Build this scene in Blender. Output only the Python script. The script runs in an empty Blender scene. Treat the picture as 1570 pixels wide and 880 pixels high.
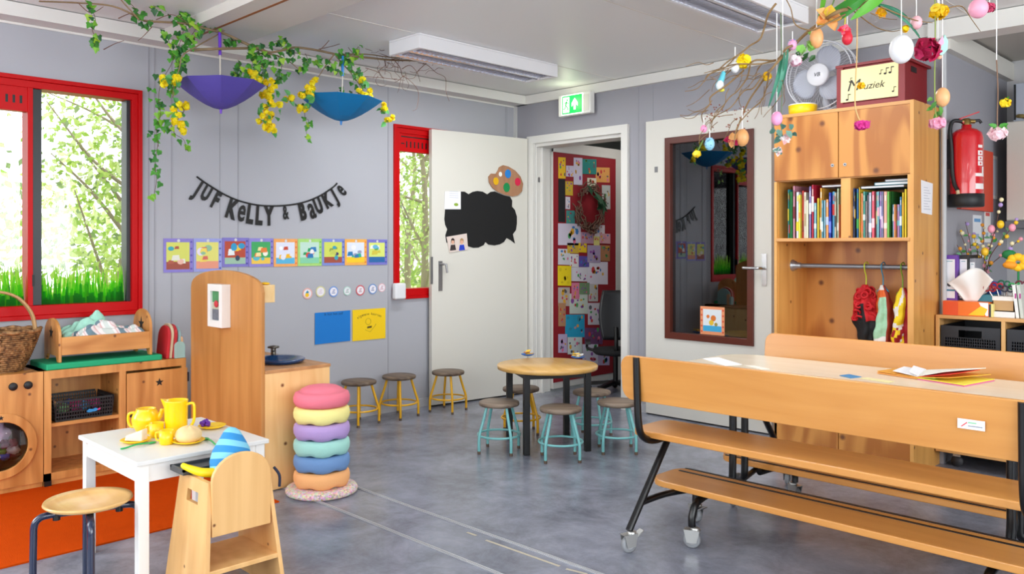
import bpy, math, random
from mathutils import Matrix, Vector
PI = math.pi
R2 = math.sqrt(.5)
# ---------------------------------------------------------------- camera, world, lights, exposure
SC = bpy.context.scene
COL = SC.collection
CX, CY, CZ = 4.79, -4.83, 1.175           # camera position (metres); left wall is x = 0, back wall is y = 0
FPX, HY = 1275.0, 378.0                   # focal length and horizon in pixels of the 1570 x 880 frame
cam_d = bpy.data.cameras.new('camera')
cam = bpy.data.objects.new('camera', cam_d); COL.objects.link(cam)
cam.location = (CX, CY, CZ); cam.rotation_euler = (PI/2, 0, PI/4)
cam_d.sensor_fit = 'HORIZONTAL'; cam_d.sensor_width = 36; cam_d.lens = 36*FPX/1570
cam_d.shift_y = -(440-HY)/1570; cam_d.clip_start = .05
SC.camera = cam
SC.view_settings.view_transform = 'Standard'; SC.view_settings.look = 'None'
SC.view_settings.gamma = 1; SC.view_settings.use_curve_mapping = False
SC.view_settings.exposure = 0.12
SC.cycles.use_denoising = True
SC.cycles.max_bounces = 8; SC.cycles.diffuse_bounces = 5; SC.cycles.glossy_bounces = 4
SC.cycles.transparent_max_bounces = 12; SC.cycles.sample_clamp_indirect = 4
SC.cycles.caustics_reflective = False; SC.cycles.caustics_refractive = False
w = bpy.data.worlds.new('sky'); SC.world = w; w.use_nodes = True
w.node_tree.nodes['Background'].inputs[0].default_value = (.93, .97, 1, 1)
w.node_tree.nodes['Background'].inputs[1].default_value = 2.7
def area(name, loc, direction, sx, sy, power, color=(1, 1, 1), spread=PI):
    d = bpy.data.lights.new(name, 'AREA'); d.shape = 'RECTANGLE'; d.size = sx; d.size_y = sy
    d.energy = power; d.color = color; d.spread = spread
    o = bpy.data.objects.new(name, d); COL.objects.link(o); o.location = loc
    o.rotation_euler = Vector(direction).to_track_quat('-Z', 'Y').to_euler()
    return o
FILL_TINT = (.92, .97, 1)
area('fill_front', (3.6, -7.93, 1.5), (0, 1, -.03), 5.6, 1.35, 85, FILL_TINT)  # unseen fill light added behind the camera, no window known there
area('fill_side', (7.93, -3.6, 1.5), (-1, 0, -.03), 5.4, 1.35, 150, FILL_TINT)  # added fill from the unseen right side of the room
area('fill_left', (-.12, -6.0, 1.43), (1, 0, -.1), 1.6, 1.2, 75, FILL_TINT)  # extra fill light added out of view on the left
sun_d = bpy.data.lights.new('sun', 'SUN'); sun_d.energy = 2.5; sun_d.angle = .05; sun_d.color = (1, .96, .88)
sun = bpy.data.objects.new('sun', sun_d); COL.objects.link(sun)
sun.rotation_euler = Vector((.30, -.75, -1.1)).to_track_quat('-Z', 'Y').to_euler()
# ---------------------------------------------------------------- helpers: a pixel of the photograph met with a real plane
def ray(px):
    s = (px-785)/FPX
    return (-R2+R2*s, R2+R2*s)
def LW(px, py, x=0.0):                    # point on the plane x = const (parallel to the left wall)
    d = ray(px); t = (x-CX)/d[0]
    return Vector((x, CY+t*d[1], CZ-(py-HY)*t/FPX))
def BW(px, py, y=0.0):                    # point on the plane y = const (parallel to the back wall)
    d = ray(px); t = (y-CY)/d[1]
    return Vector((CX+t*d[0], y, CZ-(py-HY)*t/FPX))
def FL(px, py, z=0.0):                    # point on a horizontal plane
    t = FPX*(CZ-z)/(py-HY); d = ray(px)
    return Vector((CX+t*d[0], CY+t*d[1], z))
def DP(px, py, t):                        # point at a given distance into the room
    d = ray(px)
    return Vector((CX+t*d[0], CY+t*d[1], CZ-(py-HY)*t/FPX))
# ---------------------------------------------------------------- materials
def lin(c):
    if isinstance(c, str):
        c = [int(c[i:i+2], 16)/255 for i in (1, 3, 5)]
    return tuple(((v/12.92) if v <= .04045 else ((v+.055)/1.055)**2.4) for v in c)+(1,)
MATS = {}
def mat(c, r=.5, metal=0, name=None, emit=0, trans=0, coat=0, bump=0, bscale=60, vary=0, vscale=8):
    key = (c, r, metal, emit, trans, coat, bump, vary, vscale)
    if key in MATS: return MATS[key]
    m = bpy.data.materials.new(name or 'surface'); m.use_nodes = True
    nt = m.node_tree; b = nt.nodes['Principled BSDF']
    b.inputs['Base Color'].default_value = lin(c); b.inputs['Roughness'].default_value = r
    b.inputs['Metallic'].default_value = metal
    if coat: b.inputs['Coat Weight'].default_value = coat
    if emit:
        b.inputs['Emission Color'].default_value = lin(c); b.inputs['Emission Strength'].default_value = emit
    tc = nt.nodes.new('ShaderNodeTexCoord')
    if vary:
        n = nt.nodes.new('ShaderNodeTexNoise'); n.inputs['Scale'].default_value = vscale; n.inputs['Detail'].default_value = 5
        nt.links.new(tc.outputs['Object'], n.inputs['Vector'])
        mx = nt.nodes.new('ShaderNodeMix'); mx.data_type = 'RGBA'
        L = lin(c)
        mx.inputs[6].default_value = tuple(v*(1-vary) for v in L[:3])+(1,)
        mx.inputs[7].default_value = tuple(min(1, v*(1+vary)) for v in L[:3])+(1,)
        nt.links.new(n.outputs['Fac'], mx.inputs[0]); nt.links.new(mx.outputs[2], b.inputs['Base Color'])
    if bump:
        n = nt.nodes.new('ShaderNodeTexNoise'); n.inputs['Scale'].default_value = bscale; n.inputs['Detail'].default_value = 3
        nt.links.new(tc.outputs['Object'], n.inputs['Vector'])
        bp = nt.nodes.new('ShaderNodeBump'); bp.inputs['Strength'].default_value = bump; bp.inputs['Distance'].default_value = .01
        nt.links.new(n.outputs['Fac'], bp.inputs['Height']); nt.links.new(bp.outputs['Normal'], b.inputs['Normal'])
    if trans:
        t = nt.nodes.new('ShaderNodeBsdfTranslucent'); t.inputs['Color'].default_value = lin(c)
        ms = nt.nodes.new('ShaderNodeMixShader'); ms.inputs[0].default_value = trans
        nt.links.new(b.outputs[0], ms.inputs[1]); nt.links.new(t.outputs[0], ms.inputs[2])
        nt.links.new(ms.outputs[0], nt.nodes['Material Output'].inputs[0])
    MATS[key] = m
    return m
def wood(light, dark, grain='z', scale=1.0, rough=.4, knots=.0, name='wood', rings=.5):
    key = ('wood', light, dark, grain, scale, rough, knots, rings)
    if key in MATS: return MATS[key]
    m = bpy.data.materials.new(name); m.use_nodes = True
    nt = m.node_tree; N = nt.nodes.new; Lk = nt.links.new; b = nt.nodes['Principled BSDF']
    tc = N('ShaderNodeTexCoord'); mp = N('ShaderNodeMapping')
    s = [14*scale]*3; s['xyz'.index(grain)] = 1.1*scale
    mp.inputs['Scale'].default_value = s; Lk(tc.outputs['Object'], mp.inputs[0])
    n1 = N('ShaderNodeTexNoise'); n1.inputs['Scale'].default_value = 1.0; n1.inputs['Detail'].default_value = 6; n1.inputs['Distortion'].default_value = .6
    Lk(mp.outputs[0], n1.inputs['Vector'])
    # cathedral rings
    mp2 = N('ShaderNodeMapping'); s2 = [3.2*scale]*3; s2['xyz'.index(grain)] = .75*scale
    mp2.inputs['Scale'].default_value = s2; Lk(tc.outputs['Object'], mp2.inputs[0])
    n2 = N('ShaderNodeTexNoise'); n2.inputs['Scale'].default_value = 1.0; n2.inputs['Detail'].default_value = 1.5
    Lk(mp2.outputs[0], n2.inputs['Vector'])
    ml = N('ShaderNodeMath'); ml.operation = 'MULTIPLY'; ml.inputs[1].default_value = 60; Lk(n2.outputs['Fac'], ml.inputs[0])
    sn = N('ShaderNodeMath'); sn.operation = 'SINE'; Lk(ml.outputs[0], sn.inputs[0])
    ms = N('ShaderNodeMath'); ms.operation = 'MULTIPLY_ADD'; ms.inputs[1].default_value = .16*rings; Lk(sn.outputs[0], ms.inputs[0]); Lk(n1.outputs['Fac'], ms.inputs[2])
    cr = N('ShaderNodeValToRGB'); cr.color_ramp.elements[0].position = .25; cr.color_ramp.elements[1].position = .7
    cr.color_ramp.elements[0].color = lin(dark); cr.color_ramp.elements[1].color = lin(light)
    Lk(ms.outputs[0], cr.inputs[0]); out = cr.outputs[0]
    if knots:
        v = N('ShaderNodeTexVoronoi'); v.inputs['Scale'].default_value = 4.2*scale
        mpk = N('ShaderNodeMapping'); sk = [1.5]*3; sk['xyz'.index(grain)] = 1.0; mpk.inputs['Scale'].default_value = sk
        v.voronoi_dimensions = '2D'; sx_ = N('ShaderNodeSeparateXYZ'); Lk(tc.outputs['Object'], sx_.inputs[0]); ad = N('ShaderNodeMath'); ad.operation = 'ADD'; Lk(sx_.outputs[0], ad.inputs[0]); Lk(sx_.outputs[1], ad.inputs[1]); cb = N('ShaderNodeCombineXYZ'); Lk(ad.outputs[0], cb.inputs[0]); Lk(sx_.outputs[2], cb.inputs[1]); Lk(cb.outputs[0], v.inputs['Vector'])
        kr = N('ShaderNodeValToRGB'); kr.color_ramp.elements[0].position = .02*knots; kr.color_ramp.elements[1].position = .06*knots
        kr.color_ramp.elements[0].color = (0, 0, 0, 1); kr.color_ramp.elements[1].color = (1, 1, 1, 1)
        Lk(v.outputs['Distance'], kr.inputs[0])
        mx = N('ShaderNodeMix'); mx.data_type = 'RGBA'; mx.inputs[6].default_value = lin('#6e3c18'); Lk(out, mx.inputs[7]); Lk(kr.outputs[0], mx.inputs[0])
        out = mx.outputs[2]
    Lk(out, b.inputs['Base Color']); b.inputs['Roughness'].default_value = rough
    MATS[key] = m
    return m
M_ply = lambda g='z': wood('#e0ab68', '#c8894a', g, 1.0, .42, 1.0, 'pine plywood', .8)
M_pine = lambda g='z': wood('#dea05a', '#b87636', g, 1.3, .42, .9, 'oiled pine', .5)
M_beech = lambda g='x': wood('#d89850', '#c98640', g, 1.1, .28, 0, 'lacquered beech', .25)
M_red = mat('#c2050c', .38); M_red.node_tree.nodes['Principled BSDF'].inputs['Specular IOR Level'].default_value = .2; M_white = mat('#e2e0da', .45); M_whitep = mat('#eceae6', .35)
M_black = mat('#070708', .45); M_blackm = mat('#060607', .3); M_chrome = mat('#c8c8c8', .25, 1); M_steel = mat('#9a9a9c', .35, .9)
M_yel = mat('#ffe000', .35); M_paper = mat('#f2f1f4', .7)
# ---------------------------------------------------------------- mesh builder
class MB:
    def __init__(s, xf=None):
        s.v = []; s.f = []; s.mi = []; s.sm = []; s.m = 0; s.xf = xf or Matrix.Identity(4)
    def add(s, vs, fs, smooth=False):
        n = len(s.v); s.v += [s.xf @ Vector(p) for p in vs]
        for f in fs: s.f.append([i+n for i in f]); s.mi.append(s.m); s.sm.append(smooth)
        return s
    def box(s, a, b):
        x0, x1 = sorted((a[0], b[0])); y0, y1 = sorted((a[1], b[1])); z0, z1 = sorted((a[2], b[2]))
        return s.add([(x0,y0,z0),(x1,y0,z0),(x1,y1,z0),(x0,y1,z0),(x0,y0,z1),(x1,y0,z1),(x1,y1,z1),(x0,y1,z1)],
                     [(0,3,2,1),(4,5,6,7),(0,1,5,4),(1,2,6,5),(2,3,7,6),(3,0,4,7)])
    def bar(s, p, q, w, d, up=(0, 0, 1)):      # rectangular bar from p to q
        p = Vector(p); q = Vector(q); t = (q-p).normalized(); up = Vector(up)
        if abs(t.dot(up)) > .98: up = Vector((0, 1, 0))
        a = t.cross(up).normalized()*w/2; b = a.cross(t).normalized()*d/2
        vs = [p-a-b, p+a-b, p+a+b, p-a+b, q-a-b, q+a-b, q+a+b, q-a+b]
        return s.add(vs, [(0,1,2,3),(7,6,5,4),(0,4,5,1),(1,5,6,2),(2,6,7,3),(3,7,4,0)])
    def tube(s, pts, r, seg=8, caps=True):
        pts = [Vector(p) for p in pts]; n = len(pts); rs = r if isinstance(r, (list, tuple)) else [r]*n
        T = []
        for i in range(n):
            a = pts[max(0, i-1)]; b = pts[min(n-1, i+1)]; d = b-a
            T.append(d.normalized() if d.length > 1e-9 else Vector((0, 0, 1)))
        u = T[0].orthogonal().normalized(); vs = []; fs = []
        for i in range(n):
            u = (u-T[i]*u.dot(T[i])); u = u.normalized() if u.length > 1e-6 else T[i].orthogonal().normalized()
            w_ = T[i].cross(u)
            for k in range(seg):
                a = 2*PI*k/seg; vs.append(pts[i]+(u*math.cos(a)+w_*math.sin(a))*rs[i])
        for i in range(n-1):
            for k in range(seg):
                k2 = (k+1) % seg; fs.append((i*seg+k, i*seg+k2, (i+1)*seg+k2, (i+1)*seg+k))
        s.add(vs, fs, True)
        if caps:
            s.add(vs[:seg], [tuple(range(seg))[::-1]]); s.add(vs[-seg:], [tuple(range(seg))])
        return s
    def lathe(s, prof, c=(0, 0, 0), seg=24, smooth=True, sx=1, sy=1, wob=None):
        c = Vector(c); vs = []; fs = []
        for (r, z) in prof:
            for k in range(seg):
                a = 2*PI*k/seg; rr = r*(wob(a, z) if wob else 1)
                vs.append(c+Vector((rr*math.cos(a)*sx, rr*math.sin(a)*sy, z)))
        for i in range(len(prof)-1):
            for k in range(seg):
                k2 = (k+1) % seg; fs.append((i*seg+k, i*seg+k2, (i+1)*seg+k2, (i+1)*seg+k))
        s.add(vs, fs, smooth)
        if prof[0][0] > 1e-5: s.add(vs[:seg], [tuple(range(seg))[::-1]])
        if prof[-1][0] > 1e-5: s.add(vs[-seg:], [tuple(range(seg))])
        return s
    def ball(s, c, r, seg=12, rings=8, f=None):
        r = (r, r, r) if not isinstance(r, (tuple, list)) else r; c = Vector(c); vs = []; fs = []
        for i in range(rings+1):
            th = PI*i/rings
            for k in range(seg):
                a = 2*PI*k/seg; q = Vector((math.sin(th)*math.cos(a), math.sin(th)*math.sin(a), -math.cos(th)))
                k_ = f(q) if f else 1
                vs.append(c+Vector((q.x*r[0]*k_, q.y*r[1]*k_, q.z*r[2]*k_)))
        for i in range(rings):
            for k in range(seg):
                k2 = (k+1) % seg; fs.append((i*seg+k, i*seg+k2, (i+1)*seg+k2, (i+1)*seg+k))
        return s.add(vs, fs, True)
    def prism(s, poly, o, u, v, d):            # polygon in the frame (o, u, v) pushed along u x v by d
        o = Vector(o); u = Vector(u); v = Vector(v); n = u.cross(v).normalized()*d
        if sum(poly[i][0]*poly[(i+1) % len(poly)][1]-poly[(i+1) % len(poly)][0]*poly[i][1] for i in range(len(poly))) < 0: poly = poly[::-1]
        a = [o+u*p[0]+v*p[1] for p in poly]; b = [p+n for p in a]; k = len(poly)
        if d < 0: a, b = b, a
        return s.add(a+b, [tuple(range(k))[::-1], tuple(range(k, 2*k))]+[(i, (i+1) % k, (i+1) % k+k, i+k) for i in range(k)])
    def frame(s, o, u, v, rect, wd, d):         # rectangular frame: widths left, right, bottom, top
        a, b, c, e = rect; l, r, bt_, tp_ = wd
        return s.hollow([(a, c), (b, c), (b, e), (a, e)], [(a+l, c+bt_), (b-r, c+bt_), (b-r, e-tp_), (a+l, e-tp_)], o, u, v, d)
    def hollow(s, outer, inner, o, u, v, d):   # ring plate: outer and inner loops with the same count
        o = Vector(o); u = Vector(u); v = Vector(v); n = u.cross(v).normalized()*d; k = len(outer)
        A = [o+u*p[0]+v*p[1] for p in outer]; B = [o+u*p[0]+v*p[1] for p in inner]
        vs = A+B+[p+n for p in A]+[p+n for p in B]; fs = []
        for i in range(k):
            j = (i+1) % k
            fs += [(i, k+i, k+j, j), (2*k+i, 2*k+j, 3*k+j, 3*k+i), (i, j, 2*k+j, 2*k+i), (k+i, 3*k+i, 3*k+j, k+j)]
        return s.add(vs, fs)
    def ring(s, c, R, r, seg=28, ts=8, ax=None):
        ax = ax or Matrix.Identity(3); c = Vector(c)
        pts = [c+ax @ Vector((R*math.cos(2*PI*i/seg), R*math.sin(2*PI*i/seg), 0)) for i in range(seg+1)]
        return s.tube(pts, r, ts, False)
    def sheet(s, fn, nu, nv, smooth=True, th=0):
        vs = [fn(i/nu, j/nv) for j in range(nv+1) for i in range(nu+1)]
        fs = [(j*(nu+1)+i, j*(nu+1)+i+1, (j+1)*(nu+1)+i+1, (j+1)*(nu+1)+i) for j in range(nv) for i in range(nu)]
        return s.add(vs, fs, smooth)
    def build(s, name, mats, parent=None, bevel=0, solid=0, seg=2):
        if not isinstance(mats, (list, tuple)): mats = [mats]
        me = bpy.data.meshes.new(name)
        if parent is not None: base = WORLD[parent.name]
        else:
            xs = [p.x for p in s.v]; ys = [p.y for p in s.v]; zs = [p.z for p in s.v]
            base = Matrix.Translation(((min(xs)+max(xs))/2, (min(ys)+max(ys))/2, min(zs)))
        inv = base.inverted()
        me.from_pydata([tuple(inv @ p) for p in s.v], [], s.f)
        for m_ in mats: me.materials.append(m_)
        me.polygons.foreach_set('material_index', s.mi); me.polygons.foreach_set('use_smooth', s.sm)
        me.validate(); me.update()
        o = bpy.data.objects.new(name, me); COL.objects.link(o)
        if parent is None: o.matrix_world = base
        else: o.parent = parent
        WORLD[o.name] = base
        if bevel:
            b = o.modifiers.new('bevel', 'BEVEL'); b.width = bevel; b.segments = seg; b.limit_method = 'ANGLE'; b.angle_limit = .9
        if solid:
            b = o.modifiers.new('solidify', 'SOLIDIFY'); b.thickness = solid; b.offset = 0
        return o
WORLD = {}
def tag(o, label, cat, group=None):
    o['label'] = label; o['category'] = cat
    if group: o['group'] = group
    return o
def thing(name, label, cat, loc=(0, 0, 0), rz=0, group=None):
    o = bpy.data.objects.new(name, None); COL.objects.link(o); o.empty_display_size = .05
    o.location = loc; o.rotation_euler = (0, 0, rz)
    WORLD[o.name] = Matrix.Translation(loc) @ Matrix.Rotation(rz, 4, 'Z')
    return tag(o, label, cat, group)
def struct(o):
    o['kind'] = 'structure'; return o
def dup(root, loc, rz, label, group=None):
    kids = {}
    for o in list(bpy.data.objects):
        if o.parent: kids.setdefault(o.parent.name, []).append(o)
    def rec(o, par):
        c = o.copy(); COL.objects.link(c); c.parent = par
        for k in kids.get(o.name, []): rec(k, c)
        return c
    r = rec(root, None); r.location = loc; r.rotation_euler = (0, 0, rz)
    WORLD[r.name] = Matrix.Translation(loc) @ Matrix.Rotation(rz, 4, 'Z')
    r['label'] = label
    if group: r['group'] = group
    return r
def at(loc, rz=0): return Matrix.Translation(loc) @ Matrix.Rotation(rz, 4, 'Z')
def smoothpath(pts, n=6):                   # Catmull-Rom
    pts = [Vector(p) for p in pts]; out = []
    for i in range(len(pts)-1):
        p0 = pts[max(0, i-1)]; p1 = pts[i]; p2 = pts[i+1]; p3 = pts[min(len(pts)-1, i+2)]
        for k in range(n):
            t = k/n
            out.append(.5*((2*p1)+(p2-p0)*t+(2*p0-5*p1+4*p2-p3)*t*t+(3*p1-p0-3*p2+p3)*t**3))
    return out+[pts[-1]]
_tx = {}
def text(mb, s, o, u, v, size, depth=.001, align='CENTER', shear=0, bold=0):
    """lettering: baseline centre o, reading direction u, up v"""
    key = (s, align, shear, bold)
    if key not in _tx:
        c = bpy.data.curves.new('lettering', 'FONT'); c.body = s; c.size = 1; c.align_x = align; c.resolution_u = 3; c.shear = shear; c.offset = bold
        ob = bpy.data.objects.new('lettering', c); COL.objects.link(ob); bpy.context.view_layer.update()
        me = bpy.data.meshes.new_from_object(ob.evaluated_get(bpy.context.evaluated_depsgraph_get()))
        _tx[key] = ([tuple(q.co) for q in me.vertices], [tuple(p.vertices) for p in me.polygons])
        bpy.data.objects.remove(ob); bpy.data.curves.remove(c); bpy.data.meshes.remove(me)
    vs, fs = _tx[key]; o = Vector(o); u = Vector(u); v = Vector(v); n = u.cross(v).normalized()*depth
    P = [o+u*(p[0]*size)+v*(p[1]*size)+n for p in vs]; Q = [p-n for p in P]; k = len(P)
    mb.add(P, fs); ed = {}
    for f in fs:
        for i in range(len(f)):
            e = (f[i], f[(i+1) % len(f)]); ed[e] = 1
    mb.add(P+Q, [(a, k+a, k+b, b) for (a, b) in ed if (b, a) not in ed])
UX, UY, UZ = Vector((1, 0, 0)), Vector((0, 1, 0)), Vector((0, 0, 1))
def circ(r, n=24, cx=0, cy=0, ry=None): return [(cx+r*math.cos(2*PI*i/n), cy+(ry or r)*math.sin(2*PI*i/n)) for i in range(n)]
def star(r, cx=0, cy=0, k=.42): return [(cx+(r if i % 2 == 0 else r*k)*math.sin(PI*i/5), cy+(r if i % 2 == 0 else r*k)*math.cos(PI*i/5)) for i in range(10)]
# ---------------------------------------------------------------- the room
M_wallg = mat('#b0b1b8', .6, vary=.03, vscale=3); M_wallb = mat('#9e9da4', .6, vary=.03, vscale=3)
M_seam = mat('#9c9ca3', .6); M_ceil = mat('#ecedec', .45); M_beam = mat('#e6e4de', .5)
ZC = 2.39
def floor_mat():
    m = bpy.data.materials.new('marbled grey linoleum'); m.use_nodes = True; nt = m.node_tree; N = nt.nodes.new; Lk = nt.links.new; b = nt.nodes['Principled BSDF']
    tc = N('ShaderNodeTexCoord'); n = N('ShaderNodeTexNoise'); n.inputs['Scale'].default_value = 3.5; n.inputs['Detail'].default_value = 10; n.inputs['Roughness'].default_value = .72; n.inputs['Distortion'].default_value = .25
    Lk(tc.outputs['Object'], n.inputs['Vector']); cr = N('ShaderNodeValToRGB')
    cr.color_ramp.elements[0].position = .36; cr.color_ramp.elements[1].position = .66
    cr.color_ramp.elements[0].color = lin('#696d79'); cr.color_ramp.elements[1].color = lin('#969aa8')
    Lk(n.outputs['Fac'], cr.inputs[0]); Lk(cr.outputs[0], b.inputs['Base Color'])
    rr = N('ShaderNodeMath'); rr.operation = 'MULTIPLY_ADD'; rr.inputs[1].default_value = .15; rr.inputs[2].default_value = .16
    Lk(n.outputs['Fac'], rr.inputs[0]); Lk(rr.outputs[0], b.inputs['Roughness'])
    return m
struct(MB().box((-.2, -8.1, -.08), (8.1, 4.2, 0)).build('floor', floor_mat()))
cm = MB(); cm.box((-.2, -8.1, ZC), (8.1, .16, ZC+.08)); struct(cm.build('ceiling', M_ceil))
W1 = (-4.10, -2.992, .797, 2.052); W2 = (-1.237, -.20, .797, 2.05); W3 = (-6.9, -5.1, .8, 2.05)
wl = MB(); X0, X1 = -.15, 0.0
edges = [-8.1, W3[0], W3[1], W1[0], W1[1], W2[0], W2[1], 0.0]
for i in range(0, 8, 2): wl.box((X0, edges[i], 0), (X1, edges[i+1], ZC))
for W in (W1, W2, W3): wl.box((X0, W[0], 0), (X1, W[1], W[2])); wl.box((X0, W[0], W[3]), (X1, W[1], ZC))
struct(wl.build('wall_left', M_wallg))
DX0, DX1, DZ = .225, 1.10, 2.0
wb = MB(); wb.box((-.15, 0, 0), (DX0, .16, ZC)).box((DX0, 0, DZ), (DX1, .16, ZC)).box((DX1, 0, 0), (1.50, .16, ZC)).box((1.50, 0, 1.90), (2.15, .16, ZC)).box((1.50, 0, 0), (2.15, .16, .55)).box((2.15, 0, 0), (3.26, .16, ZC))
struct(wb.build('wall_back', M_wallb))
struct(MB().box((3.14, .16, 0), (3.26, 1.2, ZC)).build('wall_recess_side', M_wallb))
struct(MB().box((3.14, 1.2, 0), (8.1, 1.3, ZC)).build('wall_recess_back', mat('#c4c3c4', .6)))
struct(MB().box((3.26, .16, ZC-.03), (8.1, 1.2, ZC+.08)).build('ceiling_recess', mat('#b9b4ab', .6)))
wf = MB()
for a, b in ((-.15, .7), (6.5, 8.1)): wf.box((a, -8.1, 0), (b, -7.95, ZC))
wf.box((.7, -8.1, 0), (6.5, -7.95, .8)); wf.box((.7, -8.1, 2.2), (6.5, -7.95, ZC)); struct(wf.build('wall_front', M_wallg))  # opening added to let sky light in from behind the camera
wr = MB()
for a, b in ((-8.1, -6.4), (-.8, 1.3)): wr.box((7.95, a, 0), (8.1, b, ZC))
wr.box((7.95, -6.4, 0), (8.1, -.8, .8)); wr.box((7.95, -6.4, 2.2), (8.1, -.8, ZC)); struct(wr.build('wall_right', M_wallg))  # unseen wall, its opening likewise added to admit light
# beams, seams, skirting
b = MB(); b.box((0, -8, 2.317), (.14, -.0, ZC-.004)); b.box((0, -8, 2.306), (.008, -.0, 2.318)); struct(b.build('trim_1', M_beam))
b = MB(); b.box((0, -.03, 2.317), (3.26, 0, ZC-.004)).box((3.2, -.06, 2.29), (8, .1, ZC-.004)); struct(b.build('trim_2', M_beam))
b = MB(); b.box((0, -2.92, 2.335), (8, -2.822, ZC)).box((0, -2.808, 2.335), (8, -2.551, ZC)); struct(b.build('trim_3', mat('#d6d2cb', .5)))
struct(MB().box((0.14, -2.823, 2.334), (8, -2.806, 2.345)).build('trim_4', mat('#9a5c2c', .6)))
b = MB(); b.box((3.26, -.02, 2.235), (3.30, 1.2, 2.345)); struct(b.build('trim_5', mat('#dcd8cf', .5)))
b = MB()
for x in (1.053, 2.215, 3.4, 4.6): b.box((x-.004, -2.55, ZC-.002), (x+.004, -.03, ZC+.001))
struct(b.build('trim_6', mat('#e4e1da', .5)))
b = MB()
for y in (-2.953, -2.92, -2.823, -2.414, -1.282): b.box((-.001, y-.003, .05), (.0025, y+.003, 2.31))
for y in (-2.531, -.115, -.10): b.box((-.001, y-.002, .05), (.0015, y+.002, 2.31))
for x in (1.235, 1.36, 2.43): b.box((x-.003, -.0025, .05), (x+.003, .001, 2.31))
struct(b.build('trim_7', M_seam))
struct(MB().box((0, -.022, 0), (.022, 0, 2.317)).build('trim_8', mat('#c9c8c6', .5)))
M_skirt = mat('#b9b9bd', .5)
struct(MB().box((0, -7.95, 0), (.012, 0, .06)).build('baseboard_left', M_skirt))
struct(MB().box((1.155, -.012, 0), (1.32, 0, .06)).build('baseboard_back', M_skirt))
b = MB()
for y in (-2.50, -2.755): b.box((.02, y-.009, 0), (7.9, y+.009, .004)); b.box((.02, y-.003, .004), (7.9, y+.003, .0065))
struct(b.build('trim_9', mat('#b4b5b9', .35, .3)))
b = MB(); g = random.Random(5)
for (a, c) in (((745, 828), (858, 868)), ((716, 816), (730, 821)), ((868, 872), (900, 880))):
    p = FL(*a, .0006); q = FL(*c, .0006); b.bar(p, q, .012, .0008)
struct(b.build('trim_10', mat('#b4ac9a', .8)))
# grey conduit at the end of the back wall
tag(MB().tube([(3.268, -.02, .8), (3.268, -.02, 2.29)], .014, 10).build('wall_pipe', mat('#b8b9bb', .45)), 'thin grey vertical pipe on the wall end beside the fire extinguisher', 'pipe')
# rooms behind the doorway and behind the glazed door
b = MB(); b.box((-.6, .16, 0), (-.5, 3.2, ZC)).box((-.6, 3.1, 0), (1.42, 3.2, ZC)).box((1.36, .16, 0), (1.42, 3.2, ZC))
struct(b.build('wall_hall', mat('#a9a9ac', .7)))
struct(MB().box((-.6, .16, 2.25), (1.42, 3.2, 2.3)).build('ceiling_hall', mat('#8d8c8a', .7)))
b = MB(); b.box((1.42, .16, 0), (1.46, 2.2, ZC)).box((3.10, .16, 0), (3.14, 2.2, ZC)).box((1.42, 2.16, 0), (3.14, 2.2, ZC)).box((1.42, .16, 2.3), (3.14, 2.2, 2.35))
struct(b.build('wall_store', mat('#4c4c50', .8)))  # walls coloured dark so the room behind the glass looks unlit
area('hall_fill', (.75, .9, 2.2), (0, 0, -1), .5, .5, 4, (1, .95, .9))  # unseen light added to brighten the hall
# ---------------------------------------------------------------- windows
def pane_mat(tint='#ffffff', refl=1.0):
    m = bpy.data.materials.new('window glass'); m.use_nodes = True; nt = m.node_tree; nt.nodes.remove(nt.nodes['Principled BSDF'])
    g_ = nt.nodes.new('ShaderNodeBsdfGlossy'); g_.inputs['Roughness'].default_value = .01; t = nt.nodes.new('ShaderNodeBsdfTransparent'); t.inputs[0].default_value = lin(tint)
    fr = nt.nodes.new('ShaderNodeFresnel'); fr.inputs[0].default_value = 1.5; mx = nt.nodes.new('ShaderNodeMixShader')
    k = nt.nodes.new('ShaderNodeMath'); k.operation = 'MULTIPLY'; k.inputs[1].default_value = refl; k.use_clamp = True
    nt.links.new(fr.outputs[0], k.inputs[0]); nt.links.new(k.outputs[0], mx.inputs[0]); nt.links.new(t.outputs[0], mx.inputs[1]); nt.links.new(g_.outputs[0], mx.inputs[2])
    nt.links.new(mx.outputs[0], nt.nodes['Material Output'].inputs[0]); return m
M_glass = pane_mat()
M_dkframe = mat('#22262a', .35)
def grass_film(y0, y1, z0, h, seed, parent):
    g = random.Random(seed); mb = MB(); x = -.054
    n = int((y1-y0)/.0042)
    for k in range(n):
        y = y0+(y1-y0)*(k+g.random())/n; hh = h*g.uniform(.45, 1.05); wd = g.uniform(.005, .011); lean = g.uniform(-.03, .03)
        if not y0+.012 < y+lean < y1-.012: lean = 0
        y = min(max(y, y0+.012), y1-.012)
        mb.m = 0; xx = x+g.uniform(-.0008, .0008)
        vs = []; 
        for j in range(5):
            t = j/4; w_ = wd*(1-t)**.7; yy = y+lean*t*t
            vs += [(xx, yy-w_, z0+hh*t), (xx, yy+w_, z0+hh*t)]
        k0 = g.choice((0, 0, 1))
        for j in range(4): mb.m = max(0, 2-j+k0-(g.random() < .3)) if j < 3 else 0; mb.m = min(2, mb.m); mb.add(vs[2*j:2*j+4], [(0, 1, 3, 2)])
    o = mb.build('grass_film', [mat('#c4fa6a', .6, trans=.9), mat('#8cec4a', .6, trans=.9), mat('#54c452', .6, trans=.9)], parent)
    o['label'] = 'green grass blade film on the lower glass'
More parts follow.
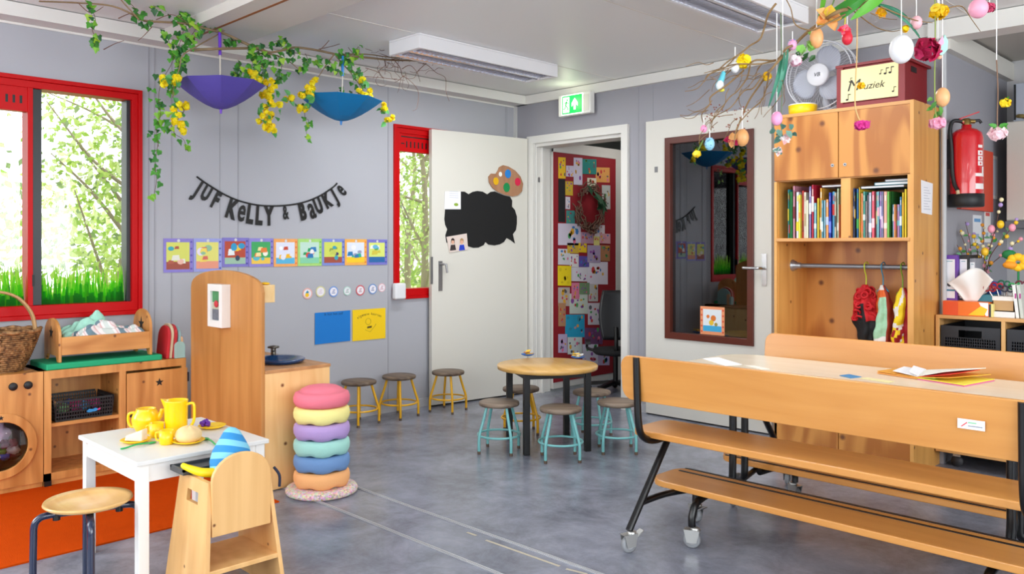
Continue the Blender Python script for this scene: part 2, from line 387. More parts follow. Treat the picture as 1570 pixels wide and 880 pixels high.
def window(n, W, mull, film):
    y0, y1, z0, z1 = W
    f = MB(); f.frame((-.02, 0, 0), UY, UZ, (y0, y1, z0, z1), (.022, .022, .022, .022), .036)
    i0, i1, j0, j1 = y0+.0225, y1-.0225, z0+.0225, z1-.0225
    f.frame((-.10, 0, 0), UY, UZ, (i0, i1, j0, j1), (.031, .031, .05, .036), .106)
    root = struct(f.build('window_%d' % n, M_red, bevel=.002))
    k0, k1, l0, l1 = i0+.03, i1-.03, j0+.05, j1-.035
    MB().box((-.07, k0, l0), (-.066, k1, l1)).build('pane', M_glass, root)
    if mull:
        MB().box((-.10, mull-.026, l0), (.004, mull-.002, l1)).build('mullion', M_red, root, .002)
        s_ = MB(); s_.box((-.10, mull, l0), (-.02, mull+.045, l1)); s_.box((-.10, k1-.022, l0), (-.02, k1, l1)).build('sash', M_dkframe, root, .002)
        v = MB(); v.box((-.05, k0, l1-.125), (-.004, mull-.026, l1)); v.m = 1
        for q in range(3): v.box((-.004, mull-.062-q*.032, l1-.085), (-.0032, mull-.050-q*.032, l1-.045))
        for q in range(8): v.box((-.004, mull-.2-q*.032, l1-.085), (-.0032, mull-.188-q*.032, l1-.045))
        v.build('vent', [M_red, M_black], root)
        MB().box((-.02, mull-.006, .97), (.006, mull+.006, 1.03)).build('latch', M_black, root)
        if film:
            grass_film(k0, mull-.026, l0, .24, 3, root); grass_film(mull+.045, k1-.022, l0, .22, 4, root)
    else:
        v = MB(); v.box((-.05, k0, l1-.13), (-.004, k1, l1)); v.m = 1; v.box((-.004, k0+.02, l1-.028), (-.0032, k1-.02, l1-.02))
        v.box((-.004, k0+.02, l1-.078), (-.0032, k0+.05, l1-.07))
        for q in range(20): v.box((-.004, k0+.065+q*.036, l1-.1), (-.0032, k0+.077+q*.036, l1-.055))
        v.build('vent', [M_red, M_black], root)
    return root
window(1, W1, -3.54, True); window(2, W2, None, False)
# ---------------------------------------------------------------- doorway frame and doors
f = MB()
f.prism([(.155, 0), (.225, 0), (.225, 1.995), (1.10, 1.995), (1.10, 0), (1.158, 0), (1.158, 2.055), (.155, 2.055)], (0, 0, 0), UX, UZ, .03)
f.prism([(.2, 0), (.235, 0), (.235, 1.97), (1.09, 1.97), (1.09, 0), (1.12, 0), (1.12, 2.0), (.2, 2.0)], (0, .165, 0), UX, UZ, .164)
f.box((.235, .05, 0), (.255, .075, 1.97)).box((1.07, .05, 0), (1.09, .075, 1.97))
fr = struct(f.build('trim_11', M_white, bevel=.002))
s_ = MB(); s_.box((.235, .02, 1.69), (.238, .04, 1.73)); s_.build('strike_plate', M_steel, fr)
# open door leaf
Fp = Vector((.07, -.94, 0)); Hp = Vector((.180, -.045, 0)); DU = (Hp-Fp).normalized(); DN = DU.cross(UZ)   # DN points into the room
def ON(px, py, off=0.0):                   # point on the front face of the open leaf
    d = ray(px); P0 = Fp+DN*off
    t = ((P0.x-CX)*DN.x+(P0.y-CY)*DN.y)/(d[0]*DN.x+d[1]*DN.y)
    return Vector((CX+t*d[0], CY+t*d[1], CZ-(py-HY)*t/FPX))
L = (Hp-Fp).length
d1 = struct(MB().prism([(0, .012), (L, .012), (L, 2.036), (0, 2.036)], Fp-DN*.04, DU, UZ, .04).build('door_1', mat('#dcd9cf', .4), bevel=.002))
pp = ON(676, 400); 
h = MB(); h.prism([(-.016, -.12), (.016, -.12), (.016, .10), (-.016, .10)], ON(675, 421), DU, UZ, .006)
h.tube([ON(675, 405), ON(675, 405)+DN*.045, ON(675, 405)+DN*.05+DU*.02, ON(680, 418)+DN*.05+DU*.0], .008, 8)
h.build('door_handle', M_steel, d1)
MB().bar(Fp+DN*.0005+UZ*.9-DU*.001, Fp+DN*.0005+UZ*1.1-DU*.001, .004, .02).build('lock_plate', M_steel, d1)
MB().prism([(0, 0), (L, 0), (L, .011), (0, .011)], Fp-DN*.03, DU, UZ, .02).build('door_seal', M_black, d1)
# glazed door 2
f = MB(); yF = -.035; dx0, dx1 = 1.325, 2.275
gx0, gx1, gz0, gz1 = 1.489, 2.158, .545, 1.921
for (a, b_, c, d) in ((dx0, gx0, .01, 2.05), (gx1, dx1, .01, 2.05), (gx0, gx1, gz1, 2.05), (gx0, gx1, .01, gz0)): f.box((a, yF, c), (b_, .0, d))
d2 = struct(f.build('door_2', mat('#d9d6cd', .4), bevel=.0))
f = MB().frame((0, 0, 0), UX, UZ, (gx0, gx1, gz0, gz1), (.044,)*4, .047)
f.build('glazing_frame', mat('#5a1f0c', .4, coat=.3), d2, .002)
MB().box((gx0+.04, -.012, gz0+.04), (gx1-.04, -.008, gz1-.04)).build('pane', pane_mat('#8a8d92', 4), d2)
h = MB(); h.box((2.212, yF-.006, .93), (2.245, yF, 1.13)); h.tube([(2.228, yF-.005, 1.04), (2.228, yF-.05, 1.04), (2.20, yF-.055, 1.04), (2.11, yF-.055, 1.04)], .009, 8)
h.build('door_handle', M_chrome, d2)
MB().box((1.40, yF-.003, 1.69), (1.425, yF, 1.73)).build('sensor', mat('#7d7d80', .5), d2)
MB().box((1.545, .05, .6), (1.575, .06, 1.88)).build('pale_strip', mat('#c8ccd0', .6), d2)  # light grey upright strip behind the door glass
MB().box((dx0, -.03, .002), (dx1, -.004, .01)).build('door_seal', M_black, d2)
# ---------------------------------------------------------------- mobile bench table
XC, YC = 3.485, -1.61
bt = thing('bench_table', 'long mobile table with two attached plywood benches on black tubes', 'bench table', (XC, YC, 0))
def rbx(x0, x1, y0, y1, r=.04, n=5):       # rounded rectangle
    out = []
    for (cx, cy, a0) in ((x1-r, y1-r, 0), (x0+r, y1-r, 90), (x0+r, y0+r, 180), (x1-r, y0+r, 270)):
        for k in range(n+1):
            a = math.radians(a0+90*k/n); out.append((cx+r*math.cos(a), cy+r*math.sin(a)))
    return out
m = MB(); m.prism(rbx(2.70, 4.27, -2.01, -1.21, .14, 8), (0, 0, .636), UX, UY, .024)
m.build('tabletop', wood('#f0e2cc', '#e8d8be', 'x', .8, .22, 0, 'pale laminate', .05), bt, .002)
for sg in (-1, 1):
    yb = YC+sg*.575
    m = MB(); tilt = sg*.018
    m.prism(rbx(2.77, 4.23, 0, .176, .045), (0, yb-tilt/2, .574), UX, Vector((0, tilt/.176, 1)), .013*1)
    m.build('backrest', M_beech('x'), bt, .003)
    y0, y1 = sorted((YC+sg*.52, YC+sg*.27))
    MB().prism(rbx(2.76, 4.23, y0, y1, .05), (0, 0, .420), UX, UY, .026).build('seat', M_beech('x'), bt, .004)
    y0, y1 = sorted((YC+sg*.395, YC+sg*.145))
    fb = MB().prism(rbx(2.755, 4.27, y0, y1, .075), (0, 0, .195), UX, UY, .026).build('footboard', M_beech('x'), bt, .004)
    m = MB()
    for q in (.162, .212): m.box((2.79, YC+sg*q-.006, .2205), (4.2, YC+sg*q+.006, .2235))
    m.build('grip_strip', M_black, fb)
def caster(x, y, a, brake=True):
    X = at((x, y, 0), a); m = MB(X)
    c = Matrix(((0, 0, 1), (0, 1, 0), (-1, 0, 0))).transposed()
    m.m = 0
    axx = Matrix.Rotation(PI/2, 3, 'Y')
    mm = MB(X @ Matrix.Translation((0, 0, .034)) @ Matrix.Rotation(PI/2, 4, 'Y')); mm.lathe([(.008, -.011), (.028, -.011), (.033, -.007), (.033, .007), (.028, .011), (.008, .011)], seg=20)
    mm.m = 1; mm.lathe([(.001, -.0125), (.018, -.0125), (.018, .0125), (.001, .0125)], seg=14)
    m = MB(X)
    for sx in (-1, 1): m.prism([(-.018, 0), (.02, 0), (.032, .048), (-.030, .048)], (sx*.0165-.001, 0, .024), UY, UZ, .002)
    m.box((-.018, -.03, .070), (.018, .032, .073)); m.lathe([(.018, .073), (.018, .08), (.012, .083)], (0, .012, 0), 12)
    if brake: m.prism([(-.016, 0), (.016, 0), (.013, .04), (-.013, .04)], (0, .03, .058), UX, Vector((0, .8, .5)), .003)
    o = m.build('caster', mat('#b9b9b6', .35, .8), bt)
    mm.build('wheel', [mat('#8d8f92', .5), mat('#d0d0d0', .4)], o)
m = MB()
for sx, xe in ((-1, 2.85), (1, 4.165)):
    po = .10 if sx < 0 else .165
    for sg in (-1, 1):
        yy = lambda q: YC+sg*q
        # backrest tube, bending under the seat
        MB().tube(smoothpath([(xe, yy(.597), .745), (xe, yy(.592), .60), (xe, yy(.585), .50), (xe, yy(.565), .44), (xe, yy(.50), .407), (xe, yy(.40), .405), (xe, yy(.28), .406)], 5), .0145, 10).build('back_tube', M_blackm, bt)
        MB().tube([(xe, yy(.38), .40), (xe, yy(.645), .085)], .0145, 10).build('leg', M_blackm, bt)
        MB().tube(smoothpath([(xe, yy(.565), .175), (xe-sx*.02, yy(.44), .185), (xe-sx*.06, yy(.30), .185), (xe-sx*po, yy(.05), .17)], 4), .0125, 10).build('brace', M_blackm, bt)
        MB().tube(smoothpath([(xe-sx*.12, yy(.14), .182), (xe-sx*.14, yy(.32), .182), (xe-sx*.142, yy(.40), .165), (xe-sx*.143, yy(.43), .12), (xe-sx*.143, yy(.43), .085)], 5), .015, 10).build('leg', M_blackm, bt)
        MB().tube(smoothpath([(xe-sx*po, yy(.05), .63), (xe-sx*po, yy(.05), .26), (xe-sx*(po-.01), yy(.06), .17), (xe-sx*.03, yy(.12), .15), (xe+sx*.01, yy(.15), .13), (xe+sx*.015, yy(.155), .085)], 5), .016, 10).build('pedestal_tube', M_blackm, bt)
        caster(xe, yy(.645), .3*sg+(PI if sg > 0 else 0)); caster(xe-sx*.143, yy(.43), 1.2*sg, False); caster(xe+sx*.015, yy(.155), -.9+sg, True)
m = MB(); m.box((2.85, YC-.03, .612), (4.12, YC+.03, .636)); m.box((2.92, YC-.3, .612), (2.96, YC+.3, .636)); m.box((4.0, YC-.3, .612), (4.04, YC+.3, .636)); m.build('under_frame', M_blackm, bt)
m = MB(); 
for x in (2.815,): m.ring((x, -2.192, .665), .004, .003, 12, 6, Matrix.Rotation(PI/2, 3, 'X'))
m.build('bolt_hole', M_black, bt)
p = BW(1489, 651, -2.2035)
m = MB(); m.prism([(-.036, -.014), (.036, -.014), (.036, .014), (-.036, .014)], p, UX, UZ, .0008)
m.m = 1; m.prism([(-.028, -.008), (-.012, .006), (-.009, .004), (-.024, -.009)], p-UY*.001, UX, UZ, .0004); m.m = 2; m.box((p.x-.008, p.y-.0015, p.z+.003), (p.x+.014, p.y-.001, p.z+.007)); m.m = 3; m.box((p.x-.008, p.y-.0015, p.z-.006), (p.x+.03, p.y-.001, p.z-.003))
m.build('maker_label', [M_paper, mat('#e05a58'), mat('#8cc79a'), mat('#8a8f99')], bt)
TZ = .6605
def flat(name, pts, z, th, mt, label, cat, group=None):
    q = [FL(a, b, z) for a, b in pts]; c = q[0]
    m = MB(); m.prism([((p-c).x, (p-c).y) for p in q], c, UX, UY, th); return tag(m.build(name, mt), label, cat, group)
flat('paper_sheet', [(1077, 550), (1101, 548), (1138, 559), (1112, 561)], TZ, .001, M_paper, 'white paper sheet lying on the left end of the long table', 'paper')
flat('paper_card', [(1140, 560), (1158, 561), (1180, 566), (1165, 566)], TZ, .001, mat('#efe9dc', .6), 'small cream card on the long table right of the white sheet', 'card')
flat('blue_card', [(1287, 576), (1302, 574), (1321, 578), (1305, 580)], TZ, .0015, mat('#3d86b8', .6), 'small blue card on the middle of the long table', 'card')
flat('paper_strip', [(1318, 580), (1330, 579), (1372, 585), (1362, 587)], TZ, .001, mat('#efe3a8', .6), 'pale yellow paper strip on the table beside the blue card', 'paper')
# open picture book with fanned card pages
bk = thing('open_book', 'open cardboard picture book with red and yellow pages fanned up', 'book', FL(1425, 582, TZ))
A0, A1, A2, A3 = FL(1345, 573, TZ), FL(1407, 582, TZ), FL(1420, 573, TZ), FL(1372, 569, TZ)
S0, S1 = FL(1407, 582, TZ), FL(1420, 572, TZ); R0, R1 = FL(1478, 593, TZ), FL(1525, 584, TZ)
def page(p0, p1, p2, p3, z0, z1, th, mt, nm='page'):
    q = [p0+UZ*z0, p1+UZ*z0, p2+UZ*z1, p3+UZ*z1]; m = MB()
    m.add(q+[a+UZ*th for a in q], [(3, 2, 1, 0), (4, 5, 6, 7), (0, 1, 5, 4), (1, 2, 6, 5), (2, 3, 7, 6), (3, 0, 4, 7)]); return m.build(nm, mt, bk)
page(S0, S1, A3, A0, .001, .001, .005, mat('#e59a4a', .6), 'cover'); page(S0, S1, R1, R0, .0, .0, .004, mat('#d86a9a', .6), 'cover')
page(S0, S1, A3, A0, .007, .009, .003, mat('#e8a23c', .6))
page(S0, S1, R1, R0, .005, .005, .003, mat('#f6e24a', .5)); page(S0, S1, (R1+S1)/2+(R1-S1)*.3, (R0+S0)/2+(R0-S0)*.2, .010, .036, .002, mat('#ef3a28', .5)); page(S0, S1, (R1+S1)/2+(R1-S1)*.45, (R0+S0)/2+(R0-S0)*.15, .009, .022, .002, mat('#f7b93c', .5))
page(S0, S1, (R1+S1)/2+(R1-S1)*.38, (R0+S0)/2+(R0-S0)*.1, .012, .045, .002, mat('#eef0e6', .5)); page(S0, S1, (A3+S1)/2+(A3-S1)*.2, (A0+S0)/2+(A0-S0)*.1, .011, .02, .002, M_paper)
page(S0, S1, (A3+S1)/2-(A3-S1)*.1, (A0+S0)/2-(A0-S0)*.3, .014, .026, .002, M_paper); page(S0, S1, R1+(S1-R1)*.5, R0+(S0-R0)*.6, .008, .014, .002, mat('#9ab83a', .5))
# ---------------------------------------------------------------- small stools
M_seatw = wood('#7d6a58', '#4e3e32', 'x', 1.6, .5, 0, 'weathered dark seat wood', .7)
M_seatl = wood('#8f7d6b', '#65564a', 'x', 1.6, .5, 0, 'weathered seat wood', .7)
def make_stool(mt, label, group, seatm):
    t = thing('low_stool', label, 'stool', (0, 0, 0), 0, group)
    MB().lathe([(.10, .262), (.114, .266), (.117, .275), (.115, .284), (.108, .288), (0, .288)], seg=32).build('seat', seatm, t)
    for k in range(4):
        a = PI/4+k*PI/2; c, s = math.cos(a), math.sin(a)
        P = lambda r, z: (r*c, r*s, z)
        lg = MB().tube(smoothpath([P(.082, .264), P(.088, .24), P(.112, .16), P(.127, .115), P(.132, .08), P(.132, .012)], 4), .0085, 8).build('leg', mt, t)
        MB().lathe([(.0095, 0), (.0095, .014), (.0085, .016)], P(.132, 0), 8).build('rubber_foot', mat('#5d4a3a', .6), lg)
    MB().ring((0, 0, .098), .121, .0065, 32, 6).build('foot_ring', mt, t)
    return t
M_teal = mat('#7fc4c4', .35); M_ysteel = mat('#eeb31c', .35)
sy = make_stool(M_ysteel, 'x', 'yellow legged stools', M_seatw); st = make_stool(M_teal, 'x', 'teal legged stools', M_seatl)
ysp = [((.17, -1.647), .15, 'dark seated stool on yellow legs beside the foam ring stack, leftmost along the wall'),
       ((.175, -1.318), .2, 'yellow legged stool standing against the grey wall between two others'),
       ((.265, -.95), .3, 'yellow legged stool standing in front of the open white door'),
       ((1.115, -1.075), .9, 'yellow legged stool tucked behind the round table')]
for i, ((x, y), a, l) in enumerate(ysp):
    if i == 0: sy.location = (x, y, 0); sy.rotation_euler.z = a; sy['label'] = l
    else: dup(sy, (x, y, 0), a, l)
tsp = [((1.36, -1.505), .55, 'teal legged stool at the left front of the round table'),
       ((1.725, -1.385), .85, 'teal legged stool nearest the camera, between the two front table legs'),
       ((1.833, -1.015), .8, 'teal legged stool right of the round table beside the bench table'),
       ((1.51, -.855), .35, 'teal legged stool at the back of the round table near the doorway')]
for i, ((x, y), a, l) in enumerate(tsp):
    if i == 0: st.location = (x, y, 0); st.rotation_euler.z = a; st['label'] = l
    else: dup(st, (x, y, 0), a, l)
# ---------------------------------------------------------------- round table
rt = thing('round_table', 'low round wooden table on four square black legs', 'table', (1.456, -1.2, 0), math.radians(-30.6))
m = MB(at((1.456, -1.2, 0))); m.lathe([(.27, .452), (.296, .456), (.298, .474), (.294, .4785), (0, .4785)], seg=56); m.build('tabletop', wood('#deb067', '#c99a52', 'x', .9, .25, 0, 'oak laminate', .2), rt)
Xr = at((1.456, -1.2, 0), math.radians(-30.6))
for sx in (-1, 1):
    for sy_ in (-1, 1): MB(Xr).box((sx*.195-.0175, sy_*.182-.0175, 0), (sx*.195+.0175, sy_*.182+.0175, .452)).build('leg', M_black, rt, .003)
m = MB(Xr)
for sx in (-1, 1): m.box((sx*.195-.01, -.182, .425), (sx*.195+.01, .182, .452)); m.box((-.195, sx*.182-.01, .425), (.195, sx*.182+.01, .452))
m.build('apron', M_black, rt)
for (px, py, tn, c1, lab) in ((809, 545, .2, '#d8a24a', 'small blue dish with yellow foam on the left of the round table'), (886, 549, .5, '#efe4cc', 'small blue dish with white foam shapes on the right of the round table')):
    p = FL(px, py, .479)
    m = MB(at(p)); m.lathe([(.025, 0), (.04, .006), (.043, .011), (.038, .011), (.024, .004), (0, .003)], seg=24); 
    d = tag(m.build('play_dish', mat('#2f66b4', .4)), lab, 'dish')
    g = random.Random(px); m = MB(at(p, tn))
    for q in range(5): m.m = q % 3; a = g.uniform(0, 6); m.prism(rbx(-.026, .026, -.012, .012, .008, 3), (.012*math.cos(a), .012*math.sin(a), .010+q*.004), (math.cos(a), math.sin(a), .1), (-math.sin(a), math.cos(a), 0), .004)
    m.build('foam_piece', [mat(c1, .7), mat('#f0c22e', .7), mat('#e9e4dc' if px > 850 else '#b5623a', .7)], d)
# ---------------------------------------------------------------- balancing foam stack
sc_ = (1.325, -2.655)
def speck_mat():
    m = bpy.data.materials.new('speckled foam'); m.use_nodes = True; nt = m.node_tree; v = nt.nodes.new('ShaderNodeTexVoronoi'); v.inputs['Scale'].default_value = 130
    tc = nt.nodes.new('ShaderNodeTexCoord'); nt.links.new(tc.outputs['Object'], v.inputs['Vector'])
    h = nt.nodes.new('ShaderNodeHueSaturation'); h.inputs['Saturation'].default_value = .75; h.inputs['Value'].default_value = .95; mx = nt.nodes.new('ShaderNodeMix'); mx.data_type = 'RGBA'; mx.inputs[0].default_value = .45; mx.inputs[7].default_value = lin('#e8b9a4')
    nt.links.new(v.outputs['Color'], h.inputs['Color']); nt.links.new(h.outputs[0], mx.inputs[6]); b = nt.nodes['Principled BSDF']; nt.links.new(mx.outputs[2], b.inputs['Base Color']); b.inputs['Roughness'].default_value = .8; return m
m = MB(at((*sc_, 0))); m.lathe([(.155, 0), (.168, .006), (.170, .018), (.163, .030), (.14, .036), (0, .036)], seg=48); tag(m.build('round_base_board', speck_mat()), 'flat round speckled multicolour board under the foam ring stack', 'balance board')
cols = [('#f6b274', 'orange'), ('#6d93c4', 'blue'), ('#a6dcd0', 'mint green'), ('#b79ad2', 'lilac'), ('#f3e894', 'pale yellow')]
z = .036
for i, (c, nm) in enumerate(cols):
    ph = i*.5
    m = MB(at((*sc_, z)) @ Matrix.Diagonal((.97, .97, .97, 1))); wv = lambda a, zz: 1+.006*math.cos(6*a)
    pr = [(.075, .004), (.115, .0), (.128, .008), (.136, .026), (.137, .048), (.133, .066), (.122, .076), (.08, .0765), (.07, .068), (.068, .012), (.075, .004)]
    vs = []
    def shaped(mb, pr=pr):
        seg = 48; vs = []; fs = []
        for (r, zz) in pr:
            for k in range(seg):
                a = 2*PI*k/seg; dz = .008*math.cos(6*a)*max(0, (.04-zz)/.04) if r > .1 else 0
                vs.append((r*math.cos(a), r*math.sin(a), max(0.001, zz+dz+.001)))
        for q in range(len(pr)-1):
            for k in range(seg): k2 = (k+1) % seg; fs.append((q*seg+k, q*seg+k2, (q+1)*seg+k2, (q+1)*seg+k))
        mb.add(vs, fs, True)
    shaped(m)
    tag(m.build('foam_ring', mat(c, .75, bump=.15, bscale=220)), '%s foam stepping ring, %s' % (nm, ['lowest of the stack', 'second from the bottom of the stack', 'third from the bottom of the stack', 'just under the pale yellow ring of the stack', 'directly under the pink top of the stack'][i]), 'stacking ring', 'pastel foam balance rings')
    z += .0755
m = MB(at((*sc_, z)) @ Matrix.Diagonal((.97, .97, .97, 1))); m.lathe([(.10, .0), (.126, .006), (.136, .024), (.137, .046), (.130, .066), (.112, .074), (.108, .072), (.100, .084), (.075, .096), (.04, .102), (0, .104)], seg=48)
tag(m.build('foam_dome', mat('#e77688', .75, bump=.15, bscale=220)), 'pink domed foam stepping stone on top of the ring stack', 'balance stone')
# ---------------------------------------------------------------- toy cupboards along the left wall
XF = .316; CH = .567
MPz, MPy = M_pine('z'), M_pine('y')
wm = thing('toy_washing_machine', 'wooden toy washing machine with round porthole and black knobs', 'toy washing machine', (XF/2, -3.765, 0))
wy0, wy1 = -3.955, -3.582
def circ2(n, r, cy, cz): return [(cy+r*math.cos(2*PI*i/n), cz+r*math.sin(2*PI*i/n)) for i in range(n)]
def sqr2(n, y0, y1, z0, z1):               # square loop with n points matched to a circle
    out = []; cy, cz = (y0+y1)/2, (z0+z1)/2
    for i in range(n):
        a = 2*PI*i/n; c, s = math.cos(a), math.sin(a); k = 1/max(abs(c), abs(s)); out.append((cy+c*k*(y1-y0)/2, cz+s*k*(z1-z0)/2))
    return out
zc = .232
m = MB(); m.hollow(sqr2(40, wy0, wy1, .03, .434), circ2(40, .118, -3.765, zc), (XF-.018, 0, 0), UY, UZ, .018); m.box((XF-.018, wy0, .434), (XF, wy1, CH))
m.box((.0, wy0, .03), (XF-.018, wy0+.016, CH)).box((0, wy1-.016, .03), (XF-.018, wy1, CH)).box((0, wy0, CH-.016), (XF-.018, wy1, CH)).box((0, wy0, .03), (XF-.018, wy1, .046)).box((.02, wy0, 0), (XF-.01, wy1, .03))
m.build('cabinet_body', MPz, wm)
dr = MB().hollow(circ2(40, .155, -3.765, zc), circ2(40, .115, -3.765, zc), (XF, 0, 0), UY, UZ, .014).build('porthole_door', MPz, wm, .003)
m = MB(); m.prism(star(.013, -3.765, zc+.136), (XF+.0145, 0, 0), UY, UZ, .001); m.build('star_cutout', M_black, dr)
for yk in (-3.712, -3.648): MB(Matrix.Translation((XF, yk, .509)) @ Matrix.Rotation(PI/2, 4, 'Y')).lathe([(.019, 0), (.019, .008), (.016, .012), (0, .012)], seg=20).build('knob', mat('#17181a', .5), wm)
m = MB(); m.lathe([(.0, 0), (.116, 0)], seg=32); 
MB(Matrix.Translation((XF-.006, -3.765, zc)) @ Matrix.Rotation(PI/2, 4, 'Y')).lathe([(.115, 0), (.115, .002), (0, .002)], seg=32).build('porthole_glass', M_glass, dr)
# doll clothes inside
g = random.Random(8)
cl = MB()
def rag(m, c, r, seed):
    gg = random.Random(seed); ph = [gg.uniform(0, 6) for _ in range(4)]
    m.ball(c, r, 16, 10, lambda q: 1+.18*math.sin(7*q.x+ph[0])+.16*math.sin(8*q.y+ph[1])+.15*math.sin(9*q.z+ph[2]))
rag(cl, (.2, -3.755, .27), (.05, .05, .06), 2); o = cl.build('doll_cloth', mat('#cdb6d6', .8)); tag(o, 'pale lilac doll cloth bundled behind the porthole', 'cloth')
for k in range(15):
    c = ['#7a1e34', '#3f6b2b', '#d9d4d8', '#2b57b0', '#8e2b55', '#5d8f3c', '#5a1d3a'][k % 7]
    m = MB(); y = -3.765+(k % 5-2)*.036+g.uniform(-.01, .01); rag(m, (.235+g.uniform(-.02, .02), y, .165+(k//5)*.03), (.03, .026, .02), k)
    tag(m.build('doll_garment', mat(c, .8)), 'crumpled doll clothes in mixed colours behind the porthole glass', 'doll clothes', 'doll clothes in the toy washing machine')
# cupboard
uy0, uy1 = -3.578, -2.885
uy1 = -2.876
cb = thing('toy_cupboard', 'low pine play cupboard with open shelf and star door', 'cupboard', (XF/2, -3.22, 0))
m = MB(); t = .016
m.box((XF-.016, uy0, .03), (XF, -3.546, CH)).box((XF-.016, -3.546, .527), (XF, uy1, CH)).box((XF-.016, -3.226, .03), (XF, -3.193, .527)).box((XF-.016, uy0, .03), (XF, uy1, .066)).box((XF-.016, -2.90, .066), (XF, uy1, .527))
m.build('face_frame', MPz, cb)
m = MB(); m.box((0, uy0, .05), (XF-.016, uy0+t, CH)).box((0, uy1-t, .05), (XF-.016, uy1, CH)).box((0, -3.215, .05), (XF-.016, -3.199, CH)).box((0, uy0, .05), (XF-.016, uy1, .066)).box((0, uy0, .066), (.01, uy1, CH-.016))
m.build('carcass', MPz, cb)
MB().box((0, uy0, CH-.016), (XF-.0165, uy1, CH)).build('worktop', MPy, cb)
MB().box((0.01, uy0+t, .290), (XF-.006, -3.215, .307)).build('shelf', MPy, cb)
MB().box((.02, uy0, 0), (XF-.008, uy1, .05)).build('plinth', MPy, cb)
d = MB().box((XF-.002, -3.190, .070), (XF+.012, -2.872, .515)).build('door', MPz, cb, .002)
m = MB(); m.prism(star(.023, -3.025, .452), (XF+.0122, 0, 0), UY, UZ, .001); m.prism(circ2(12, .009, -3.172, .295), (XF+.0122, 0, 0), UY, UZ, .001); m.build('star_cutout', M_black, d)
m = MB()
for zz in (.44, .13): m.box((XF+.004, -2.874, zz), (XF+.016, -2.866, zz+.05))
m.build('hinge', mat('#3b3c50', .4, .6), d)
MB().box((XF-.004, uy0+.0, .0), (XF+.01, uy0+.03, .03)).build('foot', M_black, cb)
# basket with toys inside the cupboard
def plastic_crate(name, x0, x1, y0, y1, z0, h, mt, label, group=None):
    t_ = thing(name, label, 'basket', ((x0+x1)/2, (y0+y1)/2, z0), 0, group)
    m = MB(); m.box((x0+.01, y0+.01, z0+.001), (x1-.01, y1-.01, z0+.005))
    fl = .012
    def wallp(a, b_, n, out):
        a = Vector(a); b_ = Vector(b_); L_ = (b_-a).length; u = (b_-a)/L_; o = Vector(out)
        k = max(3, int(L_/.012))
        for i in range(k+1):
            p = a+u*L_*i/k; m.bar(p+UZ*.003, p+o*fl*.8+UZ*(h-.004), .0062, .002, o)
        for j in range(6):
            zz = h*j/5; q = o*fl*.8*j/5
            m.bar(a+q+UZ*zz, b_+q+UZ*zz, .002, .0065 if j not in (0, 5) else .010, UZ)
    A_, B_, C_, D_ = (x0+.01, y0+.01, z0+.004), (x1-.01, y0+.01, z0+.004), (x1-.01, y1-.01, z0+.004), (x0+.01, y1-.01, z0+.004)
    wallp(A_, B_, 0, (0, -1, 0)); wallp(B_, C_, 0, (1, 0, 0)); wallp(C_, D_, 0, (0, 1, 0)); wallp(D_, A_, 0, (-1, 0, 0))
    m.build('basket_body', mt, t_)
    return t_
M_bask = mat('#121317', .45)
bkt = plastic_crate('toy_basket', .05, XF-.012, -3.53, -3.245, .308, .095, M_bask, 'black perforated plastic basket of toys on the cupboard shelf')
m = MB(); p = Vector((XF-.003, -3.355, .345))
m.m = 0; m.prism([(-.03, 0), (-.018, .012), (0, .008), (.012, .014), (.028, .006), (.016, -.003), (-.02, -.006)], p+UX*.003, UY, UZ, .003); m.m = 1; m.prism([(.02, .004), (.034, .012), (.036, .004), (.024, 0)], p+UX*.003, UY, UZ, .004)
m.build('basket_tag', [mat('#2f95d8', .5), mat('#d0367c', .5)], bkt)
g = random.Random(3)
for k, (c, x, y, r) in enumerate([('#d02a7a', .20, -3.40, .035), ('#d02a7a', .16, -3.36, .04), ('#8ccf8a', .22, -3.465, .028), ('#c9a57c', .13, -3.47, .035), ('#4b9ad6', .23, -3.37, .022), ('#c23a8c', .19, -3.31, .035), ('#3c66c0', .10, -3.40, .03)]):
    m = MB(); rag(m, (x, y, .36), (r, r, .022), k+40)
    tag(m.build('toy', mat(c, .6)), ['crumpled magenta toy at the front of the shelf basket', 'larger magenta toy in the middle of the shelf basket', 'mint green toy in the left of the shelf basket', 'tan toy at the back left of the shelf basket', 'small light blue toy at the front of the shelf basket', 'purple pink toy at the right of the shelf basket', 'dark blue toy at the back of the shelf basket'][k], 'toy')
# wicker basket
wk = thing('wicker_basket', 'brown woven wicker basket with handle on the toy washing machine', 'basket', (.185, -3.76, CH))
def weave_mat():
    m = bpy.data.materials.new('wicker'); m.use_nodes = True; nt = m.node_tree; b = nt.nodes['Principled BSDF']; n = nt.nodes.new('ShaderNodeTexNoise'); n.inputs['Scale'].default_value = 45
    tc = nt.nodes.new('ShaderNodeTexCoord'); nt.links.new(tc.outputs['Object'], n.inputs['Vector']); cr = nt.nodes.new('ShaderNodeValToRGB'); cr.color_ramp.elements[0].color = lin('#4a2a14'); cr.color_ramp.elements[1].color = lin('#b98a58'); cr.color_ramp.elements[0].position = .3; cr.color_ramp.elements[1].position = .7
    nt.links.new(n.outputs['Fac'], cr.inputs[0]); nt.links.new(cr.outputs[0], b.inputs['Base Color']); b.inputs['Roughness'].default_value = .55; return m
M_wick = weave_mat()
Xw = at((.165, -3.76, CH))
m = MB(Xw)
def wr_(z_): return .115+.085*(z_/.19)**.75
nn = 40
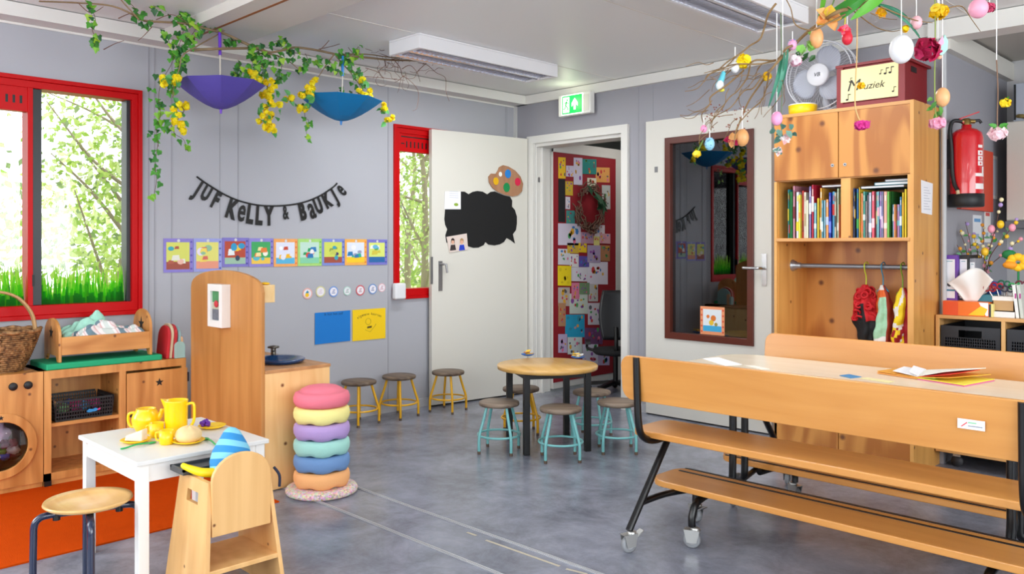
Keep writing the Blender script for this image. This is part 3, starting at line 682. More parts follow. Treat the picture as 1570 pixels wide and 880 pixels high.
for j in range(19):
    z_ = .004+j*.0103; R_ = wr_(z_); pts = [((R_+.0045*(1 if (i+j) % 2 else -1))*math.cos(PI*i/nn*1)*.78, (R_+.0045*(1 if (i+j) % 2 else -1))*math.sin(PI*i/nn), z_) for i in range(2*nn+1)]
    m.tube(pts, .0056, 5, False)
m.lathe([(0, .003), (.11, .004)], seg=30, sx=.78); m.lathe([(.112, .003), (.150, .06), (.180, .12), (.190, .185), (.185, .185), (.148, .06), (.108, .006)], seg=40, sx=.78)
m.build('basket_body', M_wick, wk)
m = MB(Xw); pts = [((.205+.006*math.sin(i*.9))*math.cos(2*PI*i/60)*.78, (.205+.006*math.sin(i*.9))*math.sin(2*PI*i/60), .198+.004*math.cos(i*1.3)) for i in range(61)]; m.tube(pts, .009, 6, False); m.build('rim', M_wick, wk)
m = MB(Xw)
for o_ in (-.012, 0, .012):
    m.tube(smoothpath([(.0+o_, -.2, .19), (.0+o_, -.185, .30), (o_, -.10, .37), (o_, 0, .39), (o_, .10, .36), (o_, .165, .28), (o_, .185, .19)], 6), .007, 6)
m.build('handle', mat('#c49a68', .5, bump=.3), wk)
# green mat and doll bed
tag(MB().box((.035, -3.565, CH), (.306, -3.0, CH+.03)).build('foam_mat', mat('#13a673', .7), bevel=.006), 'green foam mat on the play cupboard under the doll bed', 'mat')
bd = thing('doll_bed', 'small wooden doll bed with star cutouts on the green mat', 'doll bed', (.17, -3.28, CH+.03))
bx0, bx1 = .055, .285; bz = CH+.031
def bedend(y, hgt):
    cx = (bx0+bx1)/2; hw = (bx1-bx0)/2
    arch = [(bx0, bz), (bx0, bz+hgt*.62)]+[(cx-hw*math.cos(PI*i/14), bz+hgt*.62+hgt*.38*math.sin(PI*i/14)) for i in range(1, 14)]+[(bx1, bz+hgt*.62), (bx1, bz), (bx1-.03, bz), (bx1-.05, bz+.03), (bx0+.05, bz+.03), (bx0+.03, bz)]
    e = MB().prism(arch, (0, y, 0), UX, UZ, .014).build('bed_end', MPz, bd, .002)
    s1 = MB(); s1.prism(star(.04, cx, bz+hgt*.66, .38), (0, y-.0145, 0), UX, UZ, .0008)
    if y < -3.3: s1 = MB(); s1.prism(star(.034, cx, bz+hgt*.66, .38), (0, y-.0145, 0), UX, UZ, .0008)
    s1.build('star_cutout', mat('#20201f', .6), e)
bedend(-3.490, .215); bedend(-3.045, .24)
MB().box((bx1-.014, -3.490, bz+.035), (bx1-.001, -3.059, bz+.125)).build('side_board', MPy, bd, .002)
MB().box((bx0+.001, -3.490, bz+.035), (bx0+.013, -3.059, bz+.125)).build('side_board', MPy, bd, .002)
MB().box((bx0+.013, -3.490, bz+.035), (bx1-.014, -3.059, bz+.05)).build('slat_base', MPy, bd)
tag(MB().box((bx0+.016, -3.486, bz+.051), (bx1-.018, -3.064, bz+.105)).build('doll_mattress', mat('#e6ddd0', .8), bevel=.01), 'thin cream mattress inside the doll bed under the blankets', 'mattress')
def blanket(name, y0, y1, x0, x1, zb, amp, seed, mt, label):
    gg = random.Random(seed); ph = [gg.uniform(0, 6.3) for _ in range(8)]
    def fn(u, v):
        x = x0+(x1-x0)*u; y = y0+(y1-y0)*v
        e = math.sin(PI*u)**.5*math.sin(PI*v)**.45
        z = zb+amp*e*(.62+.2*math.sin(9*v+ph[0]+3*u)+.14*math.sin(17*v-6*u+ph[1])+.1*math.sin(23*u+ph[2]))+.003*math.sin(40*v+ph[3]+20*u)
        return (x+.006*math.sin(14*v+ph[4]), y, z)
    return tag(MB().sheet(fn, 40, 60).build(name, mt, solid=.003), label, 'blanket')
blanket('doll_blanket', -3.455, -3.14, bx0+.02, bx1-.09, bz+.112, .125, 4, mat('#a5dcc8', .85, vary=.15, vscale=60), 'mint green doll blanket bunched at the back of the doll bed')
def stripes():
    m = bpy.data.materials.new('striped cloth'); m.use_nodes = True; nt = m.node_tree; b = nt.nodes['Principled BSDF']; tc = nt.nodes.new('ShaderNodeTexCoord')
    wv = nt.nodes.new('ShaderNodeTexWave'); wv.inputs['Scale'].default_value = 5; wv.inputs['Distortion'].default_value = 3; wv.bands_direction = 'DIAGONAL'; nt.links.new(tc.outputs['Object'], wv.inputs['Vector'])
    cr = nt.nodes.new('ShaderNodeValToRGB'); cr.color_ramp.interpolation = 'CONSTANT'; e = cr.color_ramp.elements; e[0].color = lin('#6f8a96'); e[1].color = lin('#e8dcdc'); e[1].position = .18
    for p_, c_ in ((.45, '#e0bcbc'), (.6, '#efe9e6'), (.86, '#cfd8d2')): q = e.new(p_); q.color = lin(c_)
    nt.links.new(wv.outputs['Fac'], cr.inputs[0]); nt.links.new(cr.outputs[0], b.inputs['Base Color']); b.inputs['Roughness'].default_value = .85; return m
blanket('striped_blanket', -3.42, -3.07, bx0+.09, bx1-.018, bz+.112, .085, 9, stripes(), 'white, pink and grey striped doll blanket at the front of the doll bed')
# small wooden toys beside the bed: red striped caravan shapes and teal blocks
def arch(w_, h_, n=10): return [(-w_/2, 0), (w_/2, 0), (w_/2, h_-w_/2*.9)]+[(w_/2*math.cos(PI*i/n), h_-w_/2*.9+w_/2*.9*math.sin(PI*i/n)) for i in range(1, n)]+[(-w_/2, h_-w_/2*.9)]
for k, (x, y, w_, h_, c, l) in enumerate([(.225, -2.96, .14, .175, '#c8202c', 'red arched wooden toy board leaning beside the doll bed, leftmost of the group'), (.215, -2.942, .15, .185, '#d9c7a4', 'cream arched wooden toy board behind the red one by the doll bed'),
      (.225, -2.925, .14, .18, '#c22a30', 'second red arched toy board squeezed between cream and teal boards'), (.215, -2.903, .15, .17, '#8fb2b0', 'teal arched wooden toy board nearest the tall kitchen panel')]):
    m = MB(); m.prism([(a, b_) for a, b_ in arch(w_, h_)], (x, y, CH+.001), UX, Vector((0, .10, 1)), .015)
    tag(m.build('toy_board', mat(c, .6), bevel=.002), l, 'toy board', 'arched toy boards by the kitchen panel')
m = MB(); m.prism(arch(.055, .09), (.29, -2.905, CH+.001), UY, UZ, .02); tag(m.build('toy_block', mat('#9dbfb8', .6), bevel=.002), 'small pale teal arched block in front of the toy boards', 'toy block')
m = MB(); m.prism(arch(.04, .115), (.275, -2.882, CH+.001), UX, UZ, .012); tag(m.build('toy_peg', mat('#d8a67c', .6), bevel=.002), 'small tan arched wooden peg behind the pale teal block', 'toy block')
# ---------------------------------------------------------------- toy kitchen with tall arched panel
kt = thing('toy_kitchen', 'wooden toy kitchen unit with a tall arched side panel', 'toy kitchen', (.76, -2.68, 0))
pan = [(.377, .0), (1.151, 0), (1.151, .93)]; n = 16
cx_ = (.377+1.151)/2; hw = (1.151-.377)/2
arc = [(cx_+hw*math.cos(PI*i/n), .955+.10*math.sin(PI*i/n)**.8) for i in range(0, n+1)]
poly = [(.377, .004), (1.151, .004)]+arc
MB().prism(poly, (0, -2.858, 0), UX, UZ, .018).build('side_panel', wood('#cc8f4e', '#ad7034', 'z', .8, .45, .0, 'stained plywood', .25), kt, .002)
m = MB(); m.box((1.133, -2.858, .004), (1.151, -2.50, .566)).box((.395, -2.518, .004), (1.133, -2.50, .566)).box((.377, -2.858, .004), (.395, -2.50, .566)); m.build('cabinet_body', wood('#f2c88a', '#e4b070', 'z', 1.2, .45, 1.0, 'pale pine', .5), kt)
MB().box((.377, -2.858, .566), (1.155, -2.496, .582)).build('worktop', wood('#c99562', '#ad7a4a', 'x', 1, .45, 0, 'worktop pine', .3), kt, .002)
MB().box((.86, -2.858, .905), (1.133, -2.795, .99)).build('shelf_box', wood('#f0cf98', '#e2b878', 'x', 1, .45, 0, 'pale pine box', .2), kt, .002)
m = MB(at((.93, -2.655, .582))); m.lathe([(.0, -.02+.021), (.075, .004), (.098, .020), (.116, .024), (.122, .019), (.121, .013), (.1, .0)], seg=44, sx=1.15, sy=1.0); m.build('basin', mat('#123a68', .2, coat=.6), kt)
m = MB(at((.775, -2.605, .582))); m.lathe([(.028, 0), (.026, .008), (.014, .012), (.013, .05), (.02, .055)], seg=16); m.tube([(0, 0, .05), (.05, -.03, .055), (.055, -.033, .045)], .007, 8); m.lathe([(.0, .055), (.03, .056), (.03, .064), (.012, .068), (0, .07)], seg=16); m.build('tap', mat('#6a665e', .35, .8), kt)
m = MB(); m.ball((1.09, -2.825, .996), (.035, .02, .007), 14, 8); m.m = 1; m.ball((1.065, -2.825, .992), (.045, .022, .0035), 14, 8); tag(m.build('toy_food', [mat('#f4c41c', .5), mat('#c84a2a', .5)]), 'small yellow and red toy food on the kitchen shelf box', 'toy food')
# picture frame on the panel
p0, p1 = Vector((.60, -2.876, .765)), Vector((.79, -2.876, .985))
pf = thing('box_frame', 'deep white picture box frame hanging on the tall wooden panel', 'picture frame', (.76, -2.90, .765))
yb, yf_ = -2.876, -2.925; fx0, fx1, fz0, fz1 = .682, .838, .768, .985
m = MB().frame((0, yb, 0), UX, UZ, (fx0, fx1, fz0, fz1), (.03, .03, .035, .035), .049)
m.build('frame', M_whitep, pf, .002)
m = MB(); y_ = -2.912; m.m = 0; m.box((fx0+.03, y_, fz0+.035), (fx1-.03, yb, fz0+.09)); m.m = 1; m.box((fx0+.03, y_, fz0+.09), (fx1-.03, yb, fz0+.125)); m.m = 2; m.box((fx0+.03, y_, fz0+.125), (fx1-.03, yb, fz1-.035)); m.m = 3; m.ball(((fx0+fx1)/2, y_-.003, fz0+.117), (.022, .006, .018), 12, 8)
m.build('picture', [mat('#6a6f78', .7, vary=.4, vscale=60), mat('#b9b8a0', .7), mat('#4b8f5a', .7, vary=.3, vscale=50), mat('#c8323c', .6)], pf)
# ---------------------------------------------------------------- carpet
tag(MB().box((.30, -5.6, 0), (1.333, -2.885, .006)).build('carpet', mat('#c44606', .95, bump=.4, bscale=300, vary=.08, vscale=30)), 'flat orange play carpet on the grey floor under the small table', 'carpet')['label']
MATS[('#c44606', .95, 0, 0, 0, 0, .4, .08, 30)].node_tree.nodes['Principled BSDF'].inputs['Specular IOR Level'].default_value = .05
# ---------------------------------------------------------------- white play table
tx0, tx1, ty0, ty1 = 1.36, 1.935, -3.752, -3.265
pt = thing('play_table', 'small white square childrens table with toy tableware', 'table', ((tx0+tx1)/2, (ty0+ty1)/2, 0))
MB().box((tx0, ty0, .436), (tx1, ty1, .452)).build('tabletop', mat('#dcdbd8', .35), pt, .003)
for x in (tx0+.012, tx1-.012-.036):
    for y in (ty0+.012, ty1-.012-.036): MB().box((x, y, 0.006 if x < 1.33 else 0), (x+.036, y+.036, .436)).build('leg', M_whitep, pt, .002)
m = MB()
for y in (ty0+.018, ty1-.034): m.box((tx0+.03, y, .375), (tx1-.03, y+.016, .436))
for x in (tx0+.018, tx1-.034): m.box((x, ty0+.03, .375), (x+.016, ty1-.03, .436))
m.build('apron', M_whitep, pt)
PZ = .4525
M_y = mat('#f8c900', .3, coat=.2); M_grn = mat('#1fa757', .35)
def on(px, py): return FL(px, py, PZ)
# jug
p = on(270, 667); jg = thing('jug', 'tall yellow plastic toy jug on the white table', 'jug', p)
m = MB(at(p, 0)); m.lathe([(.036, 0), (.040, .004), (.0415, .06), (.043, .13), (.044, .135), (.040, .135), (.036, .02), (0, .012)], seg=28); m.build('body', M_y, jg)
v_ = Vector((-R2, -R2, 0)); u_ = Vector((R2, R2, 0))
m = MB(); q = p; m.add([q+v_*.040+u_.cross(UZ)*.016+UZ*.135, q+v_*.040-u_.cross(UZ)*.016+UZ*.135, q+v_*.060+UZ*.139, q+v_*.041+UZ*.09], [(0, 2, 3), (2, 1, 3), (0, 1, 2), (0, 3, 1)]); m.build('spout', M_y, jg)
MB().tube(smoothpath([q+u_*.04+UZ*.118, q+u_*.066+UZ*.122, q+u_*.07+UZ*.09, q+u_*.066+UZ*.05, q+u_*.042+UZ*.022], 5), .0055, 8).build('handle', M_y, jg)
# teapot
p = on(224, 662); tp = thing('teapot', 'round yellow toy teapot without a lid on the white table', 'teapot', p)
m = MB(at(p)); m.lathe([(.026, 0), (.038, .008), (.05, .03), (.053, .048), (.05, .066), (.04, .082), (.036, .088), (.037, .092), (.032, .092), (.04, .07), (.045, .04), (0, .015)], seg=28); m.build('body', M_y, tp)
MB().tube(smoothpath([p+v_*.044+UZ*.075, p+v_*.066+UZ*.07, p+v_*.07+UZ*.045, p+v_*.060+UZ*.022, p+v_*.046+UZ*.02], 5), .0055, 8).build('handle', M_y, tp)
MB().tube(smoothpath([p+u_*.046+UZ*.05, p+u_*.058+UZ*.07, p+u_*.064+UZ*.09], 4), [.012]*4+[.009]*4+[.006], 8).build('spout', M_y, tp)
# mugs
for (px, py, s_, l) in ((240, 670, 1.05, 'yellow toy cup between the teapot and the tall jug'), (255, 681, 1.0, 'yellow toy cup with handle at the front of the white table')):
    p = on(px, py); c = thing('cup', l, 'cup', p)
    m = MB(at(p)); m.lathe([(.020*s_, 0), (.024*s_, .004), (.026*s_, .052*s_), (.0235*s_, .052*s_), (.021*s_, .01), (0, .006)], seg=24); m.build('body', M_y, c)
    MB().tube(smoothpath([p+v_*.024+UZ*.044, p+v_*.038+UZ*.04, p+v_*.036+UZ*.018, p+v_*.023+UZ*.012], 4), .0035, 6).build('handle', M_y, c)
def plate(px, py, r, l):
    p = on(px, py); m = MB(at(p)); m.lathe([(.03, 0), (r*.75, .004), (r, .011), (r*.97, .0125), (r*.7, .007), (0, .004)], seg=36); return tag(m.build('plate', M_y), l, 'plate'), p
_, pa = plate(208, 678, .054, 'yellow toy plate with a slice of play cake at the left of the table')
_, pb = plate(289, 679, .058, 'yellow toy plate under the play bread at the front of the table')
_, pc = plate(325, 656, .054, 'yellow toy plate holding purple grapes at the back of the table')
m = MB(at(pa+UZ*.008, .7)); m.add([(-.035, -.018, 0), (.035, -.022, 0), (.035, .022, 0), (-.035, .004, .0), (-.03, -.016, .018), (.035, -.02, .042), (.035, .02, .042), (-.03, .004, .018)], [(3, 2, 1, 0), (4, 5, 6, 7), (0, 1, 5, 4), (1, 2, 6, 5), (2, 3, 7, 6), (3, 0, 4, 7)])
c_ = tag(m.build('cake_slice', mat('#ead9c2', .7, vary=.15, vscale=60), bevel=.004), 'wedge of white play cake on the left yellow plate', 'toy food')
MB().tube(smoothpath([pa+v_*.038+UZ*.008, pa+v_*.028+UZ*.018, pa+v_*.018+UZ*.020, pa+v_*.012+UZ*.03], 4), .0035, 6).build('stalk', mat('#5b5a55', .5), c_)
m = MB(at(pb+UZ*.006)); m.ball((0, 0, .024), (.047, .047, .033), 28, 14, lambda q: 1+.05*math.cos(6*math.atan2(q.y, q.x))*max(0, q.z)); tag(m.build('play_bread', mat('#ecc892', .7, vary=.25, vscale=28)), 'round crusty play bread on the front yellow plate', 'toy food')
m = MB(at(pc+Vector((-.022, -.022, .008)))); g = random.Random(2)
for k in range(16): m.ball((g.uniform(-.016, .016), g.uniform(-.013, .013), g.uniform(.004, .02)), .0075, 8, 6)
tag(m.build('toy_grapes', mat('#5c1a9a', .4)), 'bunch of purple toy grapes on the back yellow plate', 'toy food')
def spoon(a, b_, l):
    A_, B_ = on(*a), on(*b_); d_ = (B_-A_).normalized(); m = MB(); m.tube(smoothpath([A_+UZ*.004, A_+d_*.02+UZ*.004, (A_+B_)/2+UZ*.008, B_-d_*.015+UZ*.005], 4), .003, 6)
    an = math.atan2(d_.y, d_.x); m2 = MB(at(B_+UZ*.004, an)); m2.ball((0, 0, 0), (.017, .011, .0035), 14, 8); m.v += m2.v; nn = len(m.v)-len(m2.v); m.f += [[i+nn for i in f] for f in m2.f]; m.mi += m2.mi; m.sm += m2.sm
    tag(m.build('toy_spoon', M_grn), l, 'spoon')
spoon((185, 690), (233, 680), 'green toy spoon lying in front of the left yellow plate'); spoon((332, 684), (316, 674), 'green toy spoon sticking out beside the play bread plate')
# ---------------------------------------------------------------- doll high chair
hx, hy = 2.2, -3.515
hc = thing('doll_high_chair', 'wooden doll high chair seen from behind with dark tray', 'doll high chair', (2.08, -3.515, 0))
Mhc = wood('#e8b879', '#d49f60', 'z', 1.0, .4, .5, 'doll chair pine', .4)
yl, yr = -3.625, -3.405                                   # outer widths at the top of the sides
def side(y0t, y0b, name='side_panel'):
    # trapezoid side board leaning outwards
    top, bot = .41, 0.0; xt0, xt1, xb0, xb1 = 1.985, 2.195, 1.93, 2.245; t_ = .014 if y0t < hy else -.014
    for a in (0,):
        m = MB(); A_ = [(xb0, y0b, bot), (xb1, y0b, bot), (xt1, y0t, top), (xt0, y0t, top)]; B_ = [(p[0], p[1]+t_, p[2]) for p in A_]
        # hand slot: ring of quads around a rectangular hole
        def P(u, w_, off): 
            zz = bot+(top-bot)*w_; x = (xb0+(xt0-xb0)*w_)*(1-u)+(xb1+(xt1-xb1)*w_)*u; y = y0b+(y0t-y0b)*w_; return (x, y+off, zz)
        us = [0, .33, .70, 1]; ws = [0, .80, .895, 1]; V = []; F = []
        for off in (0, t_):
            for w_ in ws:
                for u in us: V.append(P(u, w_, off))
        for j in range(3):
            for i in range(3):
                if (i, j) == (1, 1): continue
                a_ = j*4+i; F.append((a_, a_+1, a_+5, a_+4)); b2 = a_+16; F.append((b2, b2+4, b2+5, b2+1))
        bd_ = [(0, 1), (1, 2), (2, 3), (3, 7), (7, 11), (11, 15), (15, 14), (14, 13), (13, 12), (12, 8), (8, 4), (4, 0)]
        for (a_, b2) in bd_: F.append((a_, a_+16, b2+16, b2))
        for (a_, b2) in ((5, 6), (6, 10), (10, 9), (9, 5)): F.append((a_, b2, b2+16, a_+16))
        m.add(V, F); m.build(name, Mhc, hc)
side(yl, yl-.035); side(yr, yr+.035)
m = MB(); hw = .104; ar = [(hy-hw, .235), (hy+hw, .235), (hy+hw, .41)]+[(hy+hw*math.cos(PI*i/16), .41+.085*math.sin(PI*i/16)) for i in range(1, 16)]+[(hy-hw, .41)]
m.prism(ar, (2.198, 0, 0), UY, UZ, .014); m.build('backrest', Mhc, hc, .003)
MB().box((1.99, yl+.0, .255), (2.196, yr-.0, .27)).build('seat', Mhc, hc, .002)
MB().box((1.98, yl-.012, .118), (2.228, yr+.012, .134)).build('footrest_shelf', Mhc, hc, .002)
m = MB(); m.box((1.955, yl-.022, .412), (2.06, yr+.022, .422)); m.box((1.955, yl-.022, .422), (1.963, yr+.022, .43)).box((2.052, yl-.022, .422), (2.06, yr+.022, .43)).box((1.955, yl-.022, .422), (2.06, yl-.014, .43)).box((1.955, yr+.014, .422), (2.06, yr+.022, .43))
m.build('tray', mat('#3a3c3f', .35), hc)
MB().tube(smoothpath([(2.20, yr+.012, .42), (2.205, yr+.03, .39), (2.2, yr+.033, .35)], 4), .005, 6).build('strap', mat('#20233a', .7), hc)
# banana and striped blue hat
p = Vector((2.09, -3.60, .44)); bn = MB(); bn.tube(smoothpath([(2.125, -3.54, .425), (2.12, -3.57, .420), (2.10, -3.605, .424), (2.06, -3.635, .438), (2.045, -3.645, .447)], 5), [.009, .013, .015, .016, .0165, .0165, .0165, .016, .016, .0155, .015, .0145, .014, .013, .012, .011, .0105, .010, .009, .008, .006], 8)
tag(bn.build('toy_banana', mat('#f7d50e', .4)), 'yellow toy banana lying across the doll high chair tray', 'toy food')
def hat_mat():
    m = bpy.data.materials.new('striped knit'); m.use_nodes = True; nt = m.node_tree; b = nt.nodes['Principled BSDF']; tc = nt.nodes.new('ShaderNodeTexCoord'); wv = nt.nodes.new('ShaderNodeTexWave'); wv.bands_direction = 'Z'; wv.inputs['Scale'].default_value = 7.5; wv.inputs['Distortion'].default_value = 1.2; wv.inputs['Detail'].default_value = 0
    mp = nt.nodes.new('ShaderNodeMapping'); mp.inputs['Rotation'].default_value = (.3, .25, 0); nt.links.new(tc.outputs['Object'], mp.inputs[0]); nt.links.new(mp.outputs[0], wv.inputs['Vector']); cr = nt.nodes.new('ShaderNodeValToRGB'); cr.color_ramp.interpolation = 'CONSTANT'; cr.color_ramp.elements[0].color = lin('#2c86c4'); cr.color_ramp.elements[1].color = lin('#7cc4de'); cr.color_ramp.elements[1].position = .55
    nt.links.new(wv.outputs['Fac'], cr.inputs[0]); nt.links.new(cr.outputs[0], b.inputs['Base Color']); b.inputs['Roughness'].default_value = .8; return m
m = MB(at((2.115, -3.505, .39))); m.lathe([(.055, 0), (.066, .03), (.068, .06), (.060, .095), (.046, .122), (.036, .14), (.026, .158), (.014, .168), (0, .172)], seg=32, wob=lambda a, z: 1+.04*math.sin(3*a+z*30))
tag(m.build('pointed_soft_toy', hat_mat()), 'pointed light and dark blue striped soft toy sitting in the doll chair', 'soft toy')
# ---------------------------------------------------------------- round plywood stool in the foreground
fs = thing('round_stool', 'round plywood stool on dark blue steel legs beside the white table', 'stool', (1.775, -3.85, 0))
m = MB(at((1.775, -3.85, 0))); m.lathe([(.0, .292), (.09, .292), (.127, .303), (.139, .313), (.136, .320), (.122, .312), (.08, .303), (0, .300)], seg=48); m.build('seat', wood('#e2b878', '#cf9f5e', 'x', .9, .22, 0, 'lacquered ply seat', .3), fs)
M_navy = mat('#0f1c3c', .25, coat=.5)
for k in range(4):
    a = PI/4+.52+k*PI/2; c, s_ = math.cos(a), math.sin(a); P = lambda r, z: (1.775+r*c, -3.85+r*s_, z)
    MB().tube(smoothpath([P(.03, .281), P(.12, .281), P(.148, .272), P(.160, .25), P(.162, .20), P(.165, .0)], 6), .0115, 12).build('leg', M_navy, fs)
    MB().lathe([(.012, .262), (.012, .292)], P(.095, 0), 12).build('stop', M_black, fs)
# ---------------------------------------------------------------- tall cabinet
KX0, KX1, KY, KZ = 2.478, 3.242, -.389, 1.925
Mk = lambda g_='z': wood('#cb8a42', '#aa6628', g_, .8, .42, 1.2, 'cabinet plywood', 1.8)
Mkz = Mk('z'); Mks = wood('#e2a85c', '#ca8a42', 'z', 1.0, .42, .8, 'cabinet side ply', .4); Mkx = wood('#dca262', '#bf8244', 'x', 1, .42, 0, 'ply edge', .3)
kb = thing('book_cabinet', 'tall plywood cabinet with book shelf, clothes rail and doors', 'cabinet', ((KX0+KX1)/2, -.2, 0))
t = .018
MB().box((KX0, KY+.0185, 0.05), (KX0+t, -.004, KZ-t)).build('side_panel', Mks, kb); MB().box((KX1-t, KY, .0), (KX1, -.004, KZ)).build('side_panel', Mks, kb)
MB().box((KX0, KY+.0, KZ-t), (KX1-t, -.004, KZ)).build('top_panel', Mkx, kb)
MB().box((KX0+t, -.02, .05), (KX1-t, -.006, KZ-t)).build('back_panel', Mkz, kb)
MB().box((KX0+t, KY+.02, 1.545), (KX1-t, -.02, 1.56)).build('shelf', Mkx, kb)
MB().box((KX0+.012, KY-.004, 1.203), (KX1-t, -.02, 1.222)).build('shelf', Mkx, kb, .002)
MB().box((2.862, KY+.01, 1.222), (2.915, -.02, 1.545)).build('divider', Mks, kb)
m = MB(); m.box((KX0, KY, .06), (KX0+.016, KY+.0185, 1.545)); m.box((KX1-t-.012, KY, .60), (KX1-t, KY+.018, 1.545)); m.build('face_frame', Mks, kb)
MB().box((KX0+t, KY+.02, .58), (KX1-t, -.02, .60)).build('shelf', Mkx, kb)
MB().box((KX0+.01, KY+.02, .0), (KX1-t, -.02, .06)).build('plinth', Mkz, kb)
for (a, b_) in ((KX0, 2.850), (2.854, KX1-t)):
    d = MB().box((a, KY, 1.550), (b_, KY+.018, KZ-t-.001)).build('door', Mkz, kb, .0015)
    xk = b_-.03 if a == KX0 else a+.035
    m = MB(); m.prism(circ(.009, 16, xk, 1.6175), (0, KY, 0), UX, UZ, .003); m.m = 1; m.prism(circ(.0035, 12, xk, 1.6175), (0, KY-.003, 0), UX, UZ, .002); m.build('lock', [M_steel, M_black], d)
    MB().box((a if a == KX0 else a, KY, .06), (b_, KY+.018, .60)).build('door', Mkz, kb, .0015)
m = MB(); m.tube([(KX0+t, -.2, 1.064), (KX1-t, -.2, 1.064)], .013, 14); X = Matrix.Translation((KX0+t, -.2, 1.064)) @ Matrix.Rotation(PI/2, 4, 'Y'); s_ = MB(X); s_.lathe([(.034, 0), (.034, .006), (.026, .010), (.026, .022), (.018, .028), (.018, .05), (.014, .052)], seg=20)
r_ = m.build('clothes_rail', mat('#8f9196', .4, .6), kb); s_.build('flange', mat('#b5b7ba', .3, .8), r_)
p = Vector((KX1+.0005, -.2, 1.44)); m = MB(); m.prism([(-.082, -.085), (.072, -.092), (.085, .075), (-.088, .085)], (KX1+.0005, -.2, 1.435), UY, UZ, .0012); m.m = 1
for q in range(9): m.box((KX1+.0018, -.25, 1.37+q*.014), (KX1+.0021, -.15-.02*(q % 3), 1.373+q*.014))
tag(m.build('paper_notice', [M_paper, mat('#b9bcc6', .7)]), 'white typed paper sheet taped to the side of the tall cabinet', 'paper')
# garments on the rail
def garment(nm, x, widths, zt, zb, mats, bands, label, seed, dep=.05):
    tt = thing(nm, label, 'dress-up clothes', (x, -.2, zb), 0)
    g = random.Random(seed); ph = [g.uniform(0, 6.3) for _ in range(6)]
    m = MB(); NU, NV = 28, 26; vs = []; fs = []; mi = []
    for j in range(NV+1):
        v = j/NV; z = zt+(zb-zt)*v
        k = v*(len(widths)-1); i0 = min(int(k), len(widths)-2); w_ = widths[i0]*(1-(k-i0))+widths[i0+1]*(k-i0)
        for i in range(NU):
            a = 2*PI*i/NU; fold = 1+.16*math.sin(5*a+ph[0]+2*v)+.12*math.sin(9*a+ph[1]-3*v)+.08*math.sin(26*v+ph[2]+2*a)
            vs.append((x+w_*math.cos(a)*fold+.008*math.sin(5*v+ph[3]), -.2+dep*math.sin(a)*fold*(.4+.6*min(1, v*3)), z+.010*math.sin(3*a+ph[4])*v))
    for j in range(NV):
        for i in range(NU):
            i2 = (i+1) % NU; fs.append((j*NU+i, (j+1)*NU+i, (j+1)*NU+i2, j*NU+i2)); mi.append(bands((i+.5)/NU, (j+.5)/NV))
    m.add(vs, fs, True); m.mi = mi; m.build('fabric', mats, tt)
    m = MB(); m.tube(smoothpath([(x, -.165, 1.062), (x, -.18, 1.086), (x, -.2, 1.0885), (x, -.225, 1.075), (x, -.218, 1.04), (x, -.2, 1.01), (x, -.2, zt-.004)], 4), .0032, 6); m.tube([(x-.03, -.2, zt-.035), (x, -.2, zt), (x+.03, -.2, zt-.035)], .004, 6)
    return tt, m
M_dred = mat('#c00a16', .7, vary=.3, vscale=40); M_blk = mat('#111114', .8)
x1 = BW(1328, 460, -.2).x; x2 = BW(1354, 460, -.2).x; x3 = BW(1384, 460, -.2).x
g1, m = garment('ruffled_costume', x1, [.012, .045, .058, .05, .07, .055, .04, .035], .965, .64, [M_dred, M_blk], lambda u, v: 1 if (v > .62 or (.66 < u < .8 and v > .32)) else 0, 'red ruffled costume with black skirt hanging leftmost on the rail', 3)
m.build('hanger', mat('#cddb3a', .4), g1)
m = MB(); g = random.Random(4)
for k in range(26):
    a = g.uniform(0, 2*PI); v = g.uniform(.06, .62); m.ring((x1+.045*math.cos(a)*(.6+v), -.2+.04*math.sin(a)-.01, .965-.325*v), .018, .0065, 10, 5, Matrix.Rotation(g.uniform(.6, 2.5), 3, 'X'))
m.build('ruffle', M_dred, g1)
g2, m = garment('cloth_apron', x2, [.010, .026, .034, .036, .042, .046, .045, .045], .965, .63, [mat('#e86a2a', .7), mat('#a9d8b4', .7, vary=.2, vscale=60), mat('#efeae4', .7), mat('#a33a2a', .7)],
        lambda u, v: 3 if (u > .86 or u < .08) else (1 if (v > .2 and .6 < u < .86 and v < .85) else (2 if v > .86 or v < .06 else 0)), 'orange and mint green cloth hanging in the middle of the rail', 5, .04)
m.build('hanger', mat('#2b8fb5', .4), g2)
g3, m = garment('checked_dress', x3, [.010, .03, .04, .036, .034, .045, .05, .045], .955, .62, [mat('#f7d71e', .7), mat('#f2ede8', .7), mat('#a51624', .7, vary=.2, vscale=30)],
        lambda u, v: 2 if (u > .84 or u < .16 or (v > .62 and int(u*12+v*8) % 2)) else (1 if int(u*10+v*6) % 4 == 0 or .58 < v < .64 else 0), 'yellow, white and dark red garment hanging rightmost on the rail', 7)
m.build('hanger', mat('#7fb92e', .4), g3)
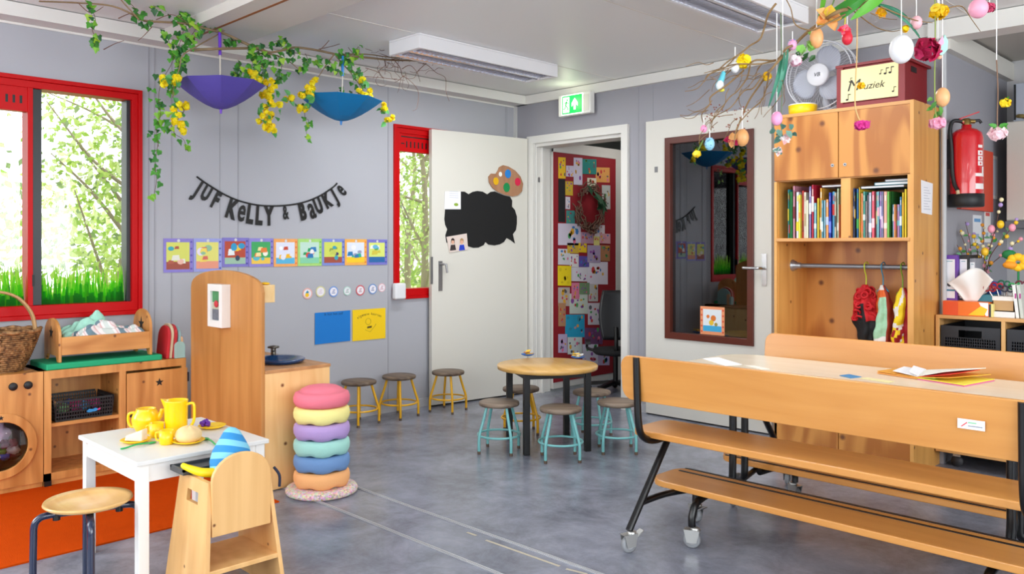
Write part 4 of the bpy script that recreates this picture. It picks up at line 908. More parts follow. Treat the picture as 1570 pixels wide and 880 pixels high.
# ---------------------------------------------------------------- books
BKM = {}
ORD = ['first', 'second', 'third', 'fourth', 'fifth', 'sixth', 'seventh', 'eighth', 'ninth', 'tenth', 'eleventh', 'twelfth', 'thirteenth', 'fourteenth', 'fifteenth', 'sixteenth', 'seventeenth', 'eighteenth', 'nineteenth', 'twentieth', 'twenty-first', 'twenty-second', 'twenty-third', 'twenty-fourth', 'twenty-fifth', 'twenty-sixth']
def book(x0, x1, h, c, label, group, g, c2=None, lean=0, z0=1.2225, dep=.2, yfr=None):
    y0 = (KY+.03+g.uniform(0, .02)) if yfr is None else yfr; e = .0006
    X = Matrix.Translation((x0, 0, z0)) @ Matrix.Shear('XZ', 4, (0, 0)) if False else Matrix.Translation((x0, 0, z0)) @ Matrix.Rotation(lean, 4, 'Y')
    w_ = x1-x0; m = MB(X)
    m.box((e, y0, 0), (w_-e, y0+.0025, h)); m.box((e, y0, 0), (e+.0016, y0+dep, h)); m.box((w_-e-.0016, y0, 0), (w_-e, y0+dep, h))
    o = m.build('book', mat(c, .5)); tag(o, label, 'book', group)
    MB(X).box((e+.0016, y0+.0025, .002), (w_-e-.0016, y0+dep-.002, h-.002)).build('pages', mat('#ece6d8', .8), o)
    if c2:
        q = MB(X); q.m = 0; a = g.uniform(.1, .5)*h; q.box((e, y0-.0006, a), (w_-e, y0, a+h*g.uniform(.12, .3))); q.box((e+w_*.3, y0-.0006, h*.8), (w_-e-w_*.3, y0, h*.92)); q.build('spine_print', mat(c2, .5), o)
g = random.Random(12)
left = [(118, 135, 182, '#2f8d96', '#d9c02e', 'teal'), (135, 148, 205, '#2f8f4a', '#b51f2a', 'green'), (148, 166, 207, '#31904f', None, 'dark green'), (168, 196, 110, '#c98a9c', '#7d1d2c', 'tall dusty pink'), (196, 207, 205, '#7a2f24', None, 'brown'),
 (207, 240, 210, '#d9dde8', '#f0d820', 'silver white'), (240, 266, 240, '#f2e24a', '#f09a2e', 'yellow'), (268, 292, 195, '#c62f26', '#8c1d1a', 'red'), (296, 326, 212, '#ddd6bf', '#b9a67e', 'cream'), (326, 356, 300, '#e0d8bc', None, 'short cream'), (358, 384, 150, '#8a7cb4', '#e4e0ea', 'mauve'),
 (386, 412, 112, '#b21f3c', '#f0d8d0', 'tall crimson'), (412, 440, 330, '#86b9c4', '#cfe0d8', 'short pale blue'), (442, 466, 278, '#e9c72e', None, 'mustard yellow'), (468, 494, 165, '#e8a742', '#f3e9da', 'tall amber'), (494, 514, 300, '#5ea0b4', '#c9dbe0', 'blue grey'), (514, 536, 300, '#8fbfd0', None, 'light blue'),
 (536, 568, 290, '#ee9a58', '#b3c0d8', 'peach orange'), (568, 596, 215, '#1f36a8', '#6a7ce0', 'royal blue'), (598, 628, 205, '#4c9fc8', '#cf2a2a', 'sky blue'), (630, 652, 215, '#cfc4ac', '#3a3a3a', 'beige'), (654, 676, 170, '#b6d0b0', '#e8ece0', 'tall pale green'), (676, 692, 345, '#dd6a38', None, 'short orange')]
right = [(822, 852, 170, '#3f5fa8', '#8da6d8', 'denim blue'), (854, 868, 210, '#2b2f33', '#c9a23a', 'black'), (870, 896, 175, '#1f5f94', '#3aa04a', 'ocean blue'), (897, 914, 158, '#efc83a', None, 'tall yellow'), (914, 942, 222, '#f09c5e', '#e87c4a', 'salmon orange'), (948, 972, 205, '#4fa392', '#cfe8e0', 'sea green'), (972, 990, 310, '#b8a8a4', None, 'short taupe'), (990, 1002, 240, '#c9b9c4', None, 'thin lilac grey'), (1002, 1036, 215, '#a8b4c8', '#dfe4ee', 'silver blue'),
 (1042, 1074, 205, '#e2586a', '#f6c6cc', 'coral red'), (1076, 1102, 205, '#84c4c0', '#d9e8a0', 'aqua'), (1102, 1126, 205, '#7fbcc8', '#e6a0b0', 'pale aqua'), (1128, 1150, 205, '#a07cc0', '#d8c8ec', 'violet'), (1150, 1170, 205, '#9a9cc8', '#e0c0d8', 'periwinkle'), (1170, 1212, 205, '#e4a894', '#f2dccc', 'rose beige'), (1212, 1238, 205, '#72bd52', None, 'lime green'), (1238, 1250, 200, '#2f7a38', None, 'dark green'),
 (1256, 1286, 345, '#7fb4d6', '#e0ecf4', 'short powder blue'), (1286, 1308, 345, '#ef9a4a', '#d8607a', 'short tangerine'), (1308, 1342, 345, '#b088bc', '#7ac0d0', 'short plum'), (1342, 1368, 262, '#3c86b4', '#dce6ea', 'steel blue'), (1372, 1396, 215, '#f2cf1e', '#e0a818', 'golden yellow'), (1400, 1428, 178, '#f4d61e', None, 'tallest bright yellow'), (1432, 1468, 235, '#b5d22c', '#f4e21e', 'yellow green'), (1470, 1486, 400, '#c98a9a', None, 'short old rose')]
for nm, arr in (('left', left), ('right', right)):
    for i, (a, b_, top, c, c2, cn) in enumerate(arr):
        xa = BW(1190+a/7.136, 360, KY+.03).x; xb = BW(1190+b_/7.136, 360, KY+.03).x
        zt = BW(1190+a/7.136, 265+top/7.136, KY+.03).z
        lo, hi = (KX0+.018, 2.861) if nm == 'left' else (2.916, KX1-.031)
        xa = max(xa, lo); xb = min(xb, hi)
        book(xa, xb-.0004, min(zt, 1.52)-1.2225, c, '%s book, %s from the left in the %s bay of the cabinet shelf' % (cn, ORD[i], nm), 'books in the %s bay' % nm, g, c2)
ztop = 1.2225
def lying(x0, x1, z, th, c, label):
    y0 = KY+.035; m = MB(); m.box((x0, y0, z), (x1, y0+.2, z+.002)).box((x0, y0, z+th-.002), (x1, y0+.2, z+th)).box((x0, y0, z), (x0+.002, y0+.2, z+th))
    o = tag(m.build('book', mat(c, .5)), label, 'book', 'books lying on top of the rows'); MB().box((x0+.002, y0+.003, z+.002), (x1-.003, y0+.198, z+th-.002)).build('pages', mat('#e4e2e2', .8), o)
def bx(px, py): return BW(1190+px/7.136, 265+py/7.136, KY+.035)
zl = max(bx(922, 178).z, max(1.2225+min(bx(a, tp_).z, 1.52)-1.2225 for (a, b_, tp_, *_r) in right if 960 < a < 1250)+.001)
lying(bx(925, 0).x, bx(1400, 0).x, zl+.001, .013, '#3a4a52', 'book lying flat across the upright row in the right bay, lowest of three')
lying(bx(1075, 0).x, KX1-.032, zl+.0155, .015, '#2f7f8c', 'teal edged book lying flat in the right bay, middle of three')
lying(bx(1190, 0).x, KX1-.034, zl+.032, .012, '#6a6a70', 'book lying flat in the right bay, topmost of three')
zl2 = max(min(bx(a, tp_).z, 1.52) for (a, b_, tp_, *_r) in left if 495 < a < 690)+.002
lying(bx(500, 0).x, 2.861, bx(500, 168).z+.004, .011, '#8c8890', 'white edged book lying flat over the end of the left bay row')
# ---------------------------------------------------------------- things on top of the cabinet
fn = thing('desk_fan', 'large white round fan with translucent blades on top of the cabinet', 'fan', (2.665, -.25, KZ))
fc = Vector((2.68, -.21, 2.15)); RF = .198
AXY = Matrix.Rotation(PI/2, 3, 'X')
m = MB()
for yy_, rr in ((-.05, RF*.97), (0, RF), (.05, RF*.97)): m.ring(fc+UY*yy_, rr, .0035, 48, 6, AXY)
for q in range(72):
    a = 2*PI*q/72; c, s_ = math.cos(a), math.sin(a)
    m.tube([fc+Vector((.06*c, -.062, .06*s_)), fc+Vector((RF*.6*c, -.066, RF*.6*s_)), fc+Vector((RF*.97*c, -.05, RF*.97*s_)), fc+Vector((RF*c, 0, RF*s_))], .0008, 4, False)
for q in range(40):
    a = 2*PI*q/40; c, s_ = math.cos(a), math.sin(a); m.tube([fc+Vector((.04*c, .075, .04*s_)), fc+Vector((RF*c, .04, RF*s_))], .0009, 4, False)
m.build('grille', mat('#dcdce2', .4), fn)
def blade(m, a0):
    for_ = []; NU, NV = 8, 12
    def f(u, v):
        r = .045+(RF-.065)*v; a = a0+(u-.5)*(1.6*math.sin(PI*min(1, v*.75+.25))**.6)+.25*v
        return fc+Vector((r*math.cos(a), .012*(u-.5)*2-.01, r*math.sin(a)))
    m.sheet(f, NU, NV)
for a0 in (1.0, 3.35, 5.35):
    m = MB(); blade(m, a0); m.build('fan_blade', mat('#c6cad8', .3, trans=.2), fn, solid=.003)
XH = Matrix.Translation(fc+UY*-.055) @ Matrix.Rotation(PI/2, 4, 'X')
h_ = MB(XH); h_.lathe([(.062, -.01), (.065, .004), (.058, .012), (0, .014)], seg=32); hb = h_.build('hub_cap', mat('#e9e9ee', .35), fn)
m = MB(); text(m, 'VB', fc+Vector((0, -.0705, -.011)), UX, UZ, .032, .001, shear=.25); m.build('monogram', mat('#3a3a44', .5), hb)
m = MB(); m.lathe([(.05, 0), (.055, .02), (.045, .07), (.03, .09)], (0, 0, 0), 20); MB(Matrix.Translation(fc+UY*.02) @ Matrix.Rotation(-PI/2, 4, 'X')).lathe([(.045, 0), (.05, .02), (.045, .07), (.03, .09), (0, .09)], seg=20).build('motor_housing', M_whitep, fn)
m = MB(); m.tube([(2.68, -.13, KZ+.01), (2.68, -.15, KZ+.12), (2.68, -.17, KZ+.22)], [.03, .022, .022], 12); m.lathe([(.11, 0), (.115, .012), (.10, .022), (.03, .03), (0, .03)], (2.68, -.14, KZ+.0005), 28); m.build('stand', mat('#c9ccd6', .4), fn)
p = BW(1227, 170, -.33)
m = MB(at((p.x, -.30, KZ+.0005))); m.lathe([(.070, 0), (.075, .004), (.079, .052), (.076, .053), (.071, .008), (0, .006)], seg=32); m.m = 1; m.lathe([(.0775, .053), (.0785, .058), (.075, .058)], seg=32)
tag(m.build('bowl', [mat('#f8cf10', .4), mat('#e9e9ea', .4)]), 'low yellow round tub with white rim in front of the fan', 'bowl')
# red music box
mz = thing('music_box', 'dark red wooden crate with cream lettered panel on the cabinet', 'box', (3.0, -.25, KZ))
mx0, mx1, my0, my1, mzt = 2.838, 3.195, -.378, -.01, 2.165
M_dr = mat('#820a12', .45)
m = MB(); z0 = KZ+.001; m.box((mx0, my0, z0), (mx1, my1, z0+.02)).box((mx0+.012, my0+.012, z0+.02), (mx1-.012, my1-.012, mzt-.02)).box((mx0-.004, my0-.004, mzt-.022), (mx1+.004, my1+.004, mzt-.008))
m.box((mx0, my0, z0+.02), (mx0+.035, my0+.014, mzt-.022)).box((mx1-.035, my0, z0+.02), (mx1, my0+.014, mzt-.022))
m.build('crate', M_dr, mz)
m = MB(); m.prism([(-.15, 0), (.15, 0), (.152, .178), (-.148, .176)], ((mx0+mx1)/2-.005, my0-.0005+.0, z0+.028), UX, UZ, .002); pn = m.build('panel', mat('#efe2a8', .6), mz)
m = MB(); o_ = Vector(((mx0+mx1)/2-.005, my0-.003, z0+.085))
text(m, 'M', o_+UX*-.085, UX, UZ, .085, .0008, shear=.3); text(m, 'uziek', o_+UX*.025, UX, UZ, .052, .0008, shear=.3)
for (dx, dz, s_) in ((.085, .068, 1), (.11, .07, 1), (-.115, -.045, 1), (.125, -.03, .8), (.06, .07, .7), (-.1, .05, .7)):
    c = o_+Vector((dx, 0, dz)); m.prism(circ(.0075*s_, 10, 0, 0, .0055*s_), c, UX, UZ, .0008); m.box((c.x+.005*s_, c.y-.0008, c.z), (c.x+.008*s_, c.y, c.z+.03*s_)); m.box((c.x+.005*s_, c.y-.0008, c.z+.025*s_), (c.x+.02*s_, c.y, c.z+.03*s_))
m.build('lettering', mat('#2a2420', .6), pn)
m = MB(); m.box((mx1-.0115, -.26, 2.095), (mx1-.0105, -.18, 2.125)); m.build('hand_hole', mat('#1a0606', .7), mz)
# ---------------------------------------------------------------- fire extinguisher, red panel, frames on the recess wall
fe = thing('fire_extinguisher', 'red fire extinguisher hanging on the grey wall beside the cabinet', 'fire extinguisher', (3.352, .075, 1.38))
Xe = at((3.352, .075, 0))
MB(Xe).lathe([(.0, 1.405), (.068, 1.405), (.080, 1.42), (.081, 1.44), (.081, 1.755), (.074, 1.785), (.05, 1.805), (.025, 1.812), (.025, 1.83), (0, 1.83)], seg=40).build('cylinder', mat('#cf0f1c', .25, coat=.6), fe)
MB(Xe).lathe([(.080, 1.388), (.085, 1.392), (.086, 1.455), (.081, 1.458)], seg=40).build('base_ring', mat('#17171a', .5), fe)
m = MB(Xe); m.lathe([(.02, 1.825), (.022, 1.86), (.015, 1.865), (0, 1.865)], seg=14); m.tube([(-.02, -.02, 1.85), (.03, .03, 1.85)], .012, 10); m.build('valve', mat('#8b7440', .35, .8), fe)
m = MB(Xe); m.bar((-.03, -.03, 1.862), (.045, .045, 1.90), .022, .006); m.bar((-.03, -.03, 1.862), (-.012, -.012, 1.84), .022, .01); m.build('lever', mat('#c0121c', .35), fe)
MB(Xe).tube([(.0, .0, 1.85), (.05, .045, 1.855), (.058, .05, 1.84)], .008, 8).build('carry_handle', mat('#1a1a1c', .4), fe)
cdir = Vector((R2*-.45+.0, -1, 0)).normalized()
hp = [Vector((-.018, -.022, 1.85)), Vector((-.05, -.055, 1.85)), Vector((-.060, -.072, 1.80)), Vector((-.052, -.074, 1.70)), Vector((-.048, -.075, 1.58)), Vector((-.036, -.080, 1.51)), Vector((-.018, -.086, 1.475))]
MB(Xe).tube(smoothpath(hp, 5), .0105, 10).build('hose', mat('#151517', .5), fe)
m = MB(Xe); m.tube([hp[-1], hp[-1]+Vector((.003, -.002, -.02))], .009, 10); m.build('nozzle', mat('#c9b690', .4), fe)
m = MB(Xe)
def onc(ang, z, r=.0815): return Vector((r*math.cos(ang), r*math.sin(ang), z))
def patch(m, a0, a1, z0, z1, k):
    m.m = k; n_ = 4
    for i in range(n_):
        b0 = a0+(a1-a0)*i/n_; b1 = a0+(a1-a0)*(i+1)/n_; m.add([onc(b0, z0), onc(b1, z0), onc(b1, z1), onc(b0, z1)], [(0, 1, 2, 3)])
va = math.radians(-20)
for (z0_, z1_, w_) in ((1.715, 1.70, .2), (1.685, 1.66, .22), (1.655, 1.632, .22), (1.628, 1.605, .22), (1.565, 1.548, .4), (1.51, 1.48, .4)): patch(m, va-w_, va+w_, min(z0_, z1_), max(z0_, z1_), 0)
for i_, zz in enumerate((1.6725, 1.6435, 1.6165)): m.m = 1; m.add([onc(va-.07, zz-.005, .082), onc(va+.07, zz-.005, .082), onc(va+.07, zz+.005, .082), onc(va-.07, zz+.005, .082)], [(0, 1, 2, 3)])
patch(m, va+.15, va+.35, 1.548, 1.60, 0)
m.build('label_marks', [mat('#f0e9e6', .5), mat('#cf0f1c', .4)], fe)
m = MB(); m.box((3.2605, .05, 1.60), (3.275, .10, 1.76)); m.build('bracket', mat('#55565a', .5), fe)
tag(MB().box((3.2605, .215, 1.385), (3.285, .810, 1.748)).build('red_wall_panel', mat('#d8492f', .5), bevel=.002), 'flat orange red rectangular panel on the wall behind the fire extinguisher', 'panel')
m = MB(); m.box((3.2605, .84, 1.47), (3.266, .97, 1.735)); m.m = 1; m.box((3.266, .855, 1.49), (3.2665, .955, 1.715)); tag(m.build('wall_frame', [M_whitep, mat('#c9cdd8', .5)]), 'narrow white framed sheet on the wall right of the red panel', 'picture frame')
for k, (a, b_, c, d, col, l) in enumerate([(.50, .66, 1.19, 1.36, '#e4e6ea', 'white notice sheet on the wall under the red panel, left one'), (.72, .84, 1.20, 1.40, '#eceae6', 'white notice sheet with red print on the wall under the framed sheet'), (.62, .80, 1.02, 1.13, '#e8e4d4', 'small cream notice low on the wall behind the blossom branches')]):
    m = MB(); m.box((3.2605, a, c), (3.2625, b_, d)); m.m = 1; m.box((3.2625, a+.02, d-.04), (3.263, b_-.02, d-.02)); m.m = 2; m.box((3.2625, a+.02, c+.03), (3.263, b_-.05, c+.06))
    tag(m.build('notice_sheet', [mat(col, .7), mat('#6aa0d0' if k != 1 else '#d8605a', .7), mat('#e9d45a' if k == 2 else '#a0b4c8', .7)]), l, 'notice')
# ---------------------------------------------------------------- wall cupboard and counter in the recess
wc = thing('wall_cupboard', 'pale wall cupboard in the recess behind the blossom branches', 'cupboard', (3.95, 1.02, 1.29))
MB().box((3.345, .86, 1.33), (4.8, 1.198, 1.93)).build('cupboard_body', mat('#d3cec3', .45), wc, .003)
MB().box((3.345, .83, 1.286), (4.8, 1.198, 1.328)).build('light_rail', mat('#6f7074', .5), wc)
MB().box((3.349, .842, 1.335), (4.06, .858, 1.925)).build('door', mat('#d3cec3', .45), wc, .002)
m = MB(); m.box((3.375, .88, 1.931), (3.75, 1.15, 2.16)); m.m = 1; m.box((3.378, .876, 1.94), (3.39, .88, 2.155)); tag(m.build('grey_box', [mat('#aab0bc', .4), M_black], bevel=.003), 'grey box with a dark edge on top of the recess cupboard', 'box')
m = MB(); g = random.Random(6)
for k in range(9): m.ball((3.40+g.uniform(0, .09), .867+g.uniform(-.008, .006), 1.945+g.uniform(0, .02)), (.018, .008, .012), 8, 6)
tag(m.build('dried_decoration', mat('#7a6a3a', .8)), 'small dried plant decoration on the cupboard edge in front of the grey box', 'decoration')
tag(MB().box((3.38, .62, 0), (4.8, 1.195, .78)).build('counter_cabinet', mat('#c9c9cc', .5), bevel=.004), 'light grey low cabinet at the back of the recess', 'cabinet')
# ---------------------------------------------------------------- low crate shelf
S0x, S0y, SZ = 3.250, -.092, .812
sh = thing('crate_shelf', 'low wooden shelf unit on castors holding black crates', 'shelf unit', (4.1, .12, 0))
Ms = wood('#dfae6e', '#c98d4c', 'x', 1, .42, .2, 'shelf pine', .3); Msz = wood('#dfae6e', '#c98d4c', 'z', 1, .42, .2, 'shelf pine upright', .3)
SX1 = 4.75; t = .018
MB().box((S0x, S0y, SZ-t), (SX1, .33, SZ)).build('top_board', Ms, sh, .001)
MB().box((S0x, S0y, .085), (SX1, .33, .105)).build('bottom_board', Ms, sh, .001)
MB().box((S0x+.03, S0y+.0, .45), (SX1-.02, .32, .465)).build('shelf', Ms, sh)
xs = [S0x, BW(1535, 500, S0y).x, BW(1535, 500, S0y).x*2-S0x]
for x in xs+[SX1-t]: MB().box((x, S0y, .105), (x+t, .33, SZ-t)).build('upright', Msz, sh, .001)
MB().box((S0x, .325, .085), (SX1, .33, SZ)).build('back_panel', mat('#5a4a3a', .7), sh)
for (x, y) in ((3.33, 0), (4.65, 0), (3.33, .27), (4.65, .27)):
    c = MB(Matrix.Translation((x, y, .03)) @ Matrix.Rotation(PI/2, 4, 'X')).lathe([(.0, -.012), (.03, -.012), (.03, .012), (0, .012)], seg=16).build('caster', mat('#3b3b3e', .5), sh)
    MB().box((x-.018, y-.016, .055), (x+.018, y+.016, .085)).build('fork', M_chrome, c)
k = 0
LB = ['top left black lattice crate in the low shelf', 'top middle black lattice crate in the low shelf', 'top right black lattice crate in the low shelf', 'bottom left black lattice crate in the low shelf under the bench view', 'bottom middle black lattice crate in the low shelf', 'bottom right black lattice crate in the low shelf']
for (zz) in (.467, .107):
    for (a, b_) in ((xs[0]+t, xs[1]), (xs[1]+t, xs[2]), (xs[2]+t, SX1-t)):
        if b_-a < .1: continue
        hgt = .29 if zz > .3 else .30
        c = thing('storage_crate', LB[k], 'crate', ((a+b_)/2, .1, zz), 0, 'black crates in the low shelf'); k += 1
        m = MB(); x0, x1, y0, y1 = a+.006, b_-.006, S0y+.008, .30
        m.box((x0, y0+.004, zz+.001), (x1, y1, zz+.006)).box((x0, y0+.004, zz), (x0+.005, y1, zz+hgt)).box((x1-.005, y0+.004, zz), (x1, y1, zz+hgt)).box((x0, y1-.005, zz), (x1, y1, zz+hgt))
        cxx = (x0+x1)/2; m.box((x0, y0, zz), (x1, y0+.005, zz+.03)); m.box((x0, y0, zz+hgt-.02), (x1, y0+.005, zz+hgt))
        m.box((x0, y0, zz+.03), (x0+.02, y0+.005, zz+hgt-.02)).box((x1-.02, y0, zz+.03), (x1, y0+.005, zz+hgt-.02)).box((x0+.02, y0, zz+hgt-.06), (cxx-.055, y0+.005, zz+hgt-.02)).box((cxx+.055, y0, zz+hgt-.06), (x1-.02, y0+.005, zz+hgt-.02))
        n_ = 22
        for i in range(n_+1):
            xx = x0+.02+(x1-x0-.04)*i/n_; m.bar((xx, y0+.0025, zz+.03), (xx, y0+.0025, zz+hgt-.06), .0035, .004, (0, 1, 0))
        for j in range(14):
            z_ = zz+.03+(hgt-.09)*j/13; m.box((x0+.02, y0+.001, z_-.002), (x1-.02, y0+.004, z_+.002))
        m.build('crate_body', mat('#1c1e24', .45), c); MB().box((x0+.01, y0+.012, zz+.008), (x1-.01, y1-.01, zz+hgt*.62)).build('crate_lining', mat('#2a2c33', .8), c)
# binders
def binder(px0, px1, pyt, y, mt, l, ring=True):
    a = BW(px0, 470, y); b_ = BW(px1, 470, y); zt = BW(px0, pyt, y).z; t_ = thing('ring_binder', l, 'binder', ((a.x+b_.x)/2, y+.1, SZ))
    MB().box((a.x, y, SZ+.001), (b_.x, y+.20, zt)).build('cover', mt, t_, .002)
    w_ = b_.x-a.x; hh = zt-SZ
    m = MB(); m.box((a.x+w_*.14, y-.001, SZ+hh*.42), (b_.x-w_*.16, y, zt-hh*.07)); m.box((a.x+w_*.14, y-.001, SZ+hh*.27), (b_.x-w_*.16, y, SZ+hh*.39)); m.m = 1; m.box((a.x+w_*.14, y-.0012, SZ+hh*.395), (b_.x-w_*.16, y, SZ+hh*.415)); m.m = 2
    m.prism(circ(w_*.14, 16, (a.x+b_.x)/2, SZ+hh*.50), (0, y-.001, 0), UX, UZ, .0006)
    m.m = 1; m.box((a.x+w_*.3, y-.0014, zt-hh*.11), (b_.x-w_*.3, y-.001, zt-hh*.10)); m.build('spine_label', [M_paper, mat('#3f8f9a', .5), mat('#4a4a50', .5)], t_)
    if ring: X_ = Matrix.Translation(((a.x+b_.x)/2, y-.001, SZ+hh*.18)) @ Matrix.Rotation(PI/2, 4, 'X'); q = MB(X_); q.ring((0, 0, 0), w_*.15, .002, 18, 6); q.m = 1; q.lathe([(w_*.14, -.001), (0, 0)], seg=16); q.build('finger_ring', [M_chrome, M_black], t_)
binder(1443.5, 1468, 391, .0, mat('#6d3fa6', .4), 'purple ring binder with white spine label beside the tall cabinet')
binder(1469.5, 1485, 391, .03, mat('#1c1c20', .5), 'black ring binder standing right of the purple one', False)
binder(1486, 1496, 396, .05, mat('#8e8f98', .5), 'slim grey binder right of the black binder', False)
# tissue box
a = BW(1446, 480, -.07); b_ = BW(1516, 480, -.07)
tb = thing('tissue_box', 'orange tissue box with a large white tissue on the shelf', 'tissue box', ((a.x+b_.x)/2, -.01, SZ))
m = MB(); zt_ = SZ+.075; m.m = 0; m.box((a.x, -.075, SZ+.001), (b_.x, .045, zt_)); m.m = 1; m.prism([(b_.x-.095, SZ+.006), (b_.x-.035, zt_-.02), (b_.x-.004, zt_-.035), (b_.x-.02, SZ+.006)], (0, -.0755, 0), UX, UZ, .0006); m.m = 2; m.prism([(b_.x-.045, zt_-.002), (b_.x-.001, zt_-.002), (b_.x-.001, SZ+.005), (b_.x-.012, SZ+.005)], (0, -.0752, 0), UX, UZ, .0008)
m.m = 3; m.prism([(a.x+.001, SZ+.001), (a.x+.075, SZ+.001), (a.x+.075, zt_-.001), (a.x+.001, zt_-.001)], (0, -.0752, 0), UX, UZ, .0005)
m.build('carton', [mat('#f2741c', .5), mat('#f5c418', .5), M_paper, mat('#e9531f', .5)], tb)
def tis(u, v):
    ang = (u-.5)*2; z = zt_+.15*v-.03*v*v*math.cos(5*u); wd = .03+.09*v
    return ((a.x+b_.x)/2+.01+ang*wd, -.012+.02*math.sin(9*u+2*v)*v-.02*v+.025*math.sin(4*u)*v, z-.025*abs(ang)*v)
MB().sheet(tis, 30, 14).build('tissue', mat('#f2f1ee', .9), tb, solid=.002)
def tis2(u, v):
    ang = (u-.5)*2; z = zt_+.13*v-.02*v*v; return ((a.x+b_.x)/2-.005+ang*(.025+.10*v), .01+.02*math.sin(8*u+1)*v, z-.035*abs(ang)*v)
MB().sheet(tis2, 30, 14).build('tissue', mat('#ecebe8', .9), tb, solid=.002)
# cartons and tools on the shelf
c0 = BW(1517, 480, -.03); c1 = BW(1526, 480, -.03); m = MB(); m.box((c0.x+.001, -.07, SZ+.001), (c1.x, .0, SZ+.068)); m.m = 1; m.box((c0.x+.008, -.071, SZ+.001), (c0.x+.018, -.07, SZ+.066))
tag(m.build('small_box', [mat('#e9dc8a', .6), mat('#3c3c40', .6)]), 'narrow cream and black box right of the tissue box', 'box')
c0 = BW(1527, 480, .02); c1 = BW(1560, 480, .02)
m = MB(); m.box((c0.x, -.055, SZ+.001), (c1.x+.005, .1, SZ+.03)); tag(m.build('white_carton', mat('#e6e4e2', .6)), 'flat white carton under the brown tool box on the shelf', 'box')
m = MB(); x0, x1 = c0.x, c1.x; m.m = 0; z0 = SZ+.031
m.box((x0, -.04, z0), (x1, -.036, z0+.055)).box((x0, .085, z0), (x1, .09, z0+.055)).box((x0, -.04, z0), (x0+.004, .09, z0+.055)).box((x1-.004, -.04, z0), (x1, .09, z0+.055)).box((x0, -.04, z0), (x1, .09, z0+.004)); m.m = 1; m.box((x0-.001, -.0415, z0+.055), (x1+.001, .0915, z0+.076))
tool = tag(m.build('scissors_box', [mat('#c19a6a', .7), mat('#e9e4dc', .6)]), 'brown cardboard box with white band full of childrens scissors', 'box')
c2 = BW(1500, 470, .05); m = MB(); m.m = 0; m.box((c2.x, .01, SZ+.001), (x0-.004, .12, SZ+.075)); m.m = 1; m.box((c2.x, .009, SZ+.075), (x0-.004, .121, SZ+.11)); tag(m.build('blue_lid_box', [mat('#b98f62', .7), mat('#4f9fb2', .6)]), 'brown box with a blue band behind the tissue box', 'box')
SC_C = [('#a01828', 'dark red handled'), ('#c22030', 'bright red handled'), ('#14684a', 'green handled'), ('#23283a', 'navy handled'), ('#2aa050', 'light green handled'), ('#6a1a2c', 'maroon handled')]
for k, (c, n_) in enumerate(SC_C):
    xx = x0+.012+(x1-x0-.024)*k/5; yy_ = -.02+.025*(k % 3); zt0 = z0+.03; ln = .07+.012*(k % 3)
    m = MB(); top = Vector((xx+(-.03+.012*k), yy_-.005, zt0+ln)); m.tube([(xx, yy_, z0+.01), (xx, yy_, zt0+.01), top], .004, 6)
    s_ = thing('scissors', '%s childrens scissors standing in the brown box' % n_, 'scissors', (xx, yy_, z0), 0, 'scissors in the brown box'); m.build('blades', M_chrome, s_)
    R_ = Matrix.Rotation(PI/2, 3, 'X') @ Matrix.Rotation(.0, 3, 'Z'); m = MB(); m.ring(top+Vector((-.012, 0, .016)), .015, .0042, 18, 6, R_); m.ring(top+Vector((.014, .003, .014)), .014, .0042, 18, 6, R_); m.build('handle', mat(c, .35), s_)
p = BW(1524, 440, .16); m = MB(at((p.x, .16, SZ+.001))); m.lathe([(.033, 0), (.034, .13), (.033, .155), (.026, .172), (0, .176)], seg=20); m.m = 1; m.lathe([(.0345, .0), (.0345, .10), (.034, .101)], seg=20); tag(m.build('blue_bottle', [mat('#2058b8', .5), mat('#4f86cc', .6)]), 'blue rounded canister standing behind the scissors', 'canister')
p = BW(1548, 440, .12); m = MB(); m.prism([(-.02, 0), (.03, 0), (.05, .17), (.01, .17)], (p.x-.005, .13, SZ+.001), UX, UZ, .03); tag(m.build('white_pack', mat('#ecebea', .6), bevel=.003), 'white paper pack leaning behind the scissors box', 'pack')
p = BW(1563, 470, -.02)
for q, (c, l) in enumerate([('#e6e6e2', 'white printed booklet standing at the right end of the shelf'), ('#c8cdc4', 'grey green booklet standing behind the white booklet')]):
    m = MB(); m.m = 0; m.prism([(-.008, 0), (.006, 0), (-.012, .17), (-.026, .165)], (p.x+.02*q, -.05, SZ+.001), UX, UZ, -.12); m.m = 1; m.box((p.x-.014+.02*q, -.0508, SZ+.10), (p.x-.006+.02*q, -.0502, SZ+.125)); tag(m.build('booklet', [mat(c, .6), mat('#b04a8a', .6)]), l, 'booklet')
pl = thing('soft_flower', 'yellow and orange felt flower with green leaves at the right end', 'decoration', (BW(1560, 400, .12).x, .12, SZ+.001))
c = Vector((BW(1562, 400, .12).x, .11, BW(1562, 402, .12).z)); m = MB()
for k in range(8): a = 2*PI*k/8; m.ball(c+Vector((.035*math.cos(a), -.005, .028*math.sin(a))), (.024, .014, .02), 10, 8)
m.m = 1; m.ball(c+Vector((-.035, -.015, -.015)), (.035, .015, .02), 10, 8); m.build('petals', [mat('#fbc51c', .6), mat('#f39a1e', .6)], pl)
m = MB(); m.tube([(c.x, .12, SZ+.001), c], .006, 6); m.ball(c+Vector((-.045, .01, .04)), (.035, .01, .025), 10, 6); m.build('leaf', mat('#137a3e', .6), pl)
